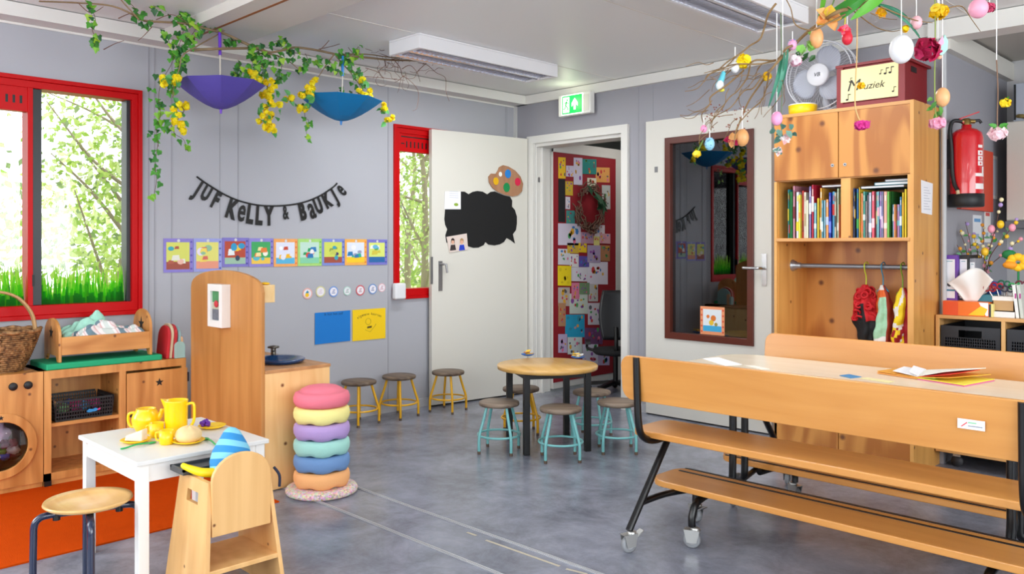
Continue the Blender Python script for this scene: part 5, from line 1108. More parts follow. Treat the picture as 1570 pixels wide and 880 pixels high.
# vase with blossom branches
vx = BW(1504, 440, .17).x; vs_ = thing('blossom_vase', 'pale vase with pink, yellow and green blossom branches on the shelf', 'vase', (vx, .2, SZ))
m = MB(at((vx, .2, SZ+.001))); m.lathe([(.045, 0), (.05, .02), (.047, .10), (.036, .14), (.040, .155), (.034, .155), (.034, .1), (0, .02)], seg=24); m.build('vase_body', mat('#d9c9a8', .4), vs_)
def twig(pts, r): return MB().tube(smoothpath(pts, 4), [r*(1-.7*i/(4*(len(pts)-1))) for i in range(4*(len(pts)-1)+1)], 5)
ends = [((1467, 375), (1480, 410)), ((1480, 340), (1490, 400)), ((1492, 360), (1500, 400)), ((1508, 345), (1504, 400)), ((1535, 307), (1512, 400)), ((1560, 335), (1520, 390)), ((1564, 366), (1515, 410)), ((1528, 350), (1510, 395)), ((1471, 355), (1485, 400))]
g = random.Random(21); base = Vector((vx, .2, SZ+.14)); tips = []
tw = MB()
for (e, mdl) in ends:
    dy = g.uniform(-.06, .06); E_ = BW(e[0], e[1], .2+dy); M_ = BW(mdl[0], mdl[1], .2+dy*.5)
    pts = smoothpath([base-UZ*.1, base+(M_-base)*.5, M_, (M_+E_)/2+Vector((.006, 0, .004)), E_], 4); tw.tube(pts, [.0038*(1-.6*i/(len(pts)-1)) for i in range(len(pts))], 5); tips.append(pts)
tw.build('branches', mat('#6a4638', .7), vs_)
PC = [('#f3c62a', 'yellow'), ('#f0a030', 'orange'), ('#eda0b0', 'pink'), ('#f3e7b8', 'cream'), ('#b79cd8', 'lilac')]
bl = MB(); lf = MB()
def leafshape(m, p, d, n, ln, wd, fold=.25):
    d = Vector(d).normalized(); n = Vector(n); s_ = d.cross(n)
    s_ = s_.normalized() if s_.length > 1e-5 else d.orthogonal().normalized(); n = s_.cross(d)
    pts = [p, p+d*ln*.35+s_*wd*.5+n*wd*fold, p+d*ln*.7+s_*wd*.38+n*wd*fold, p+d*ln, p+d*ln*.7-s_*wd*.38+n*wd*fold, p+d*ln*.35-s_*wd*.5+n*wd*fold, p+d*ln*.5]
    m.add(pts, [(0, 1, 6), (1, 2, 6), (2, 3, 6), (3, 4, 6), (4, 5, 6), (5, 0, 6)])
for pts in tips:
    for q in range(7, len(pts)):
        P_ = pts[q]
        if g.random() < .75: bl.m = g.randrange(5); bl.ball(P_+Vector([g.uniform(-.008, .008) for _ in range(3)]), g.uniform(.006, .013), 8, 6)
        if g.random() < .5 and q < 14: lf.m = g.randrange(2); leafshape(lf, P_, (g.uniform(-1, 1), g.uniform(-1, 1), g.uniform(-.3, 1)), (g.random(), -1, .5), g.uniform(.025, .045), g.uniform(.014, .022))
bl.build('blossoms', [mat(c, .6) for c, _ in PC], vs_); lf.build('leaves', [mat('#3f8a3a', .5), mat('#6fa67a', .5)], vs_)
for k, (px, py, r, c, n_) in enumerate([(1534, 344, .018, '#f5c81c', 'yellow egg on the tallest branch'), (1510, 386, .019, '#f5c22a', 'yellow egg low in the middle'), (1520, 351, .018, '#f2a0b4', 'pink egg in the middle'), (1552, 349, .017, '#f5a0b4', 'pink egg on the right branch'), (1487, 400, .014, '#f3ee9a', 'cream egg on the left')]):
    m = MB(); m.ball(BW(px, py, .15), (r, r, r*1.25), 14, 10); tag(m.build('blossom_egg', mat(c, .4)), 'small %s of the blossom vase' % n_, 'egg', 'eggs on the blossom branches')
# ---------------------------------------------------------------- ceiling lights and exit sign
def fixture(x0, x1, y0, y1, label, em):
    t_ = thing('ceiling_light', label, 'ceiling light', ((x0+x1)/2, (y0+y1)/2, 2.30), 0)
    z0, z1 = 2.302, 2.389; xm = (x0+x1)/2
    m = MB(); m.box((x0, y0, z1-.012), (x1, y1, z1)).frame((0, 0, z0), UX, UY, (x0, x1, y0, y1), (.018, .018, .03, .03), z1-.0125-z0).box((xm-.012, y0+.031, z0+.004), (xm+.012, y1-.031, z1-.0125))
    m.build('housing', mat('#eeedef', .4), t_, .003)
    for s_ in (-1, 1):
        xc = xm+s_*(x1-x0)*.24
        MB().tube([(xc, y0+.035, z0+.055), (xc, y1-.035, z0+.055)], .012, 10).build('tube_lamp', mat('#ffffff', .4, emit=em), t_)
        m = MB(); n_ = 30; a_, b_ = (x0+.018, xm-.012) if s_ < 0 else (xm+.012, x1-.018)
        for i in range(1, n_): y = y0+.03+(y1-y0-.06)*i/n_; m.box((a_, y-.001, z0+.004), (b_, y+.001, z0+.034))
        for xx, dx in ((a_, .02), (b_, -.02)): m.add([(xx, y0+.03, z0), (xx, y1-.03, z0), (xx+dx, y1-.03, z0+.06), (xx+dx, y0+.03, z0+.06)], [(0, 1, 2, 3)])
        m.build('louvre', mat('#e8e8ee', .2, .85), t_)
    area('lamp_glow', (xm, (y0+y1)/2, z0-.004), (0, 0, -1), x1-x0-.04, y1-y0-.06, 16, (.95, .98, 1))
fixture(.805, 1.09, -1.872, -.70, 'long white louvred ceiling light near the room corner', .9)
fixture(2.59, 2.875, -1.96, -.79, 'long white louvred ceiling light above the bench table and fan', .9)
for (x, y) in ((.9, -6), (2.9, -6), (5.0, -6), (5.0, -3.6), (6.8, -3.6)):
    area('ceiling_fill', (x, y, 2.30), (0, 0, -1), .26, 1.1, 10, (.97, .985, 1))  # out-of-view fill lights added at ceiling height, no fixtures modelled
ex = thing('exit_sign', 'illuminated green exit sign with running figure and up arrow', 'exit sign', (.685, -.06, 2.16))
ex0, ex1, ez0, ez1 = .545, .86, 2.165, 2.325
MB().box((ex0, -.085, ez0), (ex1, -.032, ez1)).build('housing', mat('#e9e8e2', .4), ex, .006)
fcx0, fcx1 = ex0+.045, ex1-.075
fp = MB().box((fcx0-.008, -.089, ez0+.006), (fcx1+.008, -.085, ez1-.006)).build('light_panel', mat('#f4fff0', .4, emit=1.3), ex)
MB().box((fcx0, -.0905, ez0+.012), (fcx1, -.089, ez1-.012)).build('green_panel', mat('#0fa94e', .4, emit=.75), ex)
Mw = mat('#f4fff4', .4, emit=1.2); Mg = mat('#2aa850', .4, emit=.5)
m = MB(); m.box((fcx0+.010, -.0915, ez0+.022), (fcx0+.072, -.0905, ez1-.022)); cx1_ = fcx0+.125; cz1 = (ez0+ez1)/2
m.prism([(-.010, -.042), (.010, -.042), (.010, .0), (.030, -.018), (.030, .008), (0, .045), (-.030, .008), (-.030, -.018), (-.010, .0)], (cx1_, -.0905, cz1), UX, UZ, .001); m.build('pictogram', Mw, ex)
m = MB(); c = Vector((fcx0+.041, -.0915, cz1)); 
m.prism(circ(.008, 12), c+Vector((.010, 0, .036)), UX, UZ, .0006)
def st_(a, b_, w_=.008): a = c+Vector((a[0], -.0003, a[1])); b_ = c+Vector((b_[0], -.0003, b_[1])); m.bar(a, b_, w_, .0006, (0, 1, 0)) if False else m.bar(a, b_, .0006, w_, (b_-a).cross(UY))
for a_, b2, w_ in (((.004, .026), (-.004, -.004), .013), ((.004, .022), (-.018, .014), .006), ((-.018, .014), (-.024, .0), .006), ((.004, .022), (.02, .008), .006), ((.02, .008), (.027, .016), .006), ((-.004, -.004), (.012, -.02), .008), ((.012, -.02), (.02, -.042), .008), ((-.004, -.004), (-.012, -.026), .008), ((-.012, -.026), (-.028, -.03), .008)):
    A_ = c+Vector((a_[0], 0, a_[1])); B_ = c+Vector((b2[0], 0, b2[1])); d_ = (B_-A_).normalized(); n_ = Vector((-d_.z, 0, d_.x))*w_/2; m.prism([((p-c).x, (p-c).z) for p in (A_-n_, B_-n_, B_+n_, A_+n_)], c, UX, UZ, .0006)
m.build('running_figure', Mg, ex)
MB().box((ex1-.07, -.0875, ez0+.02), (ex1-.01, -.085, ez1-.02)).build('battery_cover', mat('#d9d7cf', .4), ex)
sl = bpy.data.lights.new('exit_glow', 'POINT'); sl.energy = .55; sl.color = (.95, 1, .7); sl.shadow_soft_size = .05; so = bpy.data.objects.new('exit_glow', sl); COL.objects.link(so); so.location = (.69, -.16, 2.26)
# ---------------------------------------------------------------- wall papers
def wallrect(name, y0, y1, z0, z1, mt, label, cat, group=None, x=.0035, th=.0012, skew=0):
    m = MB(); m.prism([(y0, z0), (y1, z0+skew), (y1, z1+skew), (y0, z1)], (x, 0, 0), UY, UZ, th); return tag(m.build(name, mt), label, cat, group)
PY = [-2.872, -2.696, -2.519, -2.345, -2.177, -2.005, -1.825, -1.647, -1.466, -1.292]
BORD = ['#8c80cc', '#9aa0dc', '#7f78c4', '#8f86d0', '#f0a860', '#a8d878', '#7f8cd0', '#f4b050', '#7a78c8']
INN = ['#d8dc6a', '#e2de78', '#b84a34', '#3fa860', '#dfe3f4', '#bfe0d0', '#d2dc60', '#dfe6f2', '#dce878']
LOW = ['#a05040', '#e89a80', '#9cc0a8', '#f0c850', '#58b4dc', '#86cfa8', '#a34f3c', '#f6cc28', '#2868a8']
BN = ['leftmost lilac bordered school poster with yellow and brown picture', 'pale blue bordered poster with a round pink and yellow picture', 'lilac bordered poster with a dark red picture', 'lilac bordered poster with a green and yellow picture', 'orange bordered poster with a white and blue picture', 'light green bordered poster with a dark green patch', 'blue bordered poster with brown lower picture right of the green one', 'orange bordered poster with a bright yellow lower picture', 'rightmost blue bordered poster beside the red window']
g = random.Random(31)
for i in range(9):
    y0, y1 = PY[i]+.001, PY[i+1]-.001; dz = [0, .002, .012, .008, .004, .006, .008, .006, .004][i]; z0, z1 = 1.045-.02*(i < 2)+dz*.5, 1.222+dz*.6
    o = wallrect('school_poster', y0, y1, z0, z1, mat(BORD[i], .6, vary=.12, vscale=30), BN[i], 'poster', 'row of school posters', x=.003+.0004*(i % 2))
    xx = .0045+.0004*(i % 2); a, b_, c, d = y0+.016, y1-.022, z0+.018, z1-.022
    m = MB(); m.m = 0; m.box((xx, a, c), (xx+.0006, b_, d)); m.m = 1; m.box((xx+.0006, a, c), (xx+.0009, b_, c+(d-c)*.28))
    w_ = b_-a; hh = d-c; k = .0011
    cols_ = [['#b05a48', '#38a8b8', '#e6e6d8', '#e8b8a8'], ['#f0d860', '#8fbf9a', '#d86a60', '#e8e0f0'], ['#f4c832', '#2f9ac8', '#e8eef0', '#30405a'], ['#f4e2a0', '#58b8c8', '#e8813a', '#f4f0e0'], ['#f4b81c', '#e6e6f2', '#c84a30', '#ffffff'], ['#129a58', '#d84a3a', '#2878b8', '#f4f0ee'], ['#8aa050', '#38a0b8', '#c8d060', '#3a3a6a'], ['#2fae88', '#9aa0b8', '#2878b0', '#f0f0f0'], ['#f0f0ee', '#68b8d8', '#d8c848', '#58a850']][i]
    for q in range(7):
        m.m = 2+q % 4; cy_, cz_ = a+w_*g.uniform(.18, .82), c+hh*g.uniform(.2, .8); r_ = w_*g.uniform(.09, .19)
        sh_ = circ(r_, 12, cy_, cz_, r_*g.uniform(.6, 1.2)) if q % 2 else [(cy_-r_, cz_-r_*.6), (cy_+r_, cz_-r_*.5), (cy_+r_*.8, cz_+r_*.7), (cy_-r_*.7, cz_+r_*.6)]
        m.prism(sh_, (xx+k+.0002*q, 0, 0), UY, UZ, .0002)
    for q in range(5): m.m = 6; m.prism(circ(.006, 8, y1-.012, z0+.02+q*(z1-z0-.04)/4), (xx+k, 0, 0), UY, UZ, .0003)
    m.m = 7; m.prism(circ(.009, 12, (y0+y1)/2, z1-.013), (xx+k, 0, 0), UY, UZ, .0004)
    m.build('picture', [mat(INN[i], .6), mat(LOW[i], .6)]+[mat(c_, .6) for c_ in cols_]+[mat(['#5a52b0', '#5058a8', '#4a46a0', '#5a50a8', '#e8702e', '#5abf4a', '#4a58b0', '#e87a2a', '#4448a0'][i], .6), mat('#d8d8dc', .6)], o)
CC = [('#e8b0a8', '#f4c21e', 'pink edged round badge with blue and yellow picture, leftmost'), ('#d8d49a', '#d8c8d4', 'pale yellow edged round day badge'), ('#7098d8', '#5a78b0', 'blue edged round day badge left of the mint one'), ('#b8dcd0', '#88a898', 'mint green round day badge'), ('#d05860', '#b06a80', 'red edged round day badge'), ('#6a90c8', '#5870a0', 'blue edged round day badge right of the red one'), ('#e8bcc4', '#c08090', 'pale pink round day badge, rightmost of the row')]
for i, ((px, py), (c1, c2, l)) in enumerate(zip(((471, 450), (491, 447), (511, 447), (532, 446), (552, 445), (571, 443), (585, 441)), CC)):
    p = LW(px, py); m = MB(); R_ = .036 if i not in (3, 6) else .03
    m.m = 0; m.prism(circ(R_, 24, p.y, p.z), (.003, 0, 0), UY, UZ, .001); m.m = 1; m.prism(circ(R_*.78, 24, p.y, p.z), (.004, 0, 0), UY, UZ, .0004); m.m = 2
    for q in range(3): m.box((.0044, p.y-.014+.004*q, p.z-.012+q*.010), (.0047, p.y+.012-.004*(q % 2), p.z-.007+q*.010))
    if i == 0: m.m = 2; m.prism(circ(.014, 12, p.y-.004, p.z-.010), (.0047, 0, 0), UY, UZ, .0003); m.m = 3; m.prism([(p.y-.016, p.z+.002), (p.y+.010, p.z+.004), (p.y, p.z+.022)], (.0047, 0, 0), UY, UZ, .0003)
    tag(m.build('round_badge', [mat(c1, .6), mat('#ece8ee', .6), mat(c2, .6), mat('#2a8ab0', .6)]), l, 'badge', 'row of round badges')
bp = wallrect('blue_sheet', -1.878, -1.602, .530, .738, mat('#0d78cc', .7), 'plain blue paper sheet on the grey wall left of the yellow one', 'poster', skew=.003)
m = MB(); text(m, 'ik kan het zelf', (.0048, -1.735, .716), UY, UZ, .026, .0004); m.build('lettering', mat('#0a3f74', .7), bp)
yp = wallrect('yellow_sheet', -1.584, -1.308, .528, .742, mat('#f8ce06', .7), 'yellow paper sheet with arched handwriting and a small drawing', 'poster')
m = MB(); s_ = 'algemene kaarten'
for i, ch in enumerate(s_):
    if ch == ' ': continue
    a = (i-(len(s_)-1)/2)*.058; text(m, ch, (.0048, -1.446+.22*math.sin(a)*.52/.52*1.0, .700-.22*(1-math.cos(a))), Vector((0, math.cos(a), -math.sin(a))), Vector((0, math.sin(a), math.cos(a))), .026, .0004)
m.prism([(-.02, -.008), (.018, -.005), (.020, .009), (-.018, .006)], (.0048, -1.445, .615), UY, UZ, .0005); m.build('lettering', mat('#5c4a10', .7), yp)
m = MB(); m.ring((.0052, -1.455, .655), .022, .0012, 20, 4, Matrix.Rotation(PI/2, 3, 'Y')); m.tube([(.0052, -1.48, .60), (.0052, -1.44, .582), (.0052, -1.40, .62), (.0052, -1.39, .635)], .0012, 4); m.build('drawing', mat('#8a7420', .7), yp)
m = MB(); m.box((.0165, -1.262, .80), (.06, -1.165, .915)); tag(m.build('wall_box', mat('#e6e7ea', .4), bevel=.012, seg=3), 'small white plastic box on the corner of the red window frame', 'wall box')
# name garland
gl = thing('letter_garland', 'black letter garland hanging in a shallow arc on the grey wall', 'garland', (.004, -2.18, 1.45))
pts = [LW(*p) for p in ((301, 271), (318, 283), (345, 299), (370, 309), (400, 315), (435, 315), (465, 310), (490, 300), (510, 287), (516, 281))]
cv = smoothpath([Vector((.006, p.y, p.z)) for p in pts], 8)
MB().tube(cv, .0055, 6).build('cord', M_black, gl)
def along(y):
    for i in range(len(cv)-1):
        if cv[i].y <= y <= cv[i+1].y: f = (y-cv[i].y)/(cv[i+1].y-cv[i].y); return cv[i].lerp(cv[i+1], f), (cv[i+1]-cv[i]).normalized()
    return cv[-1], (cv[-1]-cv[-2]).normalized()
LT = [('J', 71, .098), ('U', 145+25, .09), ('F', 265, .10), ('K', 420, .115), ('e', 525, .115), ('L', 605, .115), ('L', 695, .115), ('Y', 795, .115), ('&', 960, .085), ('B', 1130, .105), ('a', 1222, .115), ('U', 1290, .10), ('K', 1375, .095), ('J', 1455, .095), ('e', 1512, .095)]
for i, (ch, cx_, hgt) in enumerate(LT):
    px = 290+cx_/6.54
    if i == 0: px += 3
    y = LW(px, 300).y; P_, T_ = along(y); P_, T_ = along(y-T_.z*(hgt*.5)); T_ = Vector((0, T_.y, T_.z)).normalized(); up = Vector((0, -T_.z, T_.y)); 
    cap = .70; sz = hgt/cap if ch not in 'ea' else hgt/.56
    m = MB(); narrow = .56 if ch not in 'ea&' else .52
    text(m, ch, Vector((.006, P_.y, P_.z))-up*(hgt+.002)+UX*.0, T_*narrow, up, sz, .003, bold=(.05 if ch not in 'ea&' else .02))
    m.build('letter', M_black, gl)
# ---------------------------------------------------------------- things on the open door leaf
def leafpoly(pts, sc_, ox, oy, off, th):
    q = [ON(ox+a/sc_, oy+b_/sc_) for a, b_ in pts]; c = q[0]; m = MB(); m.prism([((p-c).dot(DU), (p-c).z) for p in q], c+DN*off, DU, UZ, th); return m
S_ = 4.887
cloud = [(60, 395), (100, 330), (140, 275), (175, 262), (205, 263), (235, 282), (265, 265), (300, 258), (340, 263), (375, 283), (400, 265), (430, 261), (500, 290), (545, 300), (562, 330), (560, 375), (582, 400), (597, 450), (597, 500), (590, 550), (567, 582), (575, 620), (583, 652), (548, 625), (520, 610), (500, 640), (470, 657), (430, 666), (385, 660), (360, 640), (350, 662), (310, 682), (270, 684), (232, 672), (150, 660), (70, 645), (62, 590), (76, 545), (60, 510), (54, 470)]
tag(leafpoly(cloud, S_, 670, 240, .0006, .003).build('cloud_chalkboard', mat('#0b0b0c', .8)), 'black cloud shaped chalkboard on the open white door', 'chalkboard')
m = leafpoly([(55, 262), (175, 262), (175, 395), (52, 395)], S_, 670, 240, .005, .001); q0 = ON(670+140/S_, 240+360/S_)+DN*.0065
m.m = 1; m.prism(circ(.02, 10, 0, 0, .012), q0, DU, UZ, .0003)
for k in range(4): m.m = 2; m.prism([(-.06, 0), (.02, 0), (.02, .003), (-.06, .003)], q0+UZ*(.05+.015*k), DU, UZ, .0003)
tag(m.build('paper_note', [M_paper, mat('#8fae3a', .7), mat('#c0c6d4', .7)]), 'white paper note with a small green plant print on the chalkboard', 'paper')
m = leafpoly([(68, 602), (220, 576), (230, 697), (90, 720)], S_, 670, 240, .005, .001)
ph = tag(m.build('photo_print', mat('#e0cfc6', .5)), 'small colour photo of two people in dark and blue tops', 'photo')
for k, (px_, cl_, hr) in enumerate(((115, '#3a2f30', '#2a1a18'), (182, '#1f3fc0', '#b08a5a'))):
    b0 = ON(670+px_/S_, 240+660/S_)+DN*.0064; m = MB(); m.m = 0; m.prism([(-.026, -.045), (.03, -.04), (.02, .0), (-.018, -.002)], b0, DU, UZ, .0003); m.m = 1; m.prism(circ(.014, 12, 0, .022, .019), b0, DU, UZ, .0004); m.m = 2; m.prism([(-.018, .0), (-.015, .04), (0, .05), (.015, .04), (.018, .01 if k else -.02), (.012, .03), (-.01, .032)], b0, DU, UZ, .0006)
    m.build('printed_person', [mat(cl_, .6), mat('#e0ac90', .6), mat(hr, .6)], ph)
pal = [(490, 65), (530, 75), (580, 105), (620, 150), (640, 205), (632, 260), (600, 292), (560, 300), (500, 285), (450, 265), (410, 235), (385, 195), (380, 150), (400, 128), (435, 130), (450, 105), (460, 80)]
m = leafpoly(pal, S_, 670, 240, .005, .006); po = tag(m.build('paint_palette', wood('#b98a68', '#9a6a4a', 'z', 1, .5, 0, 'brown card', .2), bevel=.001), 'brown cardboard paint palette with coloured dabs on the open door', 'decoration')
for (a, b_, r_, c) in ((525, 130, .030, '#1f7fd0'), (435, 185, .026, '#e6b000'), (598, 190, .028, '#d81f4a'), (515, 232, .032, '#0f8a4a'), (468, 133, .016, '#f2efe6')):
    m = MB(); m.prism(circ(r_, 16, 0, 0, r_*1.15), ON(670+a/S_, 240+b_/S_)+DN*.0112, DU, UZ, .002); m.build('paint_dab', mat(c, .5), po)
# poster on the glazed door
m = MB(); x0, x1, z0, z1 = 1.752, 1.935, .592, .778; m.m = 0; m.box((x0, -.0145, z0), (x1, -.0125, z1)); m.m = 1; m.box((x0+.022, -.015, z0+.022), (x1-.022, -.0145, z1-.018)); m.m = 2; m.box((x0+.022, -.0152, z0+.022), (x1-.022, -.015, z0+.06))
for k, (dx, dz, r_) in enumerate(((.10, .11, .02), (.085, .08, .018), (.12, .07, .012), (.06, .12, .012))): m.m = 3+k % 3; m.prism(circ(r_, 12, x0+dx, z0+dz), (0, -.0152, 0), UX, UZ, .0003+.0002*k)
for k in range(5): m.m = 6; m.prism(circ(.007, 8, x1-.011, z0+.02+k*.036), (0, -.0146, 0), UX, UZ, .0004); m.prism(circ(.007, 8, x0+.011, z0+.02+k*.036), (0, -.0146, 0), UX, UZ, .0004)
tag(m.build('door_poster', [mat('#e9986a', .6), mat('#dfe6ea', .6), mat('#3aa8d8', .6), mat('#d8742a', .6), mat('#e8c030', .6), mat('#9a8a3a', .6), mat('#d84a2e', .6)]), 'square orange bordered poster low on the dark door glass', 'poster')
# ---------------------------------------------------------------- hall behind the doorway
def HW(px, py): return LW(px, py, .262)
h0 = HW(855, 300).y; h1 = HW(944, 300).y
nb = thing('notice_door', 'dark red hall door covered with pinned childrens drawings', 'notice board', (.24, (h0+h1)/2, 0))
MB().box((.215, h0-.05, .02), (.258, h1+.002, 2.0)).build('door_frame', mat('#d0cec8', .5), nb)
MB().box((.240, h1+.002, .0), (.262, h1+.075, 2.03)).build('side_trim', mat('#d0cec8', .5), nb); MB().box((.240, h0-.05, 1.945), (.264, h1+.002, 2.03)).build('top_trim', mat('#d0cec8', .5), nb)
MB().box((.258, h0-.05, .07), (.261, h1, 1.943)).build('board', mat('#8e1420', .7), nb)
DR = [(50, 72, 100, 218, '#e8b81c', 'yellow'), (50, 222, 97, 520, '#141416', 'long black'), (103, 130, 160, 205, '#c9c0d4', 'pale lilac'), (155, 75, 215, 262, '#cbc4d6', 'tall pale lilac'), (215, 85, 312, 188, '#1f7f78', 'teal, yellow and blue'), (308, 142, 405, 245, '#d99a50', 'orange patterned'), (98, 238, 150, 335, '#c9a82a', 'dull yellow'), (250, 215, 312, 310, '#d8d4c0', 'cream'), (350, 265, 408, 430, '#b9bcb8', 'grey sketched'), (98, 345, 130, 430, '#d4ccd4', 'white'), (105, 440, 165, 580, '#3f8a84', 'sea green'), (48, 530, 205, 680, '#cfc6d6', 'white with dots'), (205, 590, 292, 668, '#c090a4', 'mauve'), (300, 540, 370, 620, '#d8ccd2', 'white with red spot'), (335, 600, 408, 668, '#cf9aa0', 'rose'), (295, 615, 335, 716, '#d8cc7a', 'pale yellow strip'), (112, 665, 190, 735, '#d0aa34', 'ochre'), (190, 665, 245, 730, '#e8c01c', 'bright yellow'), (250, 680, 340, 800, '#a996b4', 'lavender'), (340, 680, 405, 790, '#a8744e', 'brown'), (48, 705, 130, 815, '#cfccd2', 'white with green edge'), (130, 740, 190, 830, '#dcd8d8', 'white flowered'), (192, 755, 262, 830, '#5c4aa0', 'violet'), (45, 822, 138, 960, '#ecd010', 'large yellow'), (150, 836, 250, 930, '#d8d2da', 'white scribbled'), (250, 795, 392, 950, '#dcd4e0', 'white with blue and red figures')]
DR2 = [(130, 140, 180, 245, '#d87a98', 'pink dotted'), (180, 140, 245, 215, '#6f8a64', 'green'), (45, 170, 120, 290, '#b8aaa0', 'beige painted'), (118, 210, 235, 340, '#c4ccc0', 'white with green print'), (240, 150, 300, 260, '#c0bcb8', 'grey'), (235, 270, 330, 410, '#d0c8d0', 'white speckled'), (45, 270, 92, 420, '#b0805c', 'tan'), (90, 345, 215, 490, '#1f9ac0', 'blue'), (215, 430, 330, 535, '#6a3f6a', 'purple and orange'), (45, 470, 102, 590, '#bba8c8', 'lilac dotted'), (105, 490, 198, 600, '#ccd4d0', 'white with teal figure'), (200, 535, 300, 660, '#d0ccdc', 'white with red petals'), (290, 560, 375, 670, '#b8a8cc', 'purple scribbled'), (130, 40, 235, 130, '#d0ccd4', 'white wrinkled')]
g = random.Random(17)
def drawing(q, col, nm, k, where):
    c = q[0]; xo = .2615+.0006*(k % 5)
    m = MB(); m.m = 0; P2 = [((p-c).y, (p-c).z) for p in q]; m.prism(P2, (xo, c.y, c.z), UY, UZ, .0006)
    cy_ = sum(p[0] for p in P2)/4; cz_ = sum(p[1] for p in P2)/4; w_ = abs(P2[1][0]-P2[0][0]); hh = abs(P2[2][1]-P2[1][1])
    if 'black' not in nm:
        for j in range(9):
            m.m = 1+j % 4; r_ = min(w_, hh)*g.uniform(.05, .13); m.prism(circ(r_, 7, cy_+w_*g.uniform(-.36, .36), cz_+hh*g.uniform(-.38, .38), r_*g.uniform(.5, 1.4)), (xo+.0006, c.y, c.z), UY, UZ, .0002)
    pal_ = {'blue': ['#2f88a0', '#d09a50', '#2a78a0', '#c08a8a'], 'large yellow': ['#d8bc10', '#c8a818', '#e0c414', '#d0b010']}.get(nm, [g.choice(['#c83a3a', '#3a78b8', '#4a9a58', '#d8a02a', '#8a4a9a', '#d86a8a', '#5a5a60']) for _ in range(4)])
    tag(m.build('childs_drawing', [mat(col, .8)]+[mat(c_, .8) for c_ in pal_]), '%s drawing pinned on the red hall door, %s' % (nm, where), 'drawing', 'drawings on the red hall door')
for k, (a, b_, c, d, col, nm) in enumerate(DR):
    s_ = 4.513; X_ = lambda u: 845+u/s_; Y_ = lambda v: 225+v/s_
    drawing([HW(X_(a), Y_(d)), HW(X_(c), Y_(d)+.6), HW(X_(c), Y_(b_)+.6), HW(X_(a), Y_(b_))], col, nm, k, 'upper part' if b_ < 300 else ('beside the wreath' if b_ < 530 else 'below the wreath'))
for k, (a, b_, c, d, col, nm) in enumerate(DR2):
    s_ = 4.19; X_ = lambda u: 845+u/s_; Y_ = lambda v: 400+v/s_
    drawing([HW(X_(a), Y_(d)), HW(X_(c), Y_(d)), HW(X_(c), Y_(b_)), HW(X_(a), Y_(b_))], col, nm, k+3, 'level with the office chair' if b_ < 430 else 'near the floor')
wr = thing('twig_wreath', 'brown twig wreath with dark green leaves on the red hall door', 'wreath', HW(901, 318))
c = HW(901, 318); m = MB(); g = random.Random(9)
for k in range(60):
    a = g.uniform(0, 2*PI); r0 = g.uniform(.13, .2); da = g.uniform(.5, 1.3); P_ = []
    for q in range(6): t_ = q/5; r_ = r0+g.uniform(-.022, .022); P_.append(c+Vector((.03+.02*math.sin(k+q), r_*math.cos(a+da*t_), r_*1.1*math.sin(a+da*t_))))
    m.tube(P_, .005, 4)
m.build('twigs', mat('#6d5040', .8), wr)
m = MB()
for k in range(9): P_ = c+Vector((.06, g.uniform(-.02, .12), g.uniform(-.03, .14))); leafshape(m, P_, (g.uniform(-.2, .3), g.uniform(-.3, .9), g.uniform(-1, .6)), (1, 0, .2), g.uniform(.1, .17), .045)
m.build('leaves', mat('#1d4a2c', .6), wr)
oc = thing('office_chair', 'black office chair standing in the hall behind the doorway', 'office chair', (.64, .50, 0))
Xc = at((.64, .50, 0), .7) @ Matrix.Diagonal((.82, .82, .86, 1))
m = MB(Xc)
def seatback(u, v): a = (u-.5)*1.4; wd = .17+.05*math.sin(PI*v); return (wd*math.sin(a)*1.15, -.14+.05*math.cos(a)+.03*v, .50+.46*v)
MB(Xc).sheet(seatback, 14, 12).build('backrest', mat('#141519', .35), oc, solid=.03)
m = MB(Xc); m.lathe([(0, .36), (.20, .36), (.225, .38), (.22, .41), (.0, .42)], seg=24); m.build('seat', mat('#0e0f11', .8), oc)
MB(Xc).tube([(0, -.15, .38), (0, -.19, .45), (0, -.13, .62)], .02, 8).build('back_stem', M_black, oc); MB(Xc).tube([(0, 0, .1), (0, 0, .36)], .025, 10).build('gas_column', M_black, oc)
m = MB(Xc)
for s_ in (-1, 1): m.tube(smoothpath([(s_*.2, 0, .39), (s_*.27, 0, .41), (s_*.28, 0, .44), (s_*.27, -.03, .46)], 4), .014, 8); m.bar((s_*.27, -.12, .47), (s_*.27, .12, .47), .05, .025)
m.build('armrest', M_black, oc)
for k in range(5):
    a = 2*PI*k/5+.3; m = MB(Xc); m.bar((0, 0, .1), (.27*math.cos(a), .27*math.sin(a), .07), .045, .03); o = m.build('base_arm', M_black, oc); MB(Xc @ Matrix.Translation((.27*math.cos(a), .27*math.sin(a), .028)) @ Matrix.Rotation(PI/2, 4, 'X')).lathe([(0, -.02), (.027, -.02), (.027, .02), (0, .02)], seg=14).build('wheel', M_black, o)
tag(MB().box((1.345, .45, 1.40), (1.36, .52, 1.47)).build('light_switch', M_whitep), 'small switch on the hall side wall', 'switch')
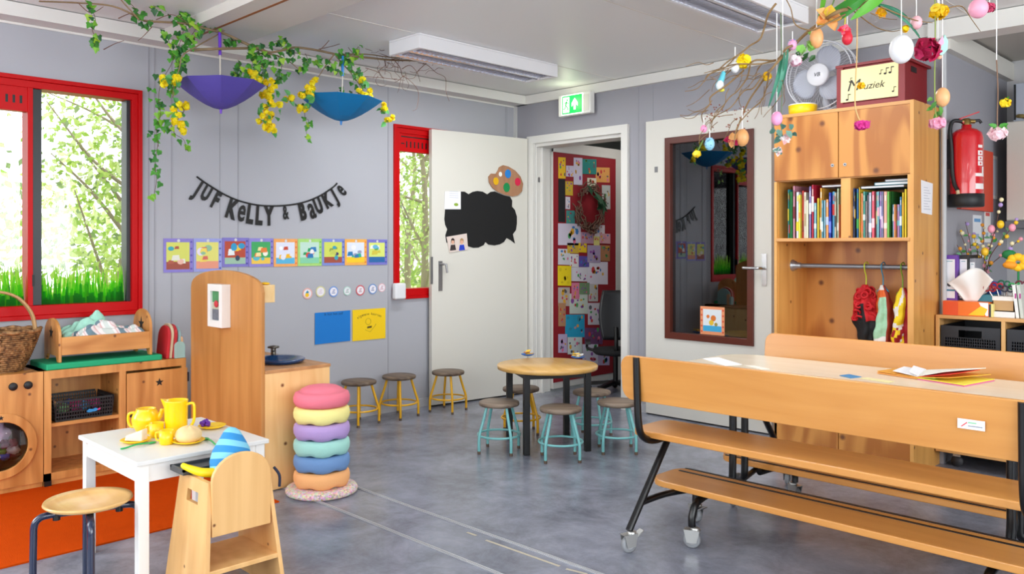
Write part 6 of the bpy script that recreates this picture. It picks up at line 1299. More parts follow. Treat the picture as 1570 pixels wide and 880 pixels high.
# ---------------------------------------------------------------- hanging ivy branch and umbrellas by the left wall
IX = .55
g = random.Random(77)
def V(pts, x=IX, j=.03): return [LW(a, b_, x+g.uniform(-j, j)) for a, b_ in pts]
M_bark = mat('#8d7658', .8, vary=.25, vscale=40); M_twig = mat('#7a5848', .8); M_dkbark = mat('#5b3d2c', .8)
LEAF = [mat('#4a9a2c', .45, trans=.2), mat('#357d2a', .45, trans=.2), mat('#7ab82e', .45, trans=.25), mat('#22602a', .45, trans=.15), mat('#a8d43c', .45, trans=.3)]
br = thing('ivy_branch', 'long twisted willow branch with ivy hanging below the ceiling by the left wall', 'branch', LW(400, 75, IX))
def limb(m, pts, r0, r1, x=IX, j=.03):
    P_ = smoothpath(V(pts, x, j), 5); n_ = len(P_); m.tube(P_, [r0+(r1-r0)*i/(n_-1) for i in range(n_)], 6); return P_
m = MB()
limb(m, [(60, 2), (110, 4), (165, 8), (195, 18), (215, 30), (235, 33), (285, 36), (320, 45), (345, 52), (375, 66), (395, 75), (410, 80)], .004, .0085)
limb(m, [(292, 77), (330, 75), (375, 74), (395, 74), (412, 80), (430, 78), (450, 73), (480, 76), (520, 84), (560, 88), (600, 92), (640, 93), (660, 96)], .008, .006)
limb(m, [(510, 84), (560, 83), (600, 88), (650, 90)], .005, .003)
limb(m, [(355, 40), (330, 55), (300, 72), (280, 85), (275, 105), (268, 125), (265, 150)], .004, .003)
limb(m, [(395, 82), (420, 84), (440, 92), (458, 106)], .006, .002)
limb(m, [(512, 84), (500, 100), (490, 115), (480, 130)], .004, .002); limb(m, [(515, 86), (532, 105), (550, 128), (560, 150)], .004, .002)
limb(m, [(213, 30), (202, 18), (190, 5), (180, -8)], .004, .003); limb(m, [(396, 78), (402, 100), (405, 118), (410, 135)], .004, .002)
m.build('branch', M_bark, br)
m = MB()
TW = [[(490, 77), (502, 65), (515, 50), (528, 42), (543, 33)], [(490, 76), (510, 70), (527, 65), (535, 75), (545, 85)], [(552, 72), (562, 68), (575, 68), (585, 77), (600, 73), (618, 62)], [(590, 92), (592, 105), (596, 95)], [(603, 92), (615, 105), (618, 115), (625, 120), (640, 140), (638, 165), (633, 170)], [(640, 95), (655, 98), (668, 110), (682, 118), (684, 140), (688, 155)],
      [(640, 94), (652, 60), (660, 75), (672, 65), (676, 62), (680, 75)], [(600, 92), (618, 88), (640, 78), (650, 72)], [(655, 96), (640, 110), (635, 118), (620, 122)], [(618, 115), (610, 122), (605, 125)], [(640, 75), (655, 80), (668, 78), (685, 76)], [(615, 106), (628, 100), (640, 110), (645, 125)], [(560, 105), (580, 110), (590, 120), (610, 122)], [(560, 118), (590, 120), (620, 124)],
      [(240, 30), (262, 22), (280, 30), (300, 45)], [(182, 27), (200, 20), (215, 24)], [(232, 43), (222, 55), (210, 62)], [(160, 76), (175, 68), (190, 63)], [(120, 3), (140, 20), (160, 10)], [(600, 90), (575, 80), (560, 75)]]
for tw_ in TW: limb(m, [(a+g.uniform(-1.5, 1.5), b_+g.uniform(-1.5, 1.5)) for a, b_ in tw_], .0024, .0013, IX, .05)
for k in range(26):
    a, b_ = g.uniform(560, 690), g.uniform(78, 118); p_ = [(a, b_)]; d0 = g.uniform(0, 6)
    for q in range(4): d0 += g.uniform(-.9, .9); p_.append((p_[-1][0]+8*math.cos(d0), p_[-1][1]+7*math.sin(d0)))
    limb(m, p_, .0016, .0009, IX, .02)
m.build('twigs', M_twig, br)
ST = [([(278, 60), (270, 80), (262, 100), (248, 125), (243, 150), (246, 175), (240, 200), (243, 225)], 26, 10), ([(243, 215), (240, 235), (238, 255), (240, 275), (236, 300)], 8, 6), ([(282, 80), (276, 100), (268, 125), (262, 145)], 22, 8), ([(262, 190), (268, 205), (282, 215), (285, 232)], 5, 5),
      ([(135, 5), (144, 22), (147, 35)], 4, 5), ([(140, 34), (142, 48), (147, 60), (144, 72)], 7, 4), ([(196, 2), (206, 12), (214, 28), (228, 35)], 10, 7), ([(232, 8), (245, 12), (255, 18)], 5, 4), ([(262, 33), (275, 28), (280, 22), (288, 32)], 9, 6), ([(285, 40), (280, 52), (288, 60), (300, 45), (306, 38)], 20, 9), ([(250, 50), (258, 60), (262, 75)], 5, 6),
      ([(330, 42), (340, 40)], 3, 3), ([(372, 66), (362, 62), (348, 62)], 6, 5), ([(385, 72), (395, 80), (400, 95)], 16, 9), ([(388, 90), (384, 108), (372, 112)], 12, 8), ([(405, 80), (412, 95), (402, 112), (408, 122)], 16, 8), ([(365, 92), (368, 105), (360, 112)], 5, 4), ([(418, 65), (430, 62), (445, 68), (432, 75)], 11, 6), ([(425, 85), (432, 95), (430, 110), (424, 122), (436, 118)], 12, 5), ([(445, 78), (452, 84), (444, 92)], 6, 5),
      ([(468, 82), (472, 92), (468, 98)], 5, 4), ([(465, 106), (462, 104)], 3, 3), ([(488, 86), (488, 100), (490, 95)], 5, 4), ([(505, 92), (512, 104), (514, 112)], 8, 6), ([(520, 82), (536, 90), (528, 100), (545, 115), (552, 130)], 20, 7), ([(545, 80), (550, 72), (553, 92)], 5, 4), ([(525, 138), (522, 146), (532, 152), (540, 140)], 8, 5), ([(556, 135), (560, 150), (565, 148)], 7, 5),
      ([(466, 160), (468, 180), (473, 185), (470, 200), (471, 215)], 6, 3)]
for (pl_, n_, sp) in ST:
    P_ = smoothpath(V(pl_, IX, .02), 8); iv = MB(); iv.tube(P_, .0014, 4)
    o_ = None; lv = MB()
    for k in range(int(n_*2.0)):
        i = g.randrange(len(P_)); c = P_[i]+Vector((g.uniform(-.04, .04), g.uniform(-sp, sp)*.0036, g.uniform(-sp, sp)*.0036)); s_ = g.uniform(.022, .038)
        a = g.uniform(-.9, .9); d = Vector((g.uniform(-.3, .3), math.sin(a), -math.cos(a)*g.choice((1, 1, 1, -.4)))).normalized(); n = Vector((1, g.uniform(-.6, .4), g.uniform(-.2, .7))).normalized(); s2 = d.cross(n).normalized(); n = s2.cross(d)
        shp = [(0, 0), (.30, -.12), (.52, .18), (.30, .42), (.22, .62), (0, 1.0), (-.22, .62), (-.30, .42), (-.52, .18), (-.30, -.12)]
        lv.m = g.choices((0, 1, 2, 3, 4), (5, 5, 3, 3, 1.4))[0]
        vs = [c+s2*(u*s_)+d*(v*s_)-n*(abs(u)*s_*.25) for u, v in shp]+[c+d*(.35*s_)]
        lv.add(vs, [(10, i_, (i_+1) % 10) for i_ in range(10)])
    iv.build('ivy_stem', M_dkbark, br); lv.build('ivy_leaves', LEAF, br)
def flower_spray(pts, n_, spr, label, seed, x=IX+.05):
    gg = random.Random(seed); t_ = thing('flower_spray', label, 'artificial flowers', LW(*pts[0], x), 0, 'yellow flower sprays on the ivy branch')
    P_ = smoothpath([LW(a, b_, x+gg.uniform(-.02, .02)) for a, b_ in pts], 5); MB().tube(P_, .0022, 5).build('stem', M_dkbark, t_)
    m = MB(); lf_ = MB()
    for k in range(n_):
        c = P_[gg.randrange(len(P_))]+Vector([gg.uniform(-spr, spr) for _ in range(3)])
        for q in range(20):
            d = Vector([gg.gauss(0, 1) for _ in range(3)]).normalized(); u = d.orthogonal().normalized(); v = d.cross(u); r_ = gg.uniform(.009, .016); cc = c+d*gg.uniform(.004, .016); m.m = 1 if gg.random() < .12 else 0
            vs = [cc]+[cc+(u*math.cos(a)+v*math.sin(a))*r_*gg.uniform(.7, 1.1)+d*gg.uniform(-.004, .006) for a in [2*PI*i/6 for i in range(6)]]
            m.add(vs, [(0, 1+i, 1+(i+1) % 6) for i in range(6)])
    for k in range(max(3, n_//2)):
        c = P_[gg.randrange(len(P_))]+Vector([gg.uniform(-spr, spr) for _ in range(3)])*1.5; leafshape(lf_, c, [gg.uniform(-1, 1) for _ in range(3)], (1, 0, .3), .05, .032)
    m.build('petals', [mat('#fff12a', .7, trans=.35), mat('#ffd400', .6)], t_); lf_.build('leaf', mat('#5aa85a', .5, trans=.2), t_)
flower_spray([(250, 118), (255, 130)], 4, .014, 'small yellow flower tuft at the top left of the purple umbrella', 1)
flower_spray([(272, 122), (276, 135)], 5, .014, 'yellow flower tuft touching the left rim of the purple umbrella', 2)
flower_spray([(275, 160), (282, 170), (272, 185), (280, 205)], 15, .03, 'large yellow flower spray hanging left below the purple umbrella', 3)
flower_spray([(386, 112), (396, 122)], 5, .016, 'yellow flower tuft above the right rim of the purple umbrella', 4)
flower_spray([(412, 128), (408, 145), (418, 160), (405, 165)], 16, .034, 'yellow flower spray beside the right rim of the purple umbrella', 5)
flower_spray([(420, 178), (405, 190), (415, 200)], 13, .03, 'lowest yellow flower spray hanging between the two umbrellas', 6)
flower_spray([(482, 128), (472, 142), (465, 150)], 13, .025, 'yellow flower spray above the left rim of the blue umbrella', 7)
flower_spray([(440, 150), (450, 153)], 3, .012, 'small yellow flower pair left of the blue umbrella', 8)
flower_spray([(458, 166), (466, 170)], 4, .012, 'yellow flower tuft just below the left rim of the blue umbrella', 9)
flower_spray([(550, 116), (556, 125)], 5, .014, 'yellow flower tuft at the top of the strand over the blue umbrella', 10)
flower_spray([(565, 140), (562, 148), (548, 142)], 7, .02, 'yellow flower spray above the right rim of the blue umbrella', 11)
flower_spray([(583, 172), (590, 164)], 4, .012, 'yellow flower tuft just below the right rim of the blue umbrella', 12)
flower_spray([(592, 186), (600, 180)], 3, .010, 'small yellow flower tuft beside the red window corner', 13)
def umbrella(px, pyr, pyt, rpx, ptop, mt, mt2, label, ph, tilt, hidden_handle=False):
    P_ = LW(px, pyr, IX); t_ = (CX-IX)/(R2*(1-(px-785)/FPX)); R_ = rpx*t_/FPX; tip = LW(px, pyt, IX).z-P_.z
    root = thing('umbrella', label, 'umbrella', P_, 0, 'upside down umbrellas on the branch')
    X_ = Matrix.Translation(P_) @ Matrix.Rotation(tilt, 4, Vector((1, -1, 0)))
    m = MB(X_); vs = []; fs = []; NR, NS = 8, 6
    for i in range(NS+1):
        v = i/NS
        for k in range(NR*4):
            a = 2*PI*k/(NR*4)+ph; fr_ = (k % 4)/4; sc2 = 1-.085*math.sin(PI*fr_)*v
            r_ = R_*v**.97*sc2; z = tip*(1-v**1.5)-.012*math.sin(PI*fr_)*v*0
            vs.append((r_*math.cos(a), r_*math.sin(a), z))
    n_ = NR*4
    for i in range(NS):
        for k in range(n_): k2 = (k+1) % n_; fs.append((i*n_+k, i*n_+k2, (i+1)*n_+k2, (i+1)*n_+k))
    m.add(vs, fs, False); 
    m.build('canopy', mt, root, solid=.0015)
    m = MB(X_); 
    for k in range(NR):
        a = 2*PI*k/NR+ph; m.tube([(R_*v**.97*math.cos(a)*1.005, R_*v**.97*math.sin(a)*1.005, tip*(1-v**1.5)+.003) for v in [q/6 for q in range(7)]], .0022, 5)
    m.build('rib', M_steel, root)
    hz = LW(px, ptop, IX).z-P_.z
    MB(X_).tube([(0, 0, tip), (0, 0, hz-.02)], .004, 8).build('shaft', mat('#d9cfc0', .4), root)
    MB(X_).tube([(0, 0, hz-.12), (0, 0, hz)], .0085, 10).build('handle', mt2, root); MB(X_).tube([(0, 0, tip-.022), (0, 0, tip+.01)], [.005, .009], 8).build('tip', mt2, root)
umbrella(338, 128, 168, 66, 50, mat('#6256b8', .6, trans=.25), mat('#6a2fc4', .4), 'purple umbrella hanging upside down among yellow flowers', .35, .015)
umbrella(524, 152, 186, 62, 86, mat('#0f86c4', .6, trans=.25), mat('#1a86d8', .4), 'bright blue umbrella hanging upside down nearer the room corner', .1, -.03)
# ---------------------------------------------------------------- spring branch with eggs and flowers hanging in the foreground
T0 = 2.6
def D(px, py, t_=None): return DP(px, py, T0+g.uniform(-.06, .06) if t_ is None else t_)
eb = thing('spring_branch', 'bare twisted branch with buds hanging at the upper right in front of the fan', 'branch', DP(1250, 30, T0))
g = random.Random(55); m = MB()
def lm(pts, r0, r1, mm=None):
    P_ = smoothpath([D(*p) for p in pts], 5); n_ = len(P_); (mm or m).tube(P_, [r0+(r1-r0)*i/(n_-1) for i in range(n_)], 6)
lm([(1360, -20), (1320, 8), (1285, 18), (1258, 35), (1235, 52), (1215, 72), (1195, 92), (1178, 112), (1165, 130), (1148, 155), (1135, 185), (1125, 212)], .007, .0022)
lm([(1215, 70), (1205, 75), (1190, 92), (1160, 92), (1145, 100), (1120, 108), (1100, 130)], .004, .0018); lm([(1190, 5), (1178, 22), (1172, 42), (1165, 60), (1150, 70), (1135, 82), (1115, 95), (1100, 108), (1085, 115), (1080, 125)], .0035, .0014)
lm([(1200, 90), (1165, 98), (1130, 98), (1105, 105), (1080, 112)], .003, .0012); lm([(1140, 108), (1115, 130), (1090, 148), (1088, 160), (1076, 175), (1078, 188)], .003, .0014)
lm([(1150, 100), (1145, 120), (1130, 140), (1118, 150), (1100, 175), (1088, 190)], .0028, .0012); lm([(1170, 115), (1155, 135), (1140, 140), (1120, 165), (1095, 180), (1090, 200)], .0026, .0012)
lm([(1180, 110), (1170, 150), (1150, 170), (1130, 195), (1125, 228)], .0026, .0014); lm([(1130, 85), (1110, 105), (1090, 112), (1070, 135), (1050, 140)], .002, .001); lm([(1300, 20), (1270, 35), (1245, 46), (1220, 38), (1212, 12), (1200, -10)], .003, .0016)
lm([(1300, 10), (1340, 40), (1365, 48), (1380, 46)], .0022, .001); lm([(1335, 20), (1355, 28), (1375, 30)], .002, .001); lm([(1455, 12), (1475, 10), (1490, 30), (1503, 48)], .0022, .001); lm([(1350, 10), (1400, 30), (1430, 35)], .0025, .0012)
for k in range(34):
    a, b_ = g.uniform(1080, 1200), g.uniform(90, 190)
    if a > 1140 and b_ > 150: continue
    p_ = [(a, b_)]; d0 = g.uniform(1.8, 3.0)
    for q in range(4): d0 += g.uniform(-.6, .6); p_.append((p_[-1][0]+11*math.cos(d0), p_[-1][1]+11*math.sin(d0)))
    lm(p_, .0014, .0008)
m.build('branch', mat('#8a6c46', .8, vary=.25, vscale=50), eb)
m = MB()
for k in range(50): m.ball(D(g.uniform(1075, 1150), g.uniform(160, 205)), g.uniform(.0016, .003), 6, 4)
m.build('buds', mat('#8a4a34', .7), eb)['kind'] = 'stuff'
M_rib = mat('#efece8', .6)
ZT = 2.385
def cord(p, root, mt=M_rib, top=None, r=.0016): MB().tube([p, Vector((p.x, p.y, top if top else ZT))], r, 5).build('ribbon', mt, root)
def egg(px, py, rx, rz, c, label, t_=T0, spots=None, top=None, vary=0):
    P_ = DP(px, py, t_); s_ = t_/FPX; R_, Z_ = rx*s_, rz*s_; root = thing('hanging_egg', label, 'hanging egg', P_)
    m = MB(); m.ball(P_, (R_, R_, Z_), 22, 14, lambda q: 1-.07*q.z); o = m.build('shell', mat(c, .4), root)
    if spots:
        gg = random.Random(px); m = MB()
        for k in range(26):
            a, th = gg.uniform(0, 2*PI), gg.uniform(.4, 2.7); m.ball(P_+Vector((R_*math.sin(th)*math.cos(a), R_*math.sin(th)*math.sin(a), Z_*math.cos(th))), R_*.13, 6, 4)
        m.build('speckle', mat(spots, .5), o)
    cord(P_+UZ*Z_*.9, root, top=(DP(px, top, t_).z if top is not None else None)); return root
egg(1079, 197, 5, 6, '#f092b8', 'small pink egg hanging lowest left under the bare branch', top=180); egg(1088, 220, 7.5, 10, '#8ec4d8', 'pale blue speckled egg hanging in front of the dark door glass', top=198, spots='#4f8aa8'); egg(1127, 103, 6.5, 8.5, '#ececec', 'small white egg hanging left of a yellow flower', top=72)
egg(1138, 210, 10, 13.5, '#d99a5e', 'light brown egg hanging on white ribbon before the dark door', top=165); egg(1191, 181, 8.5, 11, '#f0a0c8', 'pink egg hanging at the left corner of the tall cabinet', top=20)
egg(1252, 57, 10, 16, '#eaa66a', 'orange brown egg hanging above the fan', top=0); egg(1215, 68, 6.5, 8.5, '#e8a0c0', 'small pink patterned egg above the fan', top=48, spots='#6a80c0'); egg(1382, 74, 17.5, 22, '#e9e7e8', 'large white egg hanging in front of the red music box', t_=2.5)
egg(1405, 34, 8.5, 10.5, '#f2b6bc', 'pale pink egg hanging right of the large white egg'); egg(1445, 148, 10.5, 15, '#e6aa72', 'light brown egg hanging beside the red music box'); egg(1500, 12, 14, 15, '#eda0b6', 'large pink egg at the top right of the picture', t_=2.3); egg(1299, 58, 8, 10.5, '#dc2438', 'red egg with tulip petals hanging above the fan rim', top=10)
def petals(px, py, r, cols, label, t_=T0, n_=14, kind='flower', flat_=.5, droop=0, puff=0, top=None, stem=None, center=None, leaf=0, stemc='#5c7a34', cat='artificial flower'):
    P_ = DP(px, py, t_); s_ = t_/FPX; R_ = r*s_; root = thing(kind, label, cat, P_); gg = random.Random(int(px*7+py)); m = MB()
    if puff:
        for k in range(n_*3):
            d = Vector([gg.gauss(0, 1) for _ in range(3)]); d.z *= puff; d = d.normalized(); u = d.orthogonal().normalized(); v = d.cross(u); r_ = R_*gg.uniform(.3, .5); cc = P_+Vector((d.x, d.y, d.z*puff))*R_*gg.uniform(.35, .7); m.m = k % len(cols)
            m.add([cc]+[cc+(u*math.cos(a)+v*math.sin(a))*r_*gg.uniform(.75, 1.1)+d*gg.uniform(-.2, .25)*r_ for a in [2*PI*i/7 for i in range(7)]], [(0, 1+i, 1+(i+1) % 7) for i in range(7)])
    for k in range(0 if puff else n_):
        a = 2*PI*k/n_*2.4+gg.uniform(-.2, .2); el = gg.uniform(-.5, .6)*(1-flat_)-droop
        d = Vector((math.cos(a)*R2-0*.1, math.cos(a)*R2, math.sin(a)))*math.cos(el)+Vector((R2, -R2, 0))*math.sin(el+.3)*.6
        d.z -= droop*.6; m.m = k % len(cols); leafshape(m, P_, d, (R2, -R2, .2), R_*gg.uniform(.8, 1.1), R_*.85, .3)
    m.build('petals', [mat(c, .6, trans=.2) for c in cols], root)
    if center: MB().ball(P_+Vector((R2, -R2, 0))*R_*.25, R_*.3, 8, 6).build('centre', mat(center, .6), root)
    if stem: pp_ = smoothpath([P_]+[DP(a, b_, t_) for a, b_ in stem], 4); MB().tube(pp_, .0022, 6).build('stem', mat(stemc, .6), root)
    if top is not None: cord(P_, root, top=DP(px, top, t_).z)
    if leaf:
        m = MB()
        for k in range(leaf): leafshape(m, P_+Vector((0, 0, R_*.5)), (gg.uniform(-1, 1), gg.uniform(-1, 1), gg.uniform(-.6, .5)), (R2, -R2, .3), R_*.9, R_*.5)
        m.build('leaf', mat('#4f9a3a', .5, trans=.2), root)
    return root
petals(1068, 236, 9, ['#fff04a', '#f7d21c'], 'small yellow flower at the lowest left tip of the bare branch', puff=0.7, stem=[(1073, 225), (1078, 215)]); petals(1140, 94, 15, ['#ffe500', '#f5cf00'], 'bright yellow daffodil on the bare branch left of the fan', puff=0.9, n_=16)
petals(1176, 117, 10, ['#ffd81c', '#f2b800'], 'yellow orange blossom on the bare branch beside the fan', puff=1); petals(1121, 215, 12, ['#a81048', '#d8a060'], 'dark magenta flower at the top of the dark door glass', n_=10)
petals(1220, 92, 15, ['#f6e6ea', '#f0b8cc', '#fbf2f4'], 'white and pink tulip hanging in front of the fan blade', puff=0.9, n_=14, stem=[(1232, 80), (1240, 62)]); petals(1294, 47, 11, ['#e83a50', '#f47a90'], 'red and pink tulip hanging just above the red egg', n_=10, stem=[(1296, 25), (1295, -10)], stemc='#d8c83a')
petals(1350, 20, 10, ['#ffcf10', '#f0a800'], 'small yellow daffodil on a thin twig above the cream panel'); petals(1388, 44, 8, ['#ffe000'], 'tiny yellow flower on top of the large white egg', puff=1, n_=16); petals(1440, 18, 18, ['#ffdc00', '#f5c400', '#ffe84a'], 'yellow blossom cluster at the top right of the branch', puff=0.8, n_=22, top=-10)
petals(1422, 76, 25, ['#c81450', '#a80c40', '#dc2a68'], 'large ragged magenta flower right of the white egg', puff=1, n_=24, stem=[(1408, 55), (1385, 30), (1345, 8)], stemc='#2f7a5a'); petals(1322, 192, 15, ['#e8389a', '#c81a80'], 'flat magenta gerbera on a long stem in front of the cabinet doors', puff=0.35, n_=22, droop=.0, stem=[(1316, 180), (1311, 160), (1312, 120), (1314, 75), (1314, -30)], stemc='#d8b070')
petals(1320, 131, 8, ['#ffd000', '#f0b400'], 'small yellow flower in front of the cream music panel', puff=1, n_=12); petals(1437, 189, 16, ['#f8b8cc', '#f5a0bc'], 'pink carnation hanging at the cabinet corner', puff=0.6, n_=16, stem=[(1434, 165), (1433, 120), (1434, 40), (1433, -40)], stemc='#8a9a4a')
petals(1517, 12, 11, ['#d84a70', '#a83050'], 'rose red flower beside the large pink egg', puff=1, t_=2.3, top=-60); petals(1530, 205, 17, ['#fbe4e6', '#f8d0d6'], 'pale pink rose hanging upside down at the right', puff=0.8, n_=22, droop=.35, leaf=7, stem=[(1529, 180), (1530, 140), (1528, 92)], stemc='#7a5a44'); petals(1541, 158, 11, ['#ffe21c', '#f8cc00'], 'yellow flower on the stick above the pale pink rose', puff=0.8, n_=18, leaf=3)
petals(1268, 28, 22, ['#f2a860', '#f6c07a', '#f0cc40'], 'orange lily head hanging above the fan', n_=12, stem=[(1275, 10), (1285, -15)])
def sprig(px, py, spec, cols, label, t_=T0, seed=1, stem=None, ln=.05, wd=.022, name='leaf_sprig', down=.5):
    root = thing(name, label, 'leaves', DP(px, py, t_)); gg = random.Random(seed); m = MB()
    for (a, b_) in spec: m.m = gg.randrange(len(cols)); leafshape(m, DP(a, b_, t_+gg.uniform(-.02, .02)), (gg.uniform(-1, 1), gg.uniform(-1, 1), gg.uniform(-1, .4)-down), (R2, -R2, .3), ln*gg.uniform(.7, 1.1), wd)
    m.build('leaves', [mat(c, .5, trans=.2) for c in cols], root)
    if stem: MB().tube(smoothpath([DP(a, b_, t_) for a, b_ in stem], 4), .0018, 5).build('stem', mat('#6a7a5a', .6), root)
sprig(1200, 200, [(1185, 195), (1192, 198), (1200, 190), (1210, 190), (1205, 200), (1212, 205), (1198, 208), (1190, 205)], ['#5f8a7c', '#4a7468', '#7aa090'], 'grey green eucalyptus sprig hanging at the cabinet corner', seed=3, stem=[(1200, 212), (1198, 190), (1199, 120), (1197, 20)], ln=.032, wd=.02)
petals(1203, 214, 9, ['#f6ecea', '#eab8b8'], 'white magnolia blossom below the eucalyptus sprig', n_=10); petals(1192, 232, 9, ['#f4e8e4', '#e0b0b4', '#6a9484'], 'lowest white blossom in front of the cabinet door', n_=10)
sprig(1238, 62, [(1238, 50), (1242, 62), (1232, 68), (1246, 60)], ['#8fce62'], 'light green paper leaf beside the orange brown egg', seed=5, ln=.045, wd=.034)
sprig(1240, 84, [(1225, 78), (1240, 80), (1250, 84)], ['#2f5a2a'], 'dark green leaf pair above the fan hub', seed=8, ln=.04, wd=.016)
sprig(1434, 162, [(1430, 150), (1436, 155), (1440, 162), (1430, 165), (1434, 172), (1438, 170)], ['#5f9a3e', '#4a8434'], 'small fern sprig hanging between the brown egg and the pink carnation', seed=6, ln=.03, wd=.014)
def blades(spec, cols, label, t_=T0):
    root = thing('long_leaves', label, 'leaves', DP(*spec[0][0], t_)); m = MB()
    for k, (a, b_, wd) in enumerate(spec):
        A_, B_ = DP(*a, t_-.02*k), DP(*b_, t_+.02*k); d = (B_-A_); L_ = d.length; d.normalize(); s_ = d.cross(Vector((R2, -R2, 0))).normalized(); m.m = k % len(cols)
        vs = []
        for q in range(8): v = q/7; w_ = wd*math.sin(PI*(.08+.9*v))**.7; c = A_+d*L_*v+Vector((R2, -R2, 0))*.02*math.sin(PI*v); vs += [c-s_*w_, c+Vector((R2, -R2, 0))*-.004, c+s_*w_]
        m.add(vs, [f for q in range(7) for f in ((3*q, 3*q+1, 3*q+4, 3*q+3), (3*q+1, 3*q+2, 3*q+5, 3*q+4))], True)
    m.build('leaves', [mat(c, .45, trans=.25) for c in cols], root)
blades([((1360, -12), (1305, 30), .016), ((1330, -10), (1278, 35), .014), ((1345, -15), (1300, 12), .012), ((1262, -10), (1254, 30), .010), ((1320, -5), (1268, 22), .011)], ['#6abf3e', '#3f9a34', '#8ad660'], 'broad bright green tulip leaves at the top of the branch')
blades([((1200, 80), (1178, 165), .006), ((1203, 80), (1188, 160), .006), ((1208, 75), (1192, 150), .005)], ['#3a8a6c', '#5aa084'], 'thin blue green grass bundle hanging beside the fan')
blades([((1340, 5), (1395, 30), .006), ((1350, 8), (1410, 55), .005)], ['#2f7a5a', '#4a9474'], 'slim dark green leaves arching to the magenta flower')
bd_ = thing('hanging_bird', 'small mint and pink fabric bird hanging in front of the music box', 'hanging bird', DP(1437, 70, T0))
m = MB(); c = DP(1438, 72, T0); s_ = T0/FPX; RT = Vector((R2, R2, 0)); NF = Vector((R2, -R2, 0))
m.prism([(-20*s_, 10*s_), (-6*s_, 4*s_), (2*s_, 4*s_), (8*s_, 18*s_), (13*s_, 8*s_), (12*s_, -6*s_), (4*s_, -14*s_), (-6*s_, -12*s_), (-15*s_, -2*s_)], c, RT, UZ, .012); m.m = 1; m.prism([(-6*s_, 2*s_), (4*s_, 16*s_), (6*s_, 4*s_), (2*s_, 0)], c+NF*.0125, RT, UZ, .003)
m.m = 2; m.ball(c+RT*.004-UZ*.032, (.009, .009, .007), 8, 6)
m.build('body', [mat('#a9d8c8', .7), mat('#f0a8c0', .7), mat('#eab090', .6)], bd_, bevel=.002); cord(c, bd_)
be = thing('hanging_bird', 'small blue, white and yellow painted bird on the bare branch', 'hanging bird', DP(1105, 128, T0)); m = MB()
m.tube(smoothpath([DP(1110, 110, T0), DP(1107, 120, T0), DP(1103, 130, T0), DP(1106, 139, T0)], 4), [.006, .007, .007, .008, .009, .009, .010, .011, .012, .012, .011, .009, .004], 8); m.m = 1; m.ball(DP(1104, 131, T0-.01), (.012, .012, .016), 10, 8); m.m = 2; m.ball(DP(1106, 138, T0-.012), (.010, .010, .006), 8, 6)
m.build('body', [mat('#5fc0d0', .5), mat('#e8eef0', .5), mat('#e8e04a', .5)], be); m = MB(); m.tube([DP(1110, 110, T0), DP(1112, 100, T0)], .0014, 5); m.build('ribbon', M_rib, be)
for (px, t_, top_, bot, l) in ((1528, T0, -60, 94, 'white string carrying the stick with the pale pink rose'), (1200, T0, -120, 92, 'white ribbon holding up the main bare branch')):
    a = DP(px, bot, t_); o = MB(); o.tube([a, Vector((a.x, a.y, ZT))], .0016, 5); tag(o.build('string', M_rib), l, 'string')
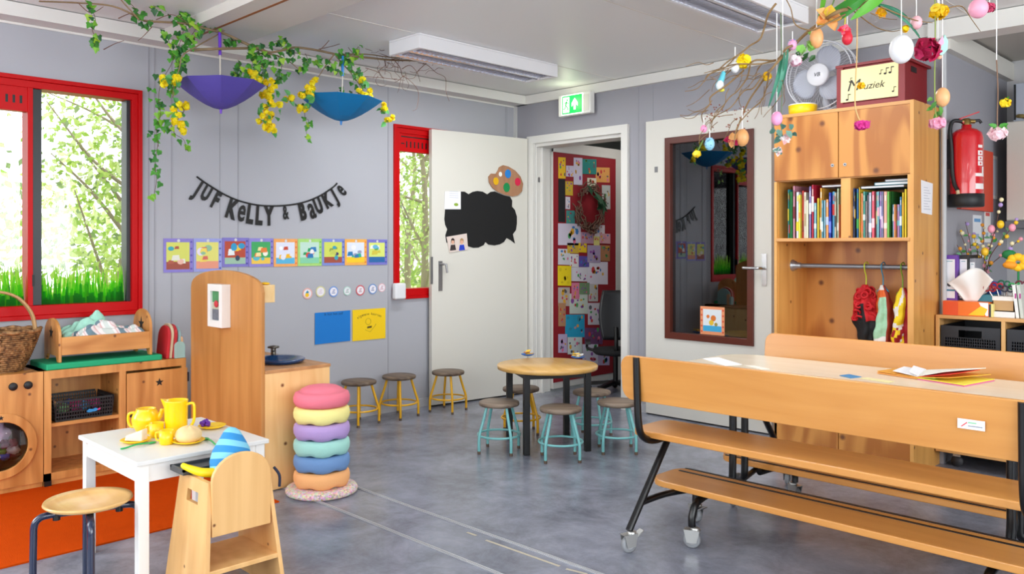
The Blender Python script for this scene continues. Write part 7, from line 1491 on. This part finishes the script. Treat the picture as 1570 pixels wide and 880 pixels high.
# ---------------------------------------------------------------- outside the windows
struct(MB().box((-30, -30, -.45), (-.16, 30, -.4)).build('ground', mat('#9ab06a', .9)))
LM = [mat('#a8bc62', .6, trans=.5), mat('#8cac48', .6, trans=.5), mat('#c4ce98', .6, trans=.5), mat('#7c9060', .6, trans=.4)]
def tree(x, y, h, r, seed, n_, label):
    gg = random.Random(seed); t_ = thing('garden_tree', label, 'tree', (x, y, -.4), 0, 'pale green trees outside the windows')
    tr = MB(); lv = MB(); tips = []
    P_ = smoothpath([(x, y, -.4), (x+gg.uniform(-.1, .1), y+gg.uniform(-.1, .1), h*.35), (x+gg.uniform(-.2, .2), y+gg.uniform(-.3, .3), h*.7), (x+gg.uniform(-.3, .3), y+gg.uniform(-.3, .3), h)], 6)
    tr.tube(P_, [.06*(1-.8*i/(len(P_)-1)) for i in range(len(P_))], 8)
    for k in range(16):
        i = gg.randrange(4, len(P_)); b0 = P_[i]; d = Vector((gg.uniform(-1, 1), gg.uniform(-1, 1), gg.uniform(.1, .9))).normalized()*r*gg.uniform(.5, 1); Q = smoothpath([b0, b0+d*.5+Vector((0, 0, gg.uniform(-.1, .1))), b0+d], 5); tr.tube(Q, [.022*(1-.8*j/(len(Q)-1)) for j in range(len(Q))], 5); tips += Q[3:]
    tr.build('trunk', mat('#847860', .8), t_)
    for k in range(n_):
        c = tips[gg.randrange(len(tips))]+Vector([gg.gauss(0, .2) for _ in range(3)])*r*.55; lv.m = gg.choices(range(4), (4, 3, 3, 1))[0]; s_ = gg.uniform(.02, .045)
        d = Vector([gg.gauss(0, 1) for _ in range(3)]).normalized(); u = d.orthogonal().normalized(); lv.add([c-d*s_, c+u*s_*.55, c+d*s_, c-u*s_*.55], [(0, 1, 2, 3)])
    lv.build('foliage', LM, t_)
for k, (x, y, h, r, n_, l) in enumerate([(-2.6, -2.2, 3.0, 1.3, 2600, 'slender pale green tree nearest the large red window'), (-3.6, -3.4, 3.2, 1.5, 2600, 'bushy pale tree outside the left sash of the large window'), (-4.9, -.9, 3.4, 1.4, 2600, 'pale tree further back behind the right sash of the large window'), (-3.2, 1.6, 3.2, 1.5, 2600, 'pale tree seen through the narrow red window'), (-5.5, 3.2, 3.6, 1.8, 2600, 'pale tree furthest behind the narrow red window'), (-6.8, -3.6, 3.8, 1.7, 2600, 'tall pale tree at the back of the garden'), (-4.6, -10.0, 3.4, 1.7, 2400, 'second pale tree mirrored in the dark door glass')]): tree(x, y, h, r, k+5, n_, l)
hd = MB(); gg = random.Random(90)
for k in range(16000):
    c = Vector((-10.5+gg.gauss(0, .4), gg.uniform(-24, 12), gg.uniform(-.4, 2.2+.5*math.sin(k)))); hd.m = gg.choices(range(4), (3, 2, 4, 2))[0]; s_ = gg.uniform(.05, .11); d = Vector([gg.gauss(0, 1) for _ in range(3)]).normalized(); u = d.orthogonal().normalized(); hd.add([c-d*s_, c+u*s_*.6, c+d*s_, c-u*s_*.6], [(0, 1, 2, 3)])
o = hd.build('garden_hedge', LM); tag(o, 'long loose pale green hedge at the back of the garden', 'hedge'); o['kind'] = 'stuff'
